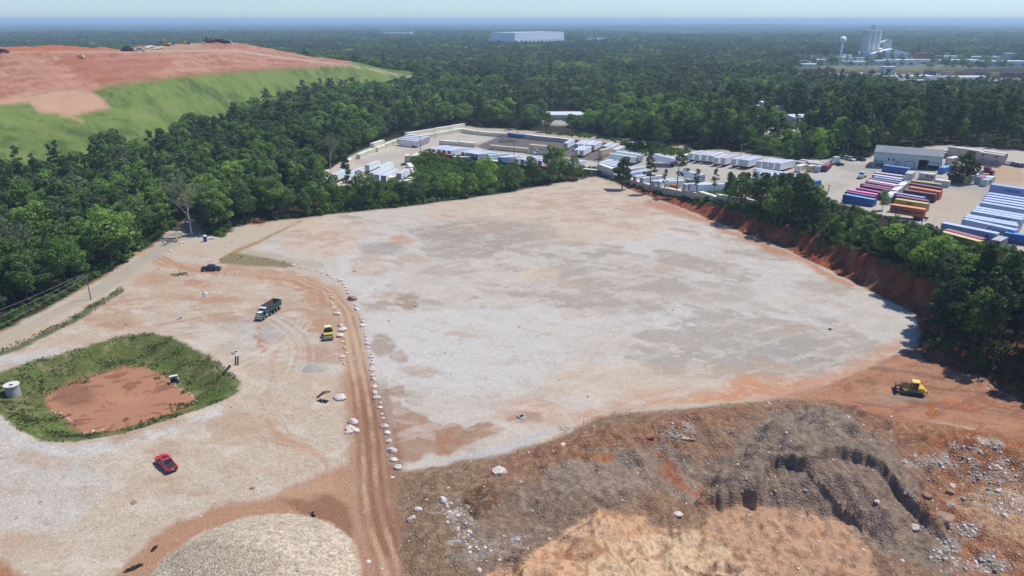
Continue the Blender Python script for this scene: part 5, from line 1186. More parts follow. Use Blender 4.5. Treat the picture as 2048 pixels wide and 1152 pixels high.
cont_row([((811,275.3),(840,270.8)),((840,270.8),(869,266.5)),((869,266.3),(900,261.2)),((900,261),(928,256.4))], '%s container from the left, lower tier of the double back wall', 'lower containers of the double back wall', BEIGE, BEIR)
cont_row([((925,257.8),(955,262)),((955,262),(984,264.7)),((984,264.7),(1015,266.4))], '%s pale container of the far wall left of the blue one', 'containers of the low far wall', BEIGE, BEIR)
cont_row([((1015,265.5),(1046,269))], 'blue container standing in the pale far wall of the yard', None, BLUE, LBLUE)
cont_row([((1048,268.5),(1081,272.5)),((1081,272.5),(1117,275.5)),((1117,275.5),(1142,278.5))], '%s pale container of the far wall right of the blue one', 'containers of the low far wall', (.50,.48,.42), BEIR)
cont_row([((1148,279),(1180,281.8)),((1186,282),(1216,286))], '%s red container at the far edge of the dark asphalt', 'red containers behind the asphalt', REDD, (.5,.2,.2))
cont_row([((880,280.5),(915,283)),((917,283),(952,286))], '%s cream container from the left behind the trailer row', 'cream containers inside the yard', BEIGE, BEIR)
cont_row([((980.6,290),(1017,293.4)),((1018,293.5),(1057,297))], '%s tan container from the left at the near edge of the dark asphalt', 'tan containers inside the yard', TANC, (.66,.54,.38))
cont_row([((1060,298.5),(1102,302))], 'grey-tan container at the bottom of the stack of two by the white tractor', None, (.5,.47,.4), BEIR)
cont_row([((1060,289),(1102,292.5))], 'tan container on top of the stack of two by the white tractor', None, TANC, (.7,.6,.42), up=2.62)
cont_row([((1203,309),(1218,304))], 'tan container at the bottom of the tall stack right of the asphalt', None, (.48,.41,.3), BEIR); cont_row([((1203,300),(1218,295.5))], 'tan container topping the tall stack right of the asphalt', None, TANC, (.72,.62,.46), up=2.62)
cont_row([((1224.6,303),(1251.5,289.5))], 'white topped container between the trailers and the green scrub', None, (.6,.6,.6), (.8,.8,.78))
cont_row([((1366,312),(1393,303))], 'cream container sloping away at the left end of the upright trailer row', None, BEIGE, (.8,.78,.7))
cont_row([((817,325),(824,334)),((825,335),(831,345)),((830,344),(819,357)),((824,357.5),(803,361.5)),((806,350),(770,355.5)),((826,311),(840,304.5)),((652,381),(627,377.5)),((626,374),(638,364))], '%s cream container round the near end of the western trailer lot', 'cream containers round the western lot', BEIGE, (.8,.77,.62))
box_px(C20, 6.06, 2.6, (813,314.5), (816,306), 'short tan container crowning the corner stack by the red wall', 'container', None, {'body': TANC, 'door': TANC, 'roof': (.74,.62,.42)}, 2.62); box_px(C20, 6.06, 2.6, (813,323), (816,315), 'short brown container under the tan one at the corner stack', 'container', None, {'body': (.36,.26,.16), 'door': (.3,.2,.12), 'roof': TANC})
REDROOF = (.50,.17,.14)
cont_row([((842,302),(872,306)),((872,306),(906,309.8))], '%s red container from the left of the low wall above the gully', 'red containers walling the yard above the gully', REDD, REDROOF)
cont_row([((943,316),(976.5,320.6)),((1020,325),(1053,328.7)),((1054,328.7),(1103,335)),((1104,335.2),(1153,337))], '%s red container right of the first white one in the gully wall', 'red containers walling the yard above the gully', REDD, REDROOF)
cont_row([((907,310.7),(942,315.8)),((977.5,321),(1019,324.6))], '%s white container let into the red wall above the gully', 'white containers in the red wall', (.5,.52,.52), (.76,.76,.72))
cont_row([((1154,336),(1197,340))], 'brown container with a bleached white roof ending the red wall', None, (.12,.06,.05), (.78,.75,.68))
cont_row([((1197,338.5),(1229,346))], 'blue-white container under the beige one at the corner of the yard', None, (.42,.47,.52), BEIR); cont_row([((1197,329),(1229,336.5))], 'beige container on top of the pair at the corner of the yard', None, BEIGE, BEIR, up=2.62)
cont_row([((1229,347),(1257,356)),((1258.6,356.5),(1290,366)),((1291,368),(1340,377)),((1341,377.4),(1366,381)),((1367,380.5),(1399,386)),((1400,386),(1438,390)),((1439,390.4),(1476,395)),((1477,395.4),(1510,398))], '%s beige container, counted from the corner, of the wall behind the lone pines', 'beige containers behind the lone pines', (.5,.46,.34), (.82,.76,.6))

def trailers(items, label, group, cm=None, lim=(.8, 1.1)):
    rs = random.Random(len(items))
    for i, it in enumerate(items):
        p1, p2 = it[0], it[1]; c = dict(body=tuple(v*rs.uniform(.94, 1.04) for v in WHITE), roof=tuple(v*rs.uniform(.9, 1.15) for v in ROOFA), door=(.50,.44,.45)); c.update(cm or {})
        box_px(T53, 16.15, 4.05, p1, p2, label % ORD[i] if '%s' in label else label, 'trailer', group, c, lim=lim)
REDDOOR = dict(door=(.34,.22,.25))
trailers([((859.8,297.7),(896,290)),((867,299),(903,291)),((878.6,300),(913,292.4)),((888,301.2),(922,293.3)),((898.5,302.5),(933.5,294.2)),((926,306),(953.5,296)),((934,307.4),(962,296.8)),((941,308.5),(971,298)),((948.5,309.6),(981,300)),((957,310.6),(990,302)),((979.6,312.5),(1011,303.5)),((1002.5,315.8),(1033,307)),((1012,317),(1042,309)),((1037.5,319),(1064.5,309.3)),((1048.8,320.2),(1073,310.2)),((1061,321.2),(1087.5,312)),((1082,322.8),(1108,313.4)),((1106.3,325.5),(1131,316)),((1126.7,327),(1153,317.4)),((1142.4,328.2),(1168,318))],
         '%s white trailer from the left in the long row backed on the red containers', 'white trailers backed on the red containers', REDDOOR)
trailers([((1131,287),(1146,278.3))], 'white trailer standing alone at the back of the dark asphalt', None)
trailers([((1152,289),(1168,279.6)),((1163,289.5),(1178,280.2)),((1175,290),(1189,281)),((1185,290.5),(1201,282))], '%s white trailer from the left in the row of four on the asphalt', 'four white trailers on the asphalt')
trailers([((1152,300),(1168,291)),((1163,301),(1179,292))], '%s of the two white trailers parked in front of the row of four', 'two front trailers on the asphalt')
trailers([((1208,293),(1225,283.5)),((1218,295),(1236,285.5))], '%s white trailer beside the tall tan stack', 'white trailers beside the tan stack')
trailers([((1276,313.5),(1217.6,307.5)),((1287,309),(1230,304)),((1358,315),(1305.5,311.5))], '%s white trailer parked broadside in front of the green scrub', 'white trailers broadside by the scrub')
trailers([((1205,325),(1219,319.5)),((1214,328),(1232,321.5)),((1224,331),(1244,324)),((1259,339.5),(1286,331)),((1262,347),(1290,338)),((1275,354.5),(1303,345)),((1290,358),(1318,348)),((1312,365),(1344,354)),((1330,366),(1356,357)),((1381,372),(1408,361)),((1391,373),(1422,362.5))], '%s white trailer from the corner behind the lone pines', 'white trailers behind the lone pines')
trailers([((1407,346.5),(1366,342.5))], 'white trailer set broadside on the pale gravel between the pines', None)
trailers([((1384,307.5),(1404,300.5)),((1395.7,310),(1417,302)),((1410,311),(1430,302.6)),((1422.7,312),(1442,303.8)),((1433,316),(1452,307.4)),((1446.5,317.6),(1471,308)),((1469,319),(1494,310.4)),((1484,320),(1509,311.6)),((1493.5,321.6),(1520,312.8)),((1519,324),(1546,315.6)),((1532,325.2),(1560,316.4)),((1543.5,326.4),(1571,317.4)),((1557,327.8),(1586,318.4))],
         '%s white trailer from the left in the slanting row before the dark wood', 'white trailers slanting before the dark wood', dict(door=(.62,.62,.60)))
trailers([((1579,344.2),(1510,338.2)),((1583,348.2),(1514,342.6)),((1588,352),(1520,347)),((1592,356),(1526,351.5))], '%s long white trailer from the back lying parallel behind the pine clump', 'parallel white trailers behind the pine clump')
trailers([((838,282.5),(794,277.5)),((846,279.8),(800,274.6)),((853,277),(807,271.8)),((860,274),(814,269))], '%s white trailer from the front of the group by the double back wall', 'white trailers by the double back wall')
trailers([((641,364),(668,350.5)),((652,357),(678,344)),((667,350),(692,338)),((693.6,350),(712,341)),((703,344),(724,334)),((734,330.5),(756,320.6)),((742,346),(766,334)),((752,350.5),(779,335.5)),((759,334),(782.5,323)),((766,353),(793,337)),((800,346),(812,338))], '%s trailer from the near corner in the western lot behind the tall trees', 'trailers in the western lot')
trailers([((1405,373.5),(1441,362.5))], 'white trailer with a dark company name on its side, before the beige wall', None, lim=(.8, 1.2))
box_px(C40, 12.19, 3.9, (1313,364.5), (1350,360), 'light blue container among the white trailers behind the pines', 'container', None, {'body': (.12,.27,.5), 'door': LBLUE, 'roof': (.4,.5,.6)})
box_px(C20, 6.06, 2.6, (1339,369.5), (1349,369), 'small orange container behind the beige wall', 'container', None, {'body': ORNG, 'door': ORNG, 'roof': ORNG})
# small boxes by the parked tractor
for p1, p2, c, r, l in [((1595,333.5),(1611,327.5),BEIGE,BEIR,'short beige container nearest the dark lamp post'),((1619.5,332.5),(1628,328.5),(.48,.42,.22),(.7,.64,.42),'short yellowish container between a beige and a grey one'),((1634,333.5),(1642,329.5),(.36,.40,.45),(.45,.5,.56),'short grey container, last of the three in the dusty patch')]:
    box_px(C20, 6.06, 2.6, p1, p2, l, 'container', None, {'body': c, 'door': c, 'roof': r})
cont_row([((1590,322),(1621,325.2)),((1622,325),(1650,327.6)),((1608,320.5),(1638,323))], '%s of the containers lined up behind the short ones near the tractor', 'containers lined up near the tractor', (.4,.37,.34), (.7,.68,.62)); cont_row([((1652,330.5),(1657,325.5))], 'maroon container seen end on beside the parked tractor', None, MAR, MARR)
cont_row([((1611,366.5),(1636,358.5))], 'bright blue container with a white stripe on the bare gravel', None, BLUE, LBLUE); cont_row([((1596,366),(1614,369.5))], 'blue container touching the striped one behind the pines', None, BLUE, LBLUE); 
box_px(C20, 6.06, 2.6, (1603,358), (1609,352.5), 'short pale blue container beside the striped blue one', 'container', None, {'body': LBLUE, 'door': LBLUE, 'roof': (.42,.58,.66)})
# the coloured stacks of the right-hand yard
def one(P, L0, h, p1, p2, l, c, r, up=0.0, lim=(.86, 1.22), flip=False): return box_px(P, L0, h, p1, p2, l, 'container', None, {'body': c, 'door': c, 'roof': r}, up, flip, lim)
one(C40b, 12.19, 2.9, (1767,330.5), (1821,335.5), 'dark blue container standing behind the coloured rows before the metal building', BLUE, (.20,.36,.62))
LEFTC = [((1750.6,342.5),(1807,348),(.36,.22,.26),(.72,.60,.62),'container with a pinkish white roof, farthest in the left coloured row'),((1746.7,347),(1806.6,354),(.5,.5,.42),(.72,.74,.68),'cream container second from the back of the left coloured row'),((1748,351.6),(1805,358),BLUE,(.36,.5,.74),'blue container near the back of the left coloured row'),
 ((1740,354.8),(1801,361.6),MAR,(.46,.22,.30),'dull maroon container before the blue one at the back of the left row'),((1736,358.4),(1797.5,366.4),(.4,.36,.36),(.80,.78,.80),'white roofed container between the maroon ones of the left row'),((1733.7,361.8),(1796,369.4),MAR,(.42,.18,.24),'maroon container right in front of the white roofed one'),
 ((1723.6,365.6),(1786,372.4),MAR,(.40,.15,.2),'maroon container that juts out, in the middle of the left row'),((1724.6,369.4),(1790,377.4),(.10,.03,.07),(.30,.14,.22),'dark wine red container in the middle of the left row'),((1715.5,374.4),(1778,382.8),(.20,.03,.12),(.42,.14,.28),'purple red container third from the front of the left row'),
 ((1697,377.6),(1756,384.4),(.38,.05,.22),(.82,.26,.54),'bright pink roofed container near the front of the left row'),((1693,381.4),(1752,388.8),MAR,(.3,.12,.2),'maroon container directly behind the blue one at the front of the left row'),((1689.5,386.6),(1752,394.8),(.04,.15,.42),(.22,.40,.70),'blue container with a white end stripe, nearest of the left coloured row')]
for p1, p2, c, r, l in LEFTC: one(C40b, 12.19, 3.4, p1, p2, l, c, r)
for p1, p2, l, c, r, up in [((1816,350.5),(1825,340.5),'grey-white container stacked where the two coloured rows meet',(.45,.46,.44),(.56,.56,.52),2.6),((1811.5,362.5),(1802,370.5),'white roofed container in the strip between the two coloured rows, far one',(.5,.5,.48),(.82,.82,.82),0),((1801,371.5),(1790,380),'white roofed container in the middle of the strip between the coloured rows',(.5,.5,.48),(.84,.84,.84),0),((1789,381.5),(1779,389),'white roofed container at the near part of the strip between the rows',(.5,.5,.48),(.8,.8,.8),0)]:
    one(C20 if up else C40, 6.06 if up else 12.19, 2.6, p1, p2, l, c, r, up)
one(C20, 6.06, 2.6, (1775,394.5), (1783,389.5), 'short grey container at the near end of the white strip', (.38,.39,.38), (.5,.5,.46))
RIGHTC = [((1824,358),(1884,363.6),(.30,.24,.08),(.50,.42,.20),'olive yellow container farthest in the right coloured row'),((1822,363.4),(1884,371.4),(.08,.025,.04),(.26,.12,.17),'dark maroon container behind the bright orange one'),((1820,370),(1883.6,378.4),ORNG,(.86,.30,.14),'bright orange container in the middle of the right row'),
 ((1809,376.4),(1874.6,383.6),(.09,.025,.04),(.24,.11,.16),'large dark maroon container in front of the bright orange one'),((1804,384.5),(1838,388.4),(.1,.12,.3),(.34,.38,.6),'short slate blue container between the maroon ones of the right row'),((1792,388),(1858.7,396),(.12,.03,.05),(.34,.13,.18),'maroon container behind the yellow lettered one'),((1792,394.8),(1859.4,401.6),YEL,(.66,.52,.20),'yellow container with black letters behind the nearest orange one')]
rc = {}
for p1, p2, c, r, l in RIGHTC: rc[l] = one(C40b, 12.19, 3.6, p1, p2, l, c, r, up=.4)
hap = one(C40b, 12.19, 4.1, (1784.5,403), (1853.5,409.5), 'orange container with a dark blue name on a chassis, front of the right row', ORNG, (.84,.34,.16), up=1.25)
ch = CHS((hap.location.x, hap.location.y, hz(hap.location.x, hap.location.y)), hap.rotation_euler.z+math.pi, 'black two axle chassis under the nearest orange container', 'chassis', None, (1.05, 1, 1))
def lettering(o, txt, size, x, z, m, side=-1, y=1.24, name='lettering', bold=.0, xs=1.0, me=None):
    me = me or text_mesh(txt, size, m, name, bold, xs); L = link(bpy.data.objects.new(name, me), o); L.location = (x, side*y, z); L.rotation_euler = (math.pi/2, 0, 0 if side < 0 else math.pi); return L
lettering(hap, 'Hapag-Lloyd', 1.55, 1.45, 1.45, M_NAVY, bold=.02, xs=1.0)
eb = MB()
for dx in (-.35, .25):
    for k in range(3): eb.box((dx-.12*k, (k-1)*.36, 0), (.75-.1*k, .26, .02), rz=.15)
em = eb.mesh('emblem', simple('royal_blue', (.02,.09,.45), .5)); lettering(hap, '', 1, -3.6, 1.5, None, me=em, name='emblem')
lettering(rc['yellow container with black letters behind the nearest orange one'], 'msc', 1.3, -.4, 2.1, M_BLKL, bold=.03); lettering(rc['olive yellow container farthest in the right coloured row'], 'msc', 1.3, .2, 1.6, M_BLKL, bold=.03)
one(C20, 6.06, 2.6, (1840,345.5), (1871,348), 'short beige office container with a window in front of the workshop doors', (.5,.46,.4), (.7,.66,.58), lim=(.9, 1.3))
one(C20, 6.06, 2.6, (1872,358.8), (1899,361.4), 'short white container at the far right end of the coloured row', (.55,.57,.54), (.8,.8,.76), lim=(.9, 1.3))
# right-hand white trailers
TB = dict(body=(.40,.47,.60), roof=(.50,.58,.70), door=(.6,.62,.65)); TB2 = dict(body=(.22,.34,.62), roof=(.36,.46,.66), door=(.5,.5,.5))  # TB body: bluish shade on the white sides is put into the colour
def tr1(p1, p2, l, cm, lim=(.85, 1.3)): return box_px(T53, 16.15, 4.05, p2, p1, l, 'trailer', 'trailers lined up in the eastern lot', cm, lim=lim)
lan = tr1((1983.7,369),(2066,379), 'blue sided trailer with a name, standing apart at the back of the eastern lot', TB2)
for i, (a, b) in enumerate([((1977,387),(2068,398)),((1973,391.4),(2064,402.6)),((1969,396),(2060,407.4)),((1967,400.4),(2058,412)),((1963,405.2),(2056,417.6))]): tr1(a, b, '%s trailer from the back in the tight group of the eastern lot' % ORD[i], TB)
tr1((1952,415),(2050,429), 'white trailer heading the middle group of the eastern lot', TB); tr1((1948.5,418.8),(2047,433), 'white trailer tucked second in the middle group of the eastern lot', TB)
lan2 = tr1((1944.6,422.6),(2046,437), 'white trailer with a faint blue name in the middle group of the eastern lot', TB)
tr1((1933,431),(2034,445), 'white trailer behind the two nearest lettered ones of the eastern lot', TB); tr1((1930,434),(2036,449), 'white trailer hard behind the one with the bird emblem', TB)
swf = tr1((1928,438.6),(2034.5,458), 'white trailer with navy capitals and a round emblem on its side', TB, (.85, 1.3))
stt = tr1((1886,447),(1997,464), 'white trailer with a big blue star near its end', TB, (.85, 1.3))
SW = lambda o, *a, **k: lettering(o, *a, side=1, y=1.32, **k)
SW(swf, 'SWIFT', 1.9, -4.6, 2.5, M_NAVY, bold=.02); SW(lan, 'LANDSTAR', 1.4, -.5, 2.7, M_NAVY, bold=.02); SW(lan2, 'LANDSTAR', 1.0, -2.2, 3.3, M_NAVY)
sb = MB(); sb.cyl((0,0,-.01), (0,0,.01), .9, n=20); sm_ = sb.mesh('emblem', M_NAVY); SW(swf, '', 1, -1.0, 2.6, None, me=sm_, name='emblem'); sb = MB(); sb.box((0,.1,.02), (1.5,.16,.02), rz=.5); sb.box((.1,-.25,.02), (1.2,.14,.02), rz=.5); sb.box((-.1,.45,.02), (.9,.12,.02), rz=.5); SW(swf, '', 1, -1.0, 2.6, None, me=sb.mesh('emblem_stripe', M_LAMPW), name='emblem_stripe')
st = MB(); P_ = [(math.sin(math.pi*k/5)*(1.25 if k % 2 == 0 else .48), math.cos(math.pi*k/5)*(1.25 if k % 2 == 0 else .48), .01) for k in range(10)]; st.add(P_+[(0,0,.01)], [(10, (k+1) % 10, k) for k in range(10)]); st.add([(a,b,-.01) for a,b,_ in P_]+[(0,0,.0101)], [(10, k, (k+1) % 10) for k in range(10)])
stl = SW(stt, '', 1, -5.6, 2.5, None, me=st.mesh('star', simple('star_blue', (.02,.10,.40), .5)), name='star')
o5 = box_px(T53, 16.15, 4.05, (1405,373.5), (1441,362.5), 'x', 'trailer', None, None) if False else None
one(C40b, 12.19, 4.0, (1885,457), (1966,473.5), 'yellow container with small black letters, half hidden by the green trees', YEL, (.72,.56,.30), up=1.2, lim=(.86,1.35)); one(C40b, 12.19, 4.0, (1893,452.5), (1971,469), 'rust red container between the yellow one and the star trailer', (.25,.08,.08), (.40,.16,.15), up=1.2, lim=(.86,1.35))
one(C40b, 12.19, 2.9, (2022,466.5), (2080,473), 'vivid blue container at the edge of the eastern lot', BLUE, (.08,.34,.70)); one(C20, 6.06, 2.6, (1991,483), (2008,472), 'short grey container in front of the star trailer', (.3,.3,.3), (.46,.45,.42))
# corner with cabins
for p1, p2, l, c, r, P, L0, up in [((1838,301.5),(1864,297),'white roofed cabin behind the workshop, leftmost',(.45,.42,.4),(.8,.78,.74),C40,12.19,0),((1862,304),(1878,299),'grey cabin behind the workshop roof',(.4,.38,.36),(.62,.58,.55),C20,6.06,0),((1880,302),(1898,299),'pale cabin by the dark wood behind the workshop',(.4,.38,.36),(.68,.64,.6),C20,6.06,0),((1878,307),(1891,303.5),'small white cabin at the workshop gable',(.45,.4,.38),(.75,.7,.68),C20,6.06,0),
    ((1896,318.5),(1917,312.5),'cabin with a clean white roof right of the workshop gable',(.48,.38,.34),(.84,.82,.8),C20,6.06,0),((1885,335.5),(1902,330),'light blue roofed container against the workshop gable',(.05,.17,.5),(.2,.46,.8),C40,12.19,0),
    ((1906,302),(1934,305.4),'long cream container on the ground at the wood edge',(.5,.48,.4),BEIR,C40,12.19,0),((1935,306),(1962,309.6),'second long cream container on the ground at the wood edge',(.5,.48,.4),BEIR,C40,12.19,0),((1906,293.6),(1934,297),'cream container stacked high at the wood edge, left one',(.54,.5,.4),(.8,.76,.62),C40,12.19,2.62),((1935,297.6),(1962,301.4),'cream container stacked high at the wood edge, right one',(.54,.5,.4),(.8,.76,.62),C40,12.19,2.62),
    ((1960,312.5),(2010,318.8),'pale blue-grey container with a door under the double cabin',(.42,.44,.5),(.5,.5,.5),C40,12.19,0),((1960,303.6),(2010,310),'beige container with windows on top of the double cabin',(.48,.42,.36),(.78,.7,.58),C40,12.19,2.62),((1966,301),(2014,307),'beige container behind on top of the double cabin',(.48,.42,.36),(.76,.68,.56),C40,12.19,2.62),
    ((1904,352),(1914,347),'dark rusty container among the scrap by the yard tree',(.07,.03,.03),(.2,.14,.13),C20,6.06,0),((1920,353),(1931,347.5),'maroon scrap container next to the rusty one',(.13,.03,.035),(.3,.12,.12),C20,6.06,0),((1939,352.5),(1953,346.5),'white roofed short container beside the yellow tank',(.5,.52,.5),(.82,.84,.82),C20,6.06,0),((1957,356),(1972,350),'short container with a faded maroon roof',(.36,.4,.46),(.44,.2,.24),C20,6.06,0),((1968,360),(1979,356),'short pale grey container nearest the gravel lane',(.5,.54,.54),(.52,.58,.58),C20,6.06,0),((1977,355),(1984,351.6),'short white container at the end of the small group',(.5,.5,.5),(.8,.82,.82),C20,6.06,0),((1953,342.5),(1962,337.5),'greenish container beside the maroon truck',(.25,.32,.32),(.6,.68,.68),C20,6.06,0)]:
    one(P, L0, 2.6, p1, p2, l, c, r, up, lim=(.8, 1.3))
tk = MB(); tk.cyl((0,0,0), (0,0,2.6), .9, n=14); tk.ball((0,0,2.6), .9, sz=.35); x, y, z = on_ground(1930,366); o = tk.obj('tank', simple('yellow_tank', (.55,.46,.15), .6)); o.location = (x, y, z); o['label'] = 'upright yellow tank beside the scrap containers'; o['category'] = 'tank'
place_px(TRC, (1971,349), (1964,348), (1980,350), 'maroon tractor unit parked behind the short containers', 'truck', None, 1, {'hood': (.22,.02,.06), 'cab': (.22,.02,.06)})
for i, (px, py, c, l) in enumerate([(2017,329,(.7,.7,.7),'white car first in the line at the wood edge behind the eastern lot'),(2026,331,(.03,.06,.14),'dark blue car second in the line at the wood edge'),(2035,333,(.02,.03,.05),'black car third in the line at the wood edge'),(2045,334,(.05,.07,.12),'dark car last in the line at the wood edge')]):
    place_px(CAR, (px, py), (px, py), (px+6, py-3), l, 'car', 'cars at the edge of the wood', 1, {'body': c, 'car_roof': c})
for px, py, c, l in [(1693,318.5,(.7,.72,.74),'white car parked beside the tractor unit and lamp poles'),(1701,321,(.6,.62,.64),'silver car right of the white one near the lamp poles'),(1711,320,(.02,.02,.03),'black car in the shade of the wood, nearest the lamp poles'),(1722,321,(.03,.03,.03),'black car in the shade of the wood, nearer the workshop')]:
    place_px(CAR, (px, py), (px, py), (px+6, py+1.5), l, 'car', None, 1.15, {'body': c, 'car_roof': c})
place_px(TRC, (1672,329), (1684,332), (1662,326), 'white tractor unit with sleeper parked at the end of the container line', 'truck', None, 1.1)
place_px(TRC, (1723,356), (1730,352), (1716,359), 'white yard tractor standing alone on the pale gravel', 'truck', None, .85)
place_px(TRC, (1075,309), (1080,308.5), (1068,310), 'white tractor unit beside the stack of two tan containers', 'truck', None, .9)
x, y, z = on_ground(1005,284)
sl = thing('skid_loader', 'small white loader beside the dark heap on the asphalt', 'loader', (x, y, z), 3.6); MB().box((0,0,1.0), (2.2,1.4,1.0)).obj('body', MPs, sl, (.7,.7,.7)); MB().box((0,0,1.8), (1.1,1.2,.8)).obj('cab', M_GLASS, sl); MB().box((1.8,0,.5), (.8,1.8,.7)).obj('bucket', M_DARK, sl)
for a in (-.7, .7):
    for b in (-.8, .8): wheel(sl, WM_CAR, a, b, .4)
# ------------------------------------------------------------------ workshop building
def place_local(t, px, py): pass
def workshop():
    a = on_ground(1745, 334.5); b = on_ground(1880, 341); L = math.dist(a[:2], b[:2]); rz = ang2(a, b); z = min(a[2], b[2])
    D_, E, R_ = 15.0, 7.0, 8.9
    mx, my = (a[0]+b[0])/2, (a[1]+b[1])/2; nx, ny = -math.sin(rz), math.cos(rz)
    t = thing('metal_building', 'pale grey-green metal workshop with a dark grey gable roof and open bay doors', 'building', (mx+nx*D_/2, my+ny*D_/2, z), rz)
    WC = simple('pale_sheet_wall', (.52,.58,.54), .5, var=.12, vscale=.5); RC = simple('grey_sheet_roof', (.17,.18,.18), .5, var=.15, vscale=.4)
    h = D_/2; w_ = MB()
    doors = [(-.02+L*.05, 3.6, 3.9, 'c'), (L*.245, 3.6, 5.0, 'o'), (L*.385, 4.2, 4.2, 'h')]
    xs = [-L/2]
    for x, dw, dh, k in doors: xs += [x-dw/2, x+dw/2]
    xs.append(L/2)
    for i in range(0, len(xs)-1, 2): w_.box(((xs[i]+xs[i+1])/2, -h, E/2-.3), (xs[i+1]-xs[i], .2, E+.6))
    for x, dw, dh, k in doors: w_.box((x, -h, (dh+E)/2), (dw, .2, E-dh))
    w_.box((0, h, E/2-.3), (L, .2, E+.6))
    for s_ in (-1, 1): w_.prism([(-0.1, 0), (0.1, 0)], 0, 0) if False else None
    for s_ in (-1, 1):
        P = [(-h+.1, -.6), (h-.1, -.6), (h-.1, E), (0, R_), (-h+.1, E)]; o0, o1 = s_*(L/2)-.1, s_*(L/2)+.1
        v = [(o0, y, zz) for y, zz in P]+[(o1, y, zz) for y, zz in P]; w_.add(v, [(4,3,2,1,0), (5,6,7,8,9)]+[(i, (i+1) % 5, (i+1) % 5+5, i+5) for i in range(5)])
    for i in range(26): w_.box((-L/2+(i+.5)*L/26, -h-.12, E-.6), (.08, .05, 1.1))
    w_.obj('wall', WC, t)
    r = MB(); ra = math.atan2(R_-E, h); ln = math.hypot(R_-E, h)+.5
    for s_ in (-1, 1):
        c, s2 = math.cos(ra), math.sin(ra); P = []
        y0, z0 = 0, R_+.12; y1, z1 = s_*ln*c, R_+.12-ln*s2
        v = [(-L/2-.4, y0, z0), (L/2+.4, y0, z0), (L/2+.4, y1, z1), (-L/2-.4, y1, z1)]; v2 = [(x, y, zz+.12) for x, y, zz in v]
        r.add(v+v2, [(0,1,2,3), (7,6,5,4), (0,4,5,1), (1,5,6,2), (2,6,7,3), (3,7,4,0)])
    r.obj('roof', RC, t)
    for i, (x, dw, dh, k) in enumerate(doors):
        if k == 'c': MB().box((x, -h+.05, dh/2), (dw, .08, dh)).obj('roller_door', simple('white_door', (.5,.53,.52), .5), t)
        else:
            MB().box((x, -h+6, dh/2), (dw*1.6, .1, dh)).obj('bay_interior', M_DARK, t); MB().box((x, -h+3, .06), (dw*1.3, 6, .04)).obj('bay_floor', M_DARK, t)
            if k == 'h': MB().box((x, -h+.05, dh+.02-.6), (dw, .08, 1.2)).obj('roller_door', bpy.data.materials['white_door'], t)
        fr = MB()
        for s_ in (-1, 1): fr.box((x+s_*(dw/2+.08), -h-.13, dh/2), (.16, .06, dh))
        fr.box((x, -h-.13, dh+.08), (dw+.3, .06, .16)); fr.obj('door_frame', M_DARK, t)
    for x in (-L*.27, -L*.20): MB().box((x, -h-.12, 4.2), (.9, .06, .9)).obj('window', M_GLASS, t)
    aw = MB().box((-L*.42, -h-.7, 2.9), (4.2, 1.3, .12)).obj('awning', simple('green_awning', (.06,.17,.15), .6), t)
    MB().box((-L*.42, -h-.12, 1.3), (3.2, .06, 1.6)).obj('window', M_GLASS, t); MB().box((-L*.36, -h-.12, 1.05), (.9, .07, 2.1)).obj('door', M_DARK, t)
    s3 = MB()
    for i in range(8): s3.box((-L*.21+i*.32, -h-.9, .35+i*.38), (.34, 1.0, .06))
    s3.box((-L*.13, -h-.9, 3.3), (1.3, 1.1, .1))
    for dy in (-.45, .45): s3.cyl((-L*.21-.2, -h-.9+dy, .9), (-L*.13, -h-.9+dy, 4.2), .03, n=5); s3.cyl((-L*.13, -h-.9+dy, 0), (-L*.13, -h-.9+dy, 4.2), .05, n=5)
    s3.obj('stair', M_STEEL, t)
workshop()
# windows and doors on the cabins: part meshes under them
for o in list(scene.objects):
    lb = o.get('label', '')
    if o.parent is None and ('double cabin' in lb or 'office container' in lb or 'cabin with a clean' in lb or 'nearest the gravel lane' in lb):
        for x in ((-3.5, 3.0) if 'double' in lb else (0.3, 2.0)): MB().box((x, -1.24, 1.55), (.9, .05, .8)).obj('window', M_GLASS, o)
# ------------------------------------------------------------------ machines and cars on the site
pk = Proto(pickup_fn((.55,.012,.03), True)); place_px(pk, (333.5,933), (337.5,949), (310,921.5), 'bright red pickup truck with a black bed cover parked on pale gravel', 'pickup')
pk2 = Proto(pickup_fn((.045,.012,.035), False)); place_px(pk2, (423,541), (406,541.5), (440,540.5), 'dark plum coloured pickup truck driving up the red dirt track', 'pickup')
dt = Proto(dumptruck_fn); place_px(dt, (537,629), (556,615.5), (518,640), 'green dump truck with a white hood and an empty rusty bed', 'dump truck', None, .98)
rl = Proto(roller_fn); place_px(rl, (657.5,673), (656,655), (659,688), 'yellow road roller with a wide steel drum beside the boulders', 'roller', None, 1.02)
dz = Proto(dozer_fn); place_px(dz, (1821,786), (1848,791.5), (1796,783), 'yellow bulldozer on tracks in red mud before the dark wood', 'bulldozer', None, .98)
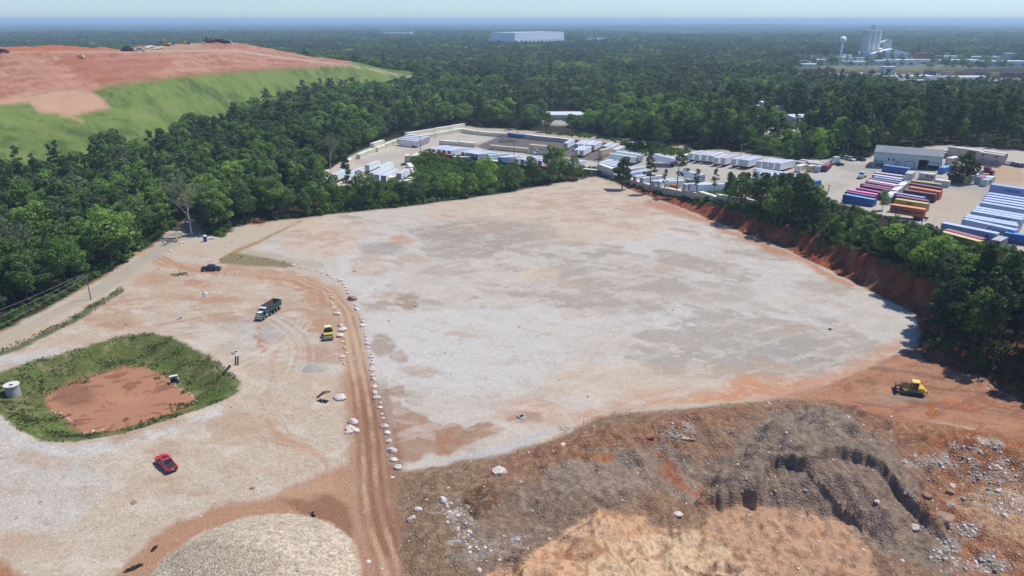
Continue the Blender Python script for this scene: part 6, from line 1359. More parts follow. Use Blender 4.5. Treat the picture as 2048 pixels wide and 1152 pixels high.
# ------------------------------------------------------------------ landfill top
def on_hill(px, D): 
    a = math.atan((px-1024)/(FPX*CP+480*SP)); x, y = math.sin(a)*D, math.cos(a)*D; return x, y, hz(x, y)
def hill_put(P, px, D, rz, label, cat, sc=1, cmap=None, group=None): return P(on_hill(px, D), rz, label, cat, group, (sc, sc, sc), cmap)
hill_put(EXC, 335, 742, math.pi-.2, 'yellow excavator with its boom raised on top of the landfill', 'excavator', 1.1)
hill_put(DOZ, 256, 650, math.pi, 'dark machine leading down from the red berm on the landfill', 'bulldozer', 1.5, {'body': (.12,.08,.05), 'engine_hood': (.06,.05,.05), 'cab_roof': (.3,.16,.06)})
hill_put(DOZ, 372, 770, 1.2, 'small yellow bulldozer alone on the landfill crest', 'bulldozer', 1.1)
hill_put(DOZ, 419, 806, 0.0, 'big orange compactor beside the dark trucks on the landfill', 'bulldozer', 1.9, {'body': (.5,.2,.04), 'cab_roof': (.6,.3,.05)})
hill_put(pk, 278, 645, math.pi+.1, 'white pickup standing on the landfill bench below the rubbish', 'pickup', 1.35, {'body': (.7,.7,.7), 'cab_roof': (.7,.7,.7)}); hill_put(pk, 404, 800, .1, 'white pickup on the landfill crest left of the compactor', 'pickup', 1.1, {'body': (.75,.75,.75), 'cab_roof': (.75,.75,.75)})
hill_put(pk2, 4, 600, 0, 'dark vehicle at the left border on the landfill bench', 'car', 1.3)
for i, (px, l) in enumerate([(436,'black refuse trailer next to the orange compactor on the landfill'),(449,'black refuse trailer at the outer end of the landfill crest')]): hill_put(C40, px, 815, -.1, l, 'trailer', 1.0, {'body': (.015,.016,.02), 'door': (.02,.02,.02), 'roof': (.05,.055,.06)})
hill_put(TRC, 458, 822, .1, 'pale tractor unit at the right end of the landfill trucks', 'truck', 1.0)
x, y, z = on_hill(158, 585); b = MB(); b.box((0,0,1), (4.4,1.8,1.6), top=(.8,.9,0)); b.box((0,0,.25), (5,2,.5)); o = b.obj('fuel_tank', simple('tank_yellow', (.6,.5,.2), .6)); o.location = (x, y, z); o['label'] = 'small yellow tank on the landfill bench'; o['category'] = 'tank'
rs = np.random.RandomState(4)
for i in range(14):
    px = rs.uniform(288, 322); x, y, z = on_hill(px, 690+rs.uniform(-14, 14)); o = link(bpy.data.objects.new('rubbish_bundle', RKM[i % 4])); s_ = rs.uniform(.8, 1.9); o.location = (x, y, z+s_*.3); o.scale = (s_*1.5, s_, s_*.8); o.rotation_euler = (0, 0, rs.rand()*6); o['label'] = 'pale bundle of rubbish below the yellow excavator on the landfill'; o['category'] = 'rubbish'; o['group'] = 'rubbish bundles on the landfill'
# ------------------------------------------------------------------ boulders
def z3(l, o=(350,450), k=4.096): return [(o[0]+a/k, o[1]+b/k, s_) for a, b, s_ in l]
RIGHT = z3([(975,333,1.3),(1027,352,.9),(1075,364,.6),(1118,364,.8),(1167,376,.8),(1208,392,.9),(1254,414,.8),(1288,434,.8),(1337,442,.8),(1350,460,1.4),(1378,487,.8),(1400,510,.9),(1410,533,.8),(1416,562,1.0),(1477,659,.8),(1492,694,1.2),(1515,730,.8),(1528,767,.8),(1535,797,1.0),(1538,827,1.4),(1550,855,.6),(1558,890,.9),(1565,915,.7),(1575,937,.8),(1575,977,1.0)]) + \
        z3([(441,378,.7),(447,402,1.0),(450,422,.7),(470,457,.8),(468,476,1.0),(478,497,.8),(474,510,1.1),(477,547,1.5),(478,580,.9),(480,606,1.1),(487,645,1.0),(492,679,1.0),(502,711,1.2),(518,740,.7),(519,766,1.0),(532,803,.6),(538,828,.7),(543,877,1.3),(560,911,1.2),(572,961,1.1),(577,1008,1.2),(590,1019,1.3),(598,1067,1.2),(628,1114,1.3)], (580,550), 2.88)
LEFT = z3([(1250,579,.9),(1280,605,.9),(1287,644,.7),(1303,684,1.2),(1328,732,1.6),(1352,830,1.3),(1370,862,1.9),(1365,912,1.7),(1372,962,1.0),(1390,1012,.8)])+z3([(325,451,.7),(305,474,1.3),(298,492,.6),(312,514,.6),(325,520,.5)], (580,550), 2.88)
def rock(px, py, s_, me, label, cat, group, seed, dz=0):
    r = random.Random(seed); x, y, z = on_ground(px, py); o = link(bpy.data.objects.new('boulder', me)); k = s_*.6
    o.location = (x, y, z+k*.18+dz); o.scale = (k*r.uniform(.95, 1.35), k*r.uniform(.8, 1.0), k*r.uniform(.9, 1.15)); o.rotation_euler = (r.uniform(-.2, .2), r.uniform(-.2, .2), r.uniform(-.6, .6)); o['label'] = label; o['category'] = cat
    if group: o['group'] = group
    return o
for i, (px, py, s_) in enumerate(RIGHT): rock(px, py, s_, RKM[i % 4], ('small' if s_ < .85 else 'large' if s_ > 1.15 else 'mid-sized')+' pale boulder, number %d of the long line between haul track and gravel pad' % (i+1), 'boulder', 'boulders lining the haul track on the pad side', i)
for i, (px, py, s_) in enumerate(LEFT): rock(px, py, s_, RKM[(i+1) % 4], ('small' if s_ < .85 else 'large' if s_ > 1.15 else 'mid-sized')+' pale boulder, number %d of the shorter line between roller and haul track' % (i+1), 'boulder', 'boulders lining the haul track on the roller side', i+77)
rock(705.5, 599, 2.6, RKB[0], 'big brown earth-caked boulder standing out in the line along the haul track', 'boulder', None, 201)
for px, py, s_, me, l in [(1000,944,2.0,RKM[0],'big rounded white boulder lying on the brown spoil'),(363,487,1.4,RKM[1],'pale boulder beside the paved lane below the bare tree'),(340,502,1.1,RKM[3],'flat pale boulder at the edge of the paved lane'),(410,588,1.4,RKM[2],'dark shadowed stone on the dirt right of the lane'),(679,797,2.0,RKM[3],'long pale slab of rock beside the burnt pit'),(1882,1038,3.2,RKB[1],'flat brown slab of rock on the spoil right of the grey heap'),(1831,1056,1.2,RKM[0],'white angular stone below the brown slab'),
                        (706,846,1.6,RKM[2],'tall white slab in the small pile beside the haul track'),(702,858,1.5,RKM[0],'white block leaning in the small pile beside the track'),(711,861,1.3,RKM[3],'small white block in the pile beside the track'),(698,866,1.1,RKM[1],'lowest white block of the pile beside the track'),(837,1020,1.0,RKM[1],'pale stone on the olive slope right of the track'),(885,1002,1.2,RKM[2],'pale stone above the grey rubble'),(826,1036,.8,RKM[0],'small stone low on the olive slope'),(1692,835,1.0,RKM[2],'white stone on the crest behind the grey heap'),(1355,1030,1.3,RKM[3],'grey stone between tan heap and grey heap'),(1900,985,1.3,RKB[0],'brown stone right of the grey heap'),(1853,993,1.5,RKB[0],'reddish stone at the right flank of the grey heap'),(1905,972,1.0,RKM[0],'pale stone at the upper right flank of the heap')]:
    rock(px, py, s_, me, l, 'boulder', None, int(px))
# loose rubble: nobody could count it
rx_, ry_ = jgrid(84, 150, .62, rt, .8); ptd = sdist(PIT, rx_, ry_, 5); m_ = (ptd > 1); rx_, ry_ = rx_[m_], ry_[m_]; rz0 = height(rx_, ry_); ru, rv = proj(rx_, ry_, rz0)
dens = .10+0*rx_
dens *= .6
for (cx, cy, rx2, ry2, k) in [(910,1020,30,14,.9),(925,1045,18,16,.9),(930,1070,16,18,.9),(925,1080,18,8,.9),(1880,920,70,14,.8),(1960,890,55,16,.8),(1990,940,60,25,.7),(2010,1000,60,30,.7),(1930,1060,40,14,.8),(1890,1110,28,32,.95),(1980,1130,50,18,.9),(1360,860,40,18,.6),(1000,1100,60,30,.35),(1560,800,200,20,.2),(1900,1000,90,60,.3)]:
    dens = np.maximum(dens, k*(np.hypot((ru-cx)/rx2, (rv-cy)/ry2) < 1.1))
tanm = sdist([(1160,1040),(1195,1010),(1280,1030),(1340,1060),(1420,1060),(1500,1100),(1560,1300),(980,1300),(990,1140)], ru, rv, 5) > 0
dens = np.where(tanm, dens*.25, dens); m_ = rt.rand(len(rx_)) < dens*.8; rx_, ry_, rz0, dens = rx_[m_], ry_[m_], rz0[m_], dens[m_]
rs3 = rt.lognormal(-2.0, .45, len(rx_))*np.where(dens > .3, 1.25, .9)
scatter('rubble', 'loose stones and rubble strewn over the spoil ground', 'rubble', np.stack([rx_, ry_, rz0], 1), rt.rand(len(rx_))*6.28, np.stack([rs3*1.2, rs3, rs3], 1), rt.randint(0, 4, len(rx_)), [RKM[0], RKG[0], RKG[1], RKM[2]])
# sparse stones on the pad, left lot and bank foot
sx_, sy_ = jgrid(88, 330, 2.1, rt, .75); sz_ = height(sx_, sy_); su, sv = proj(sx_, sy_, sz_)
nearbank = np.abs(sdist(PADALL, sx_, sy_, 12)) < 4
m_ = (sdist(PADALL, sx_, sy_, 5) > -5) & (sdist(RIM, sx_, sy_, 5) < 0) & (sdist(PIT, sx_, sy_, 5) < 1) & (rt.rand(len(sx_)) < np.where(nearbank & (su > 1300), .5, .14)); sx_, sy_, sz_ = sx_[m_], sy_[m_], sz_[m_]
ss = rt.lognormal(-2.1, .4, len(sx_)); scatter('loose_stones', 'scattered small stones on the gravel and bare earth', 'stones', np.stack([sx_, sy_, sz_], 1), rt.rand(len(sx_))*6.28, np.stack([ss*1.3, ss, ss], 1), rt.randint(0, 4, len(sx_)), [RKM[1], RKG[2], RKB[0], RKM[3]])
# stones round the pond floor
fx, fy = jgrid(110, 170, .5, rt, .8); fu, fv = proj(fx, fy, fx*0-2.5); fd = sdist(FL, fu, fv, 20); nn = fbm(fx, fy, 6, 2, off=81); m_ = (np.abs(fd) < 4) & (nn > .05) & (rt.rand(len(fx)) < .45); fx, fy = fx[m_], fy[m_]; ss = rt.lognormal(-1.9, .35, len(fx))
scatter('riprap', 'pale stones strewn along the foot of the pond slopes', 'stones', np.stack([fx, fy, height(fx, fy)], 1), rt.rand(len(fx))*6.28, np.stack([ss*1.3, ss, ss], 1), rt.randint(0, 2, len(fx)), [RKM[1], RKM[3]])
# ------------------------------------------------------------------ small site furniture
def put(o, label, cat, group=None):
    o['label'] = label; o['category'] = cat
    if group: o['group'] = group
    return o
def ring(px, py, r, h, label, fill=True):
    x, y, z = on_ground(px, py); t = thing('manhole_riser', label, 'manhole', (x, y, z), 0); b = MB(); n = 20; P = []
    for k, (rr, zz) in enumerate([(r, -.2), (r, h), (r*.72, h), (r*.72, -.1)]):
        for i in range(n): P.append((rr*math.cos(6.2832*i/n), rr*math.sin(6.2832*i/n), zz))
    b.add(P, [(k*n+i, k*n+(i+1) % n, (k+1)*n+(i+1) % n, (k+1)*n+i) for k in range(3) for i in range(n)], True); b.obj('ring', M_CONC, t); MB().cyl((0,0,-.1), (0,0,h*.35), r*.7, n=16).obj('opening', M_BLK, t); return t
x, y, z = on_ground(28, 791); t = thing('concrete_riser', 'wide pale concrete standpipe with a dark hatch in the weeds', 'standpipe', (x, y, z-.6)); MB().cyl((0,0,0), (0,0,3.1), 1.42, n=32).obj('shaft', M_CONC, t); MB().cyl((0,0,3.1), (0,0,3.4), 1.58, n=32).obj('lid', simple('pale_lid', (.6,.57,.5), .8, var=.15), t); MB().box((.15,-.3,3.42), (.75,.6,.05)).obj('hatch', M_BLK, t); MB().cyl((0,0,3.0), (0,0,3.08), 1.45, n=32).obj('joint_band', M_GRVS, t)
x, y, z = on_ground(348, 764); t = thing('concrete_headwall', 'dark pipe mouth in a white headwall at the pond slope', 'headwall', (x, y, z), .5); MB().box((0,0,.6), (1.9,.3,1.7), top=(.7,1,0)).obj('wall', M_CONC, t); MB().box((1.0,-.5,.4), (.2,1.2,1.2)).obj('wing', M_CONC, t); MB().box((-.9,-.5,.35), (.2,1.2,1.0)).obj('wing', M_CONC, t); MB().cyl((0,-.4,.55), (0,.3,.55), .62, n=16).obj('pipe_mouth', M_BLK, t); MB().box((.1,0,1.55), (1.8,.6,.14)).obj('cap', simple('white_cap', (.7,.7,.68), .6), t)
ring(470, 706, .75, .35, 'white concrete ring lying on rubble beside the dark pipes'); ring(1042, 834, .8, .32, 'cream ring in a shallow dug hollow near the lower pad edge'); ring(832, 612, .6, .25, 'small pale ring alone on the upper gravel pad'); ring(361, 637, .8, .18, 'pale ring with a tuft of grass left of the dump truck'); ring(410, 592, .6, .3, 'small ring under the dark stone near the lane')
for (a, b_, r, l) in [((471,731),(472,714),.16,'dark pipe lying left of its twin near the concrete ring'),((476,731),(476.5,714),.16,'dark pipe lying right of its twin near the concrete ring'),((447,750),(460,734),.3,'black culvert pipe lying across the rim of the pond')]:
    pa = on_ground(*a); pb = on_ground(*b_); o = MB().cyl((pa[0], pa[1], pa[2]+r), (pb[0], pb[1], pb[2]+r), r, n=10).obj('pipe', M_BLK if r > .2 else M_DARK); put(o, l, 'pipe')
x, y, z = on_ground(1166, 857); o = MB().cyl((0,0,-.2), (.06,.1,2.1), .09, n=10).obj('pipe_marker', simple('white_plastic', (.75,.75,.74), .4)); o.location = (x, y, z); put(o, 'upright white plastic pipe at the lower edge of the gravel pad', 'pipe')
x, y, z = on_ground(411, 483); t = thing('portable_toilet', 'dark blue portable toilet with a white roof beside the green bush', 'toilet', (x, y, z), .25); MB().box((0,0,1.05), (1.15,1.15,2.1)).obj('cabin', simple('toilet_blue', (.02,.03,.08), .5), t); MB().box((0,0,2.2), (1.25,1.25,.26), top=(.8,.8,0)).obj('roof', simple('toilet_roof', (.75,.77,.78), .5), t); MB().box((0,-.59,1.0), (.8,.03,1.85)).obj('door', simple('toilet_door', (.03,.05,.12), .5), t)
for s_ in (-1, 1): MB().box((s_*.56, -.56, 1.05), (.08, .08, 2.1)).obj('corner_post', bpy.data.materials['toilet_roof'], t)
x, y, z = on_ground(423, 478); o = MB().box((0,0,.3), (2.3,1.1,.25), rz=.2).box((.2,.1,.55), (1.4,.8,.2), rz=-.2).obj('pallet_stack', simple('white_board', (.7,.7,.66), .7, var=.2)); o.location = (x, y, z); put(o, 'white boards stacked right of the portable toilet', 'boards')
def debris(px, py, n, r, m_, label, cat, name, ln=1.6, th=.09, seed=0, flat=.25):
    rs = np.random.RandomState(seed); x, y, z = on_ground(px, py); b = MB()
    for i in range(n):
        a = rs.rand()*6.28; d = rs.rand()*r; p = np.array([math.cos(a)*d*1.6, math.sin(a)*d, rs.rand()*.5*(1-d/r)+.12]); q_ = p+np.array([math.cos(rs.rand()*6.28), math.sin(rs.rand()*6.28), rs.normal()*flat])*ln*rs.uniform(.4, 1.1); q_[2] = max(q_[2], .08); b.cyl(tuple(p), tuple(q_), th*rs.uniform(.6, 1.3), th*.5, n=6)
    o = b.obj(name, m_); o.location = (x, y, z); return put(o, label, cat)
debris(362, 549, 34, 1.5, M_WOOD, 'tangle of grubbed brown stumps and roots by the dirt crossing', 'stumps', 'stump_heap', 1.7, .16, 3); debris(345, 553, 8, 1.2, M_LOG, 'few pale sticks left of the stump heap', 'sticks', 'branch_pile', 1.6, .06, 8)
debris(1350, 866, 46, 3.2, M_LOG, 'scattered pale sticks and splinters on the spoil crest', 'sticks', 'branch_pile', 1.9, .06, 5); debris(1140, 862, 10, 1.6, M_LOG, 'pale roots lying behind the white pipe marker', 'sticks', 'branch_pile', 2.0, .05, 6); debris(1465, 866, 30, 3.5, M_LOG, 'broken branches on the brown crest left of the grey heap', 'sticks', 'branch_pile', 2.0, .06, 12); debris(1235, 830, 12, 2.5, M_LOG, 'thin roots at the red lower rim of the pad', 'sticks', 'branch_pile', 1.8, .05, 13)
for a, b_, r, l in [((1362,879),(1390,881),.2,'pale straight log on the brown spoil'),((1340,873),(1356,878),.12,'thin dark log left of the pale one'),((1010,921),(1032,926),.07,'slender pale branch below the pad edge'),((1520,806),(1560,800),.09,'long thin pole on the spoil crest')]:
    pa = on_ground(*a); pb = on_ground(*b_); put(MB().cyl((pa[0], pa[1], pa[2]+r), (pb[0], pb[1], pb[2]+r), r, r*.8, n=10).obj('log', M_LOG), l, 'log')
def cloth(px, py, w_, d, m_, label, name, seed):
    rs = np.random.RandomState(seed); n = 9; x, y, z = on_ground(px, py); V_ = []; F_ = []
    for j in range(n):
        for i in range(n): u, v = i/(n-1)-.5, j/(n-1)-.5; V_.append((u*w_*(1+.2*math.sin(v*9+seed)), v*d*(1+.25*math.cos(u*11)), .18+.14*math.sin(u*13+seed)*math.cos(v*10)+.05*rs.rand()))
    for j in range(n-1):
        for i in range(n-1): F_.append((j*n+i, j*n+i+1, (j+1)*n+i+1, (j+1)*n+i))
    b = MB(); b.add(V_, F_); b.add([(p[0], p[1], p[2]-.05) for p in V_], [f[::-1] for f in F_]); o = b.obj(name, m_); o.location = (x, y, z); o.rotation_euler = (0, 0, seed*.7); return put(o, label, 'sheet')
M_RED = simple('red_cloth', (.5,.03,.03), .7)
cloth(1297, 877, 2.2, .5, M_RED, 'strip of red sheeting on the brown spoil', 'plastic_sheet', 0); cloth(268, 1137, 2.4, .7, M_BLK, 'dark plastic sheet half buried left of the gravel pile', 'plastic_sheet', 1); cloth(309, 1098, 1.2, .5, M_BLK, 'small dark plastic scrap above the larger one', 'plastic_sheet', 2); cloth(626, 1030, 1.3, .6, M_BLK, 'crumpled dark plastic in the reddish ground above the gravel pile', 'plastic_sheet', 3)
cloth(646, 803, 2.1, 1.0, M_BLK, 'black tarp crumpled in the burnt pit', 'plastic_sheet', 4); cloth(1660, 659, .9, .5, M_BLK, 'black scrap alone on the far right of the gravel pad', 'plastic_sheet', 5)
pa, pm_, pb = on_ground(635, 796), on_ground(648, 787), on_ground(661, 785); put(MB().cyl((pa[0],pa[1],pa[2]+.2), (pm_[0],pm_[1],pm_[2]+.4), .2, n=8).cyl((pm_[0],pm_[1],pm_[2]+.4), (pb[0],pb[1],pb[2]+.25), .2, .12, n=8).obj('burnt_log', M_BLK), 'charred black log behind the tarp in the burnt pit', 'log')
def heap(px, py, rx2, ry2, h, m_, label, seed):
    rs = np.random.RandomState(seed); x, y, z = on_ground(px, py); n, k = 28, 9; V_ = [(0,0,h)]; F_ = []
    for j in range(1, k+1):
        for i in range(n): a = 6.2832*i/n; r = j/k*(1+.12*math.sin(3*a+seed)+.06*math.sin(7*a)); zz = h*(1-(j/k)**1.5)+rs.normal()*.05*h; V_.append((math.cos(a)*r*rx2, math.sin(a)*r*ry2, zz if j < k else -.1))
    for i in range(n): F_.append((0, 1+i, 1+(i+1) % n))
    for j in range(k-1):
        for i in range(n): F_.append((1+j*n+i, 1+(j+1)*n+i, 1+(j+1)*n+(i+1) % n, 1+j*n+(i+1) % n))
    b = MB(); b.add(V_, F_, True); o = b.obj('dirt_heap', m_); o.location = (x, y, z); return put(o, label, 'heap')
heap(509, 443, 4.8, 2.6, 1.7, simple('orange_earth', A(178,116,80), .95, var=.25, vscale=1.0, bump=.6), 'heap of orange earth at the edge of the wood', 1); heap(630, 737, 3.2, 2.4, .7, simple('grey_grit', A(188,182,176), .95, var=.15, vscale=2.0, bump=.4), 'low heap of fine grey grit left of the boulders', 2); heap(1018, 283, 7, 6, 1.6, simple('dark_asphalt_heap', (.06,.055,.055), .9, var=.3, bump=.5), 'dark heap on the asphalt beside the small white loader', 3)
# silt fence posts
def post(px, py, h, label, group=None, m_=None, r=.05):
    x, y, z = on_ground(px, py); o = MB().cyl((0,0,-.2), (0,0,h), r, n=6).obj('fence_post', m_ or M_STEEL); o.location = (x, y, z); return put(o, label, 'post', group)
post(450.5, 552.5, 1.4, 'thin steel stake left of its twin below the plum pickup'); post(469.5, 552.5, 1.4, 'thin steel stake right of its twin below the plum pickup')
def wire_fence(pts, h, label, step=3.0):
    W3 = [on_ground(*p) for p in pts]; t = thing('wire_fence', label, 'fence', W3[0]); o0 = Vector(W3[0]); wr = MB()
    for a, b_ in zip(W3[:-1], W3[1:]):
        L = math.dist(a[:2], b_[:2]); n_ = max(1, int(L/step))
        for i in range(n_):
            k = i/n_; p = Vector(a).lerp(Vector(b_), k)-o0; MB().cyl((p.x, p.y, p.z-.2), (p.x, p.y, p.z+h), .045, n=5).obj('post', M_STEEL, t)
        for zz in (.35, .75, h-.08): wr.cyl(tuple(Vector(a)-o0+Vector((0,0,zz))), tuple(Vector(b_)-o0+Vector((0,0,zz))), .012, n=4)
    wr.obj('wire', M_STEEL, t)
wire_fence([(0,714),(60,688),(120,660),(175,632),(220,602),(246,583)], 1.2, 'wire fence with thin posts in the weeds along the lane', 4.0)
# poles
def lamp_pole(px, pb_, pt, label, arm=0, cat='lamp post', m_=None, lampc=True, group=None):
    x, y, z = on_ground(px, pb_); D = math.hypot(x, y); h = (pb_-pt)*((HC-z)/(FPX*SP+(pb_-576)*CP))/.94
    t = thing('lamp_post', label, cat, (x, y, z), 0, group); mm_ = m_ or M_DARK; MB().cyl((0,0,-.2), (0,0,h), .17, .11, n=8).obj('pole', mm_, t)
    if lampc: MB().box((arm*.9 if arm else 0, 0, h+.05), (.9, .5, .25)).obj('lamp_head', mm_ if not arm else M_STEEL, t)
    if arm: MB().cyl((0,0,h-.3), (arm,0,h), .05, n=6).obj('arm', mm_, t)
lamp_pole(841, 306, 276, 'dark lamp post at the left end of the red container wall'); lamp_pole(1028, 327, 292, 'dark lamp post halfway along the red container wall'); lamp_pole(1196.5, 341, 304, 'tall dark lamp post at the right end of the red container wall'); lamp_pole(834, 318, 311, 'short dark post before the corner stack')
lamp_pole(1034.5, 267, 243, 'slim pole behind the blue container of the far wall'); lamp_pole(1481, 314, 290, 'white topped lamp post behind the slanting trailers', 2.2, m_=M_STEEL); lamp_pole(1592, 342, 316, 'dark lamp post before the short beige container'); lamp_pole(1685, 321, 297.5, 'lamp post with an arm beside the parked tractor unit', -3.2); lamp_pole(1840, 463, 423, 'bare wooden pole in the trees in front of the orange container', m_=M_WOOD, lampc=False); lamp_pole(1657, 382, 372, 'dark lamp head above the trees at the gravel yard')
def power_pole(px, pb_, pt, label, lean=0.0, s_=1):
    x, y, z = on_ground(px, pb_); h = (pb_-pt)*((HC-z)/(FPX*SP+(pb_-576)*CP))/.94; t = thing('power_pole', label, 'power pole', (x, y, z), .6); t.rotation_euler = (lean, 0, .6)
    MB().cyl((0,0,-.3), (0,0,h), .17, .11, n=10).obj('pole', M_WOOD, t); MB().box((0,0,h-.4), (2.0,.12,.14)).obj('crossarm', M_WOOD, t)
    for dx in (-.85, 0, .85): MB().cyl((dx,0,h-.32), (dx,0,h-.05), .05, n=6).obj('insulator', simple('insulator_grey', (.3,.3,.32), .3) if 'insulator_grey' not in bpy.data.materials else bpy.data.materials['insulator_grey'], t)
    return t, x, y, z, h
t, x, y, z, h = power_pole(182, 599, 548, 'wooden power pole leaning beside the lane, carrying three wires')
power_pole(1692, 322, 289, 'tall wooden pole with a pale transformer near the white cars')
def wire(p, q_, sag, label, name='power_line'):
    b = MB(); n_ = 18; P = [Vector(p).lerp(Vector(q_), i/n_)-Vector((0,0,4*sag*(i/n_)*(1-i/n_))) for i in range(n_+1)]
    for a, b_ in zip(P[:-1], P[1:]): b.cyl(tuple(a), tuple(b_), .03, n=4, caps=False)
    return put(b.obj(name, M_STEEL), label, 'wire', 'wires along the lane')
for i, (ex, ey) in enumerate([(-220,700),(-220,725),(-220,760)]):
    q_ = gp(ex, ey, 8.0); wire((x+(i-1)*.7, y-(i-1)*.5, z+h-.1-i*.25), (q_[0], q_[1], 8.0), .8, ['highest','middle','lowest'][i]+' of the three wires running down along the lane to the left')
# ------------------------------------------------------------------ far things
def far_at(px, py_base, z=0.0):
    x, y = gp(px, py_base, z); return x, y
def mpp(py, z=0): return (HC-z)/(FPX*SP+(py-576)*CP)          # metres per photo pixel at a ground row
M_FARW = simple('white_cladding', (.90,.90,.88), .5, var=.06, vscale=.02); M_FARG = simple('grey_cladding', (.38,.39,.40), .5, var=.1, vscale=.03); M_FARC = simple('stained_concrete', (.72,.70,.65), .8, var=.2, vscale=.08); M_BRN = simple('brown_steel', (.12,.08,.06), .7)
def far_box(px0, px1, pb_, pt, depth, label, name='factory_building', cat='building', wallm=None, roofm=None, zb=None, gable=0.0, windows=0, group=None, dz=0):
    z = hz(*far_at((px0+px1)/2, pb_)) if zb is None else zb
    a = gp(px0, pb_, z); b_ = gp(px1, pb_, z); k = mpp(pb_, z); h = (pb_-pt)*k+dz; L = math.dist(a, b_); rz = ang2(a, b_); nx, ny = -math.sin(rz), math.cos(rz)
    t = thing(name, label, cat, ((a[0]+b_[0])/2+nx*depth/2, (a[1]+b_[1])/2+ny*depth/2, z), rz, group)
    MB().box((0,0,h/2-2), (L, depth, h+4)).obj('wall', wallm or M_FARW, t); r = MB()
    if gable: r.prism([(-L/2-.4, h), (L/2+.4, h), (0, h+gable)], -depth/2-.5, depth/2+.5)
    else: r.box((0,0,h+.25), (L+.6, depth+.6, .5))
    r.obj('roof', roofm or M_ROOFW, t)
    for i in range(windows): MB().box((-L/2+(i+.5)*L/windows, -depth/2-.1, h*.35), (L/windows*.4, .2, h*.3)).obj('window', M_GLASS, t)
    return t, L, h
t, L, h = far_box(987, 1115, 83, 66.5, 150, 'huge white flat roofed warehouse standing out of the distant forest', 'warehouse', wallm=M_FARW, dz=1); t.rotation_euler.z += .85; t.scale = (1.22, .8, 1); t.location.x += 12
for i in range(12): MB().box((-L/2+(i+.5)*L/12, -75.3, 3.0), (L/26, .4, 6)).obj('dock_door', M_FARG, t)
far_box(768, 822, 70, 65.8, 60, 'long low white building in the distant forest left of the warehouse', 'warehouse', windows=4); far_box(1117, 1126, 83, 79.5, 30, 'small white annex right of the huge warehouse'); far_box(1178, 1200, 82.5, 79, 60, 'low white building right of the huge warehouse', windows=2); far_box(1196, 1214, 79.5, 77.4, 60, 'farther low white building on the right of the warehouse')
for px, pb_, w_, l in [(727,65,5,'tiny white building far left of the long low one'),(713,62.5,5,'tiny white building second from the left in the distance'),(766,61,2.5,'tiny white tower-like building above the long low one'),(826,63,5,'tiny white building right of the long low one'),(840,67.5,3,'smallest white building right of the long low one'),(346,66.5,4,'tiny white roof behind the landfill'),(355,66.5,3,'second tiny white roof behind the landfill'),(333,67,4,'grey roof behind the landfill excavator'),(475,67.5,7,'white roof beyond the landfill crest'),(450,61,5,'faint white building far beyond the landfill'),(420,57,5,'faint white sheds near the horizon'),(1228,76.5,5,'small white box building far right of the warehouse'),(1950,67.5,8,'row of small white roofs on the far right forest edge'),(965,93.5,8,'pale roof among trees left of the warehouse'),(973,113,3,'small white hut in the middle forest')]:
    far_box(px-w_/2, px+w_/2, pb_, pb_-1.6, 14, l, 'distant_building')
# steel gantries
def gantry(px0, px1, pb_, pt, n_, lean, label, m_=M_STEEL):
    z = hz(*far_at((px0+px1)/2, pb_)); a = gp(px0, pb_, z); b_ = gp(px1, pb_, z); k = mpp(pb_, z); h = (pb_-pt)*k; L = math.dist(a, b_); t = thing('steel_gantry', label, 'steel frame', ((a[0]+b_[0])/2, (a[1]+b_[1])/2, z), ang2(a, b_)); r = k*.22
    for i in range(n_): x0 = -L/2+i*L/(n_-1); MB().cyl((x0,0,0), (x0+lean*h,0,h), r, n=5).obj('post', m_, t)
    MB().cyl((-L*.1,0,h), (L*.25+lean*h,0,h), r, n=5).cyl((0,0,h*.25), (L/2,0,h*.3), r, n=5).obj('beam', m_, t)
gantry(568, 606, 78, 67.5, 6, .35, 'faint grey steel frames rising from the far forest, left group'); gantry(672, 714, 79, 68, 5, .35, 'faint grey steel frames rising from the far forest, right group'); gantry(1291, 1315, 83, 75, 6, .0, 'row of pale upright posts above the distant trees'); gantry(987, 1017, 90, 72.5, 4, .4, 'dark brown steel frame in front of the huge warehouse', M_BRN)
lamp_pole(1238, 92, 77, 'thin distant mast right of the huge warehouse', cat='mast', m_=M_STEEL); 
for px, pb_, pt, l in [(1873,44.5,28,'hair-thin radio mast rising above the horizon on the right'),(1897,44.5,38,'shorter radio mast right of the tall one on the horizon')]:
    D = 14000; x, y, _ = at_dist(px, 45, D); z = hz(x, y); top = at_dist(px, pt, D)[2]; t = thing('radio_mast', l, 'mast', (x, y, z)); MB().cyl((0,0,0), (0,0,top-z), 3.2, 1.6, n=6).obj('mast', M_STEEL, t)
# water tower
k = mpp(115); x, y = gp(1681, 113, 0); z = hz(x, y); H_ = (113-75)*k*1.0
t = thing('water_tower', 'white ball shaped water tower on a slim stem above the trees', 'water tower', (x, y, z)); MB().cyl((0,0,0), (0,0,H_-7), 2.8, 1.9, n=16).obj('stem', M_FARW, t); MB().ball((0,0,H_-4.5), 7.2, n=24, m=14, sz=.92).obj('tank', M_FARW, t); MB().cyl((0,0,H_-13), (0,0,H_-9), 2.0, 4.2, n=16).obj('cone', M_FARW, t)
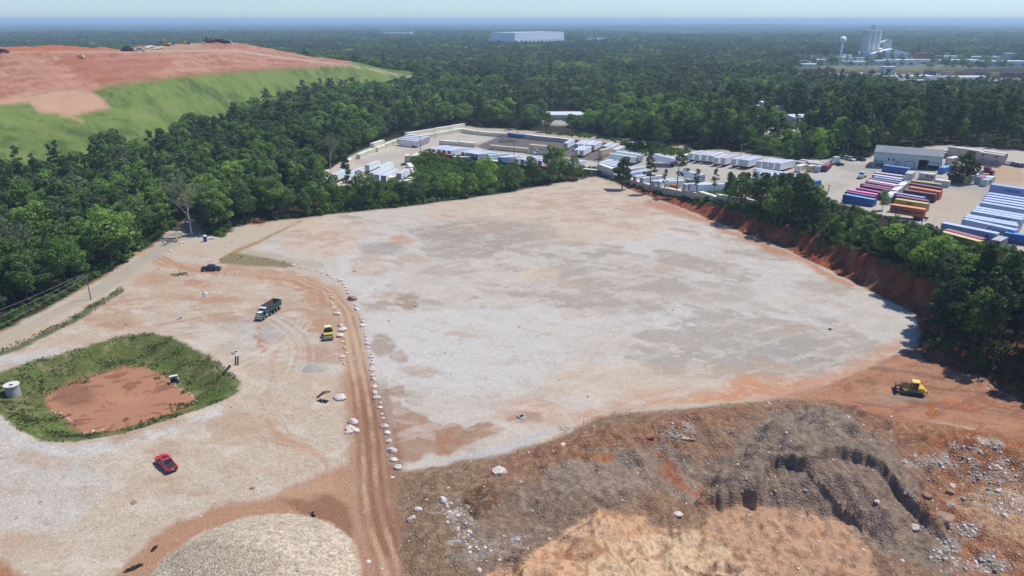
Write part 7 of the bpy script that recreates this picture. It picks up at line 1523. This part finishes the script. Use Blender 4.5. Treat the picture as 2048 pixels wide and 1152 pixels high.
# plant
t, L, h = far_box(1728, 1756, 116, 64, 24, 'tall pale concrete silo tower of the distant plant', 'silo_tower', 'tower', M_FARC, M_FARC)
for i in range(3): MB().cyl((-L/2+L*(i+.5)/3, -11, 0), (-L/2+L*(i+.5)/3, -11, h), L/6.2, n=14).obj('silo', M_FARC, t)
MB().box((0,0,h+2.5), (6,6,5)).obj('penthouse', M_FARG, t)
for dx in (-2, 1, 4): MB().cyl((dx,0,h+5), (dx,0,h+11), .6, n=6).obj('vent', M_BRN, t)
st_ = MB()
for i in range(6): st_.box((L/2+2.5, -6, h*(.12+.14*i)), (4.5, 6, .5)); 
for sx2 in (1, 4.4): st_.cyl((L/2+sx2, -8.5, 0), (L/2+sx2, -8.5, h*.95), .35, n=5)
st_.obj('stair_tower', M_BRN, t)
t2, L2, h2 = far_box(1767, 1779, 116, 82, 12, 'open steel tower right of the concrete silos', 'conveyor_tower', 'tower', M_FARG, M_FARG)
xa, ya = gp(1752, 116, 0); xb, yb = gp(1773, 116, 0); o = MB().cyl((xa, ya+8, z+h*.55), (xb, yb+8, z+h2*1.0), 2.0, n=8).obj('conveyor_gallery', M_FARW); put(o, 'slanting white conveyor bridge from the silos to the steel tower', 'conveyor')
far_box(1743, 1822, 117, 108, 70, 'broad pale shed with a low gable roof beside the silos', gable=10, wallm=simple('beige_cladding', (.66,.60,.57), .6), roofm=M_FARW); 
far_box(1779, 1830, 131, 121, 30, 'white plant hall in front of the gable shed', wallm=simple('cream_cladding', (.70,.68,.62), .6), windows=3); far_box(1832, 1895, 129, 121, 30, 'long plant hall with a rusty roof patch', wallm=bpy.data.materials['cream_cladding'], roofm=simple('rusty_roof', (.42,.30,.26), .7), windows=2); far_box(1897, 1962, 130, 121, 30, 'long pale hall in the middle of the plant row', wallm=bpy.data.materials['cream_cladding'], windows=4); far_box(1964, 2060, 133, 123.5, 30, 'long pale hall at the right end of the plant row', wallm=bpy.data.materials['cream_cladding'], windows=4)
far_box(1600, 1624, 122, 111.5, 25, 'low white block at the left end of the plant', windows=3); far_box(1655, 1700, 121, 115, 25, 'low pale building at the foot of the water tower', windows=3); far_box(1702, 1730, 121, 116, 20, 'low shed between water tower and silos'); far_box(2013, 2028, 124, 108, 18, 'tall grey block on the right plant roofs', wallm=M_FARG)
for a_, b_2, y0_, y1_, l_ in [(1632,1652,127,120,'short pale shed left of the water tower'),(1660,1692,129,122.5,'pale hall in front of the water tower'),(1700,1740,131,124,'long pale hall in front of the silos'),(1748,1772,130,122,'pale hall under the gable shed'),(1880,1930,120,113,'pale back hall right of the red structure'),(1940,2000,121,114,'pale back hall near the right end of the plant'),(1600,1640,134,129,'low white roof left of the train'),(1815,1870,158,152.5,'long white roofed dock in front of the train'),(1900,1985,160,154.5,'longest white roofed dock in front of the train')]:
    far_box(a_, b_2, y0_, y1_, 22, l_, wallm=bpy.data.materials['cream_cladding'], windows=3)
x, y = gp(1693, 119, 0); t = thing('storage_tank', 'squat white round tank beside the water tower', 'tank', (x, y, z)); MB().cyl((0,0,0), (0,0,9.5), 8.2, n=24).obj('shell', M_FARW, t); MB().cyl((0,0,9.5), (0,0,11), 8.4, 3, n=24).obj('roof', M_FARW, t)
far_box(1836, 1866, 117, 107, 16, 'red steel structure on the plant behind the halls', wallm=simple('red_steel', (.42,.10,.09), .6), roofm=bpy.data.materials['red_steel']); far_box(1862, 1869, 116, 100, 8, 'narrow red tower of the plant', wallm=bpy.data.materials['red_steel'], roofm=bpy.data.materials['red_steel']); far_box(1831, 1837, 116, 91, 7, 'slim brown chimney block behind the gable shed', wallm=M_BRN, roofm=M_BRN); lamp_pole(1912, 118, 106, 'thin white stack on the plant', cat='stack', m_=M_FARW, lampc=False); lamp_pole(1897, 118, 103, 'small white stack beside faint smoke', cat='stack', m_=M_FARW, lampc=False)
# freight train
TC = [(1634,'maroon'),(1666,'yellow'),(1688,'yellow'),(1711,'yellow'),(1742,'yellow'),(1794,'yellow'),(1822,'yellow'),(1847,'maroon'),(1884,'yellow'),(1914,'red'),(1951,'maroon'),(1972,'yellow'),(2001,'maroon'),(2030,'red')]
CL = {'maroon': (.17,.05,.05), 'yellow': (.50,.36,.14), 'red': (.34,.08,.07)}
def wagon_fn():
    t = thing('freight_wagon', 'x', 'wagon'); MB().box((0,0,1.0), (17.5,2.4,.5)).obj('frame', M_DARK, t); b = MB(); b.box((0,0,3.9), (16.5,2.6,5.2)); b.obj('container_stack', MP, t); MB().box((0,0,6.52), (16.4,2.5,.06)).obj('roof', MP, t)
    for x in (-6.5, 6.5): MB().box((x,0,.5), (2.6,2.0,.9)).obj('bogie', M_DARK, t)
    return t
WG = Proto(wagon_fn)
for i, (px, c) in enumerate(TC):
    pb_ = 145+(px-1634)*.022; x, y = gp(px+11, pb_, 0); z = hz(x, y); a = gp(px, pb_, 0); b_ = gp(px+22, pb_+.5, 0); WG((x, y, z), ang2(a, b_), '%s freight wagon, %s from the left of the distant train' % (c, ORD[i]), 'wagon', 'wagons of the freight train', (1.03,1,1), {'container_stack': CL[c], 'roof': tuple(min(1, v*1.5) for v in CL[c])})
for i, (px, py) in enumerate([(1711,151),(1722,150.5),(1733,151),(1752,151),(1760,151.5),(1847,157),(1868,158),(1880,158),(1905,157),(1960,160)]):
    x, y = gp(px, py, 0); t_ = T53((x, y, hz(x, y)), .1+i, ORD[i]+' small white trailer from the left in the lot before the train', 'trailer', 'trailers in the lot by the railway', (1,1,1), {'body': (.7,.7,.7), 'roof': (.7,.72,.74)})
far_box(1768, 1790, 150, 135, 14, 'grey-green shed between the train wagons', wallm=simple('teal_cladding', (.30,.38,.36), .6))
# concrete works glimpsed behind the yard
def silo(px, pb_, pt, r, label):
    x, y = gp(px, pb_, 3); z = hz(x, y); k = mpp(pb_, z); h = (pb_-pt)*k; t = thing('silo', label, 'silo', (x, y, z)); MB().cyl((0,0,0), (0,0,h), r, n=18).obj('shell', M_STEEL, t); MB().cyl((0,0,h), (0,0,h+r*.4), r, r*.3, n=18).obj('roof', M_STEEL, t); MB().cyl((r,0,0), (r,0,h+1.2), .12, n=5).obj('ladder', M_DARK, t)
silo(1516, 262, 224, 2.0, 'tall grey steel silo rising between the trees'); silo(1509, 264, 233, 2.0, 'shorter grey silo left of the tall one'); silo(1547, 256, 232, 2.3, 'squat grey silo left of its twin behind the tan shed'); silo(1556, 256, 231.5, 2.3, 'squat grey silo right of its twin')
far_box(1522, 1546, 262, 237.5, 10, 'tan flat roofed shed beside the tall silo', wallm=simple('tan_cladding', (.36,.31,.23), .7), roofm=simple('tan_roof', (.5,.42,.34), .7)); far_box(1586, 1626, 262, 236.5, 16, 'large grey shed with a pale roof among the dark trees', wallm=M_FARG, windows=3); far_box(1564, 1586, 258, 236, 12, 'small grey shed with a barrel roof', wallm=M_FARG, gable=1.5)
far_box(1083, 1170, 240, 231, 22, 'long white roofed hall glimpsed behind the yard trees', wallm=M_FARG, windows=5)
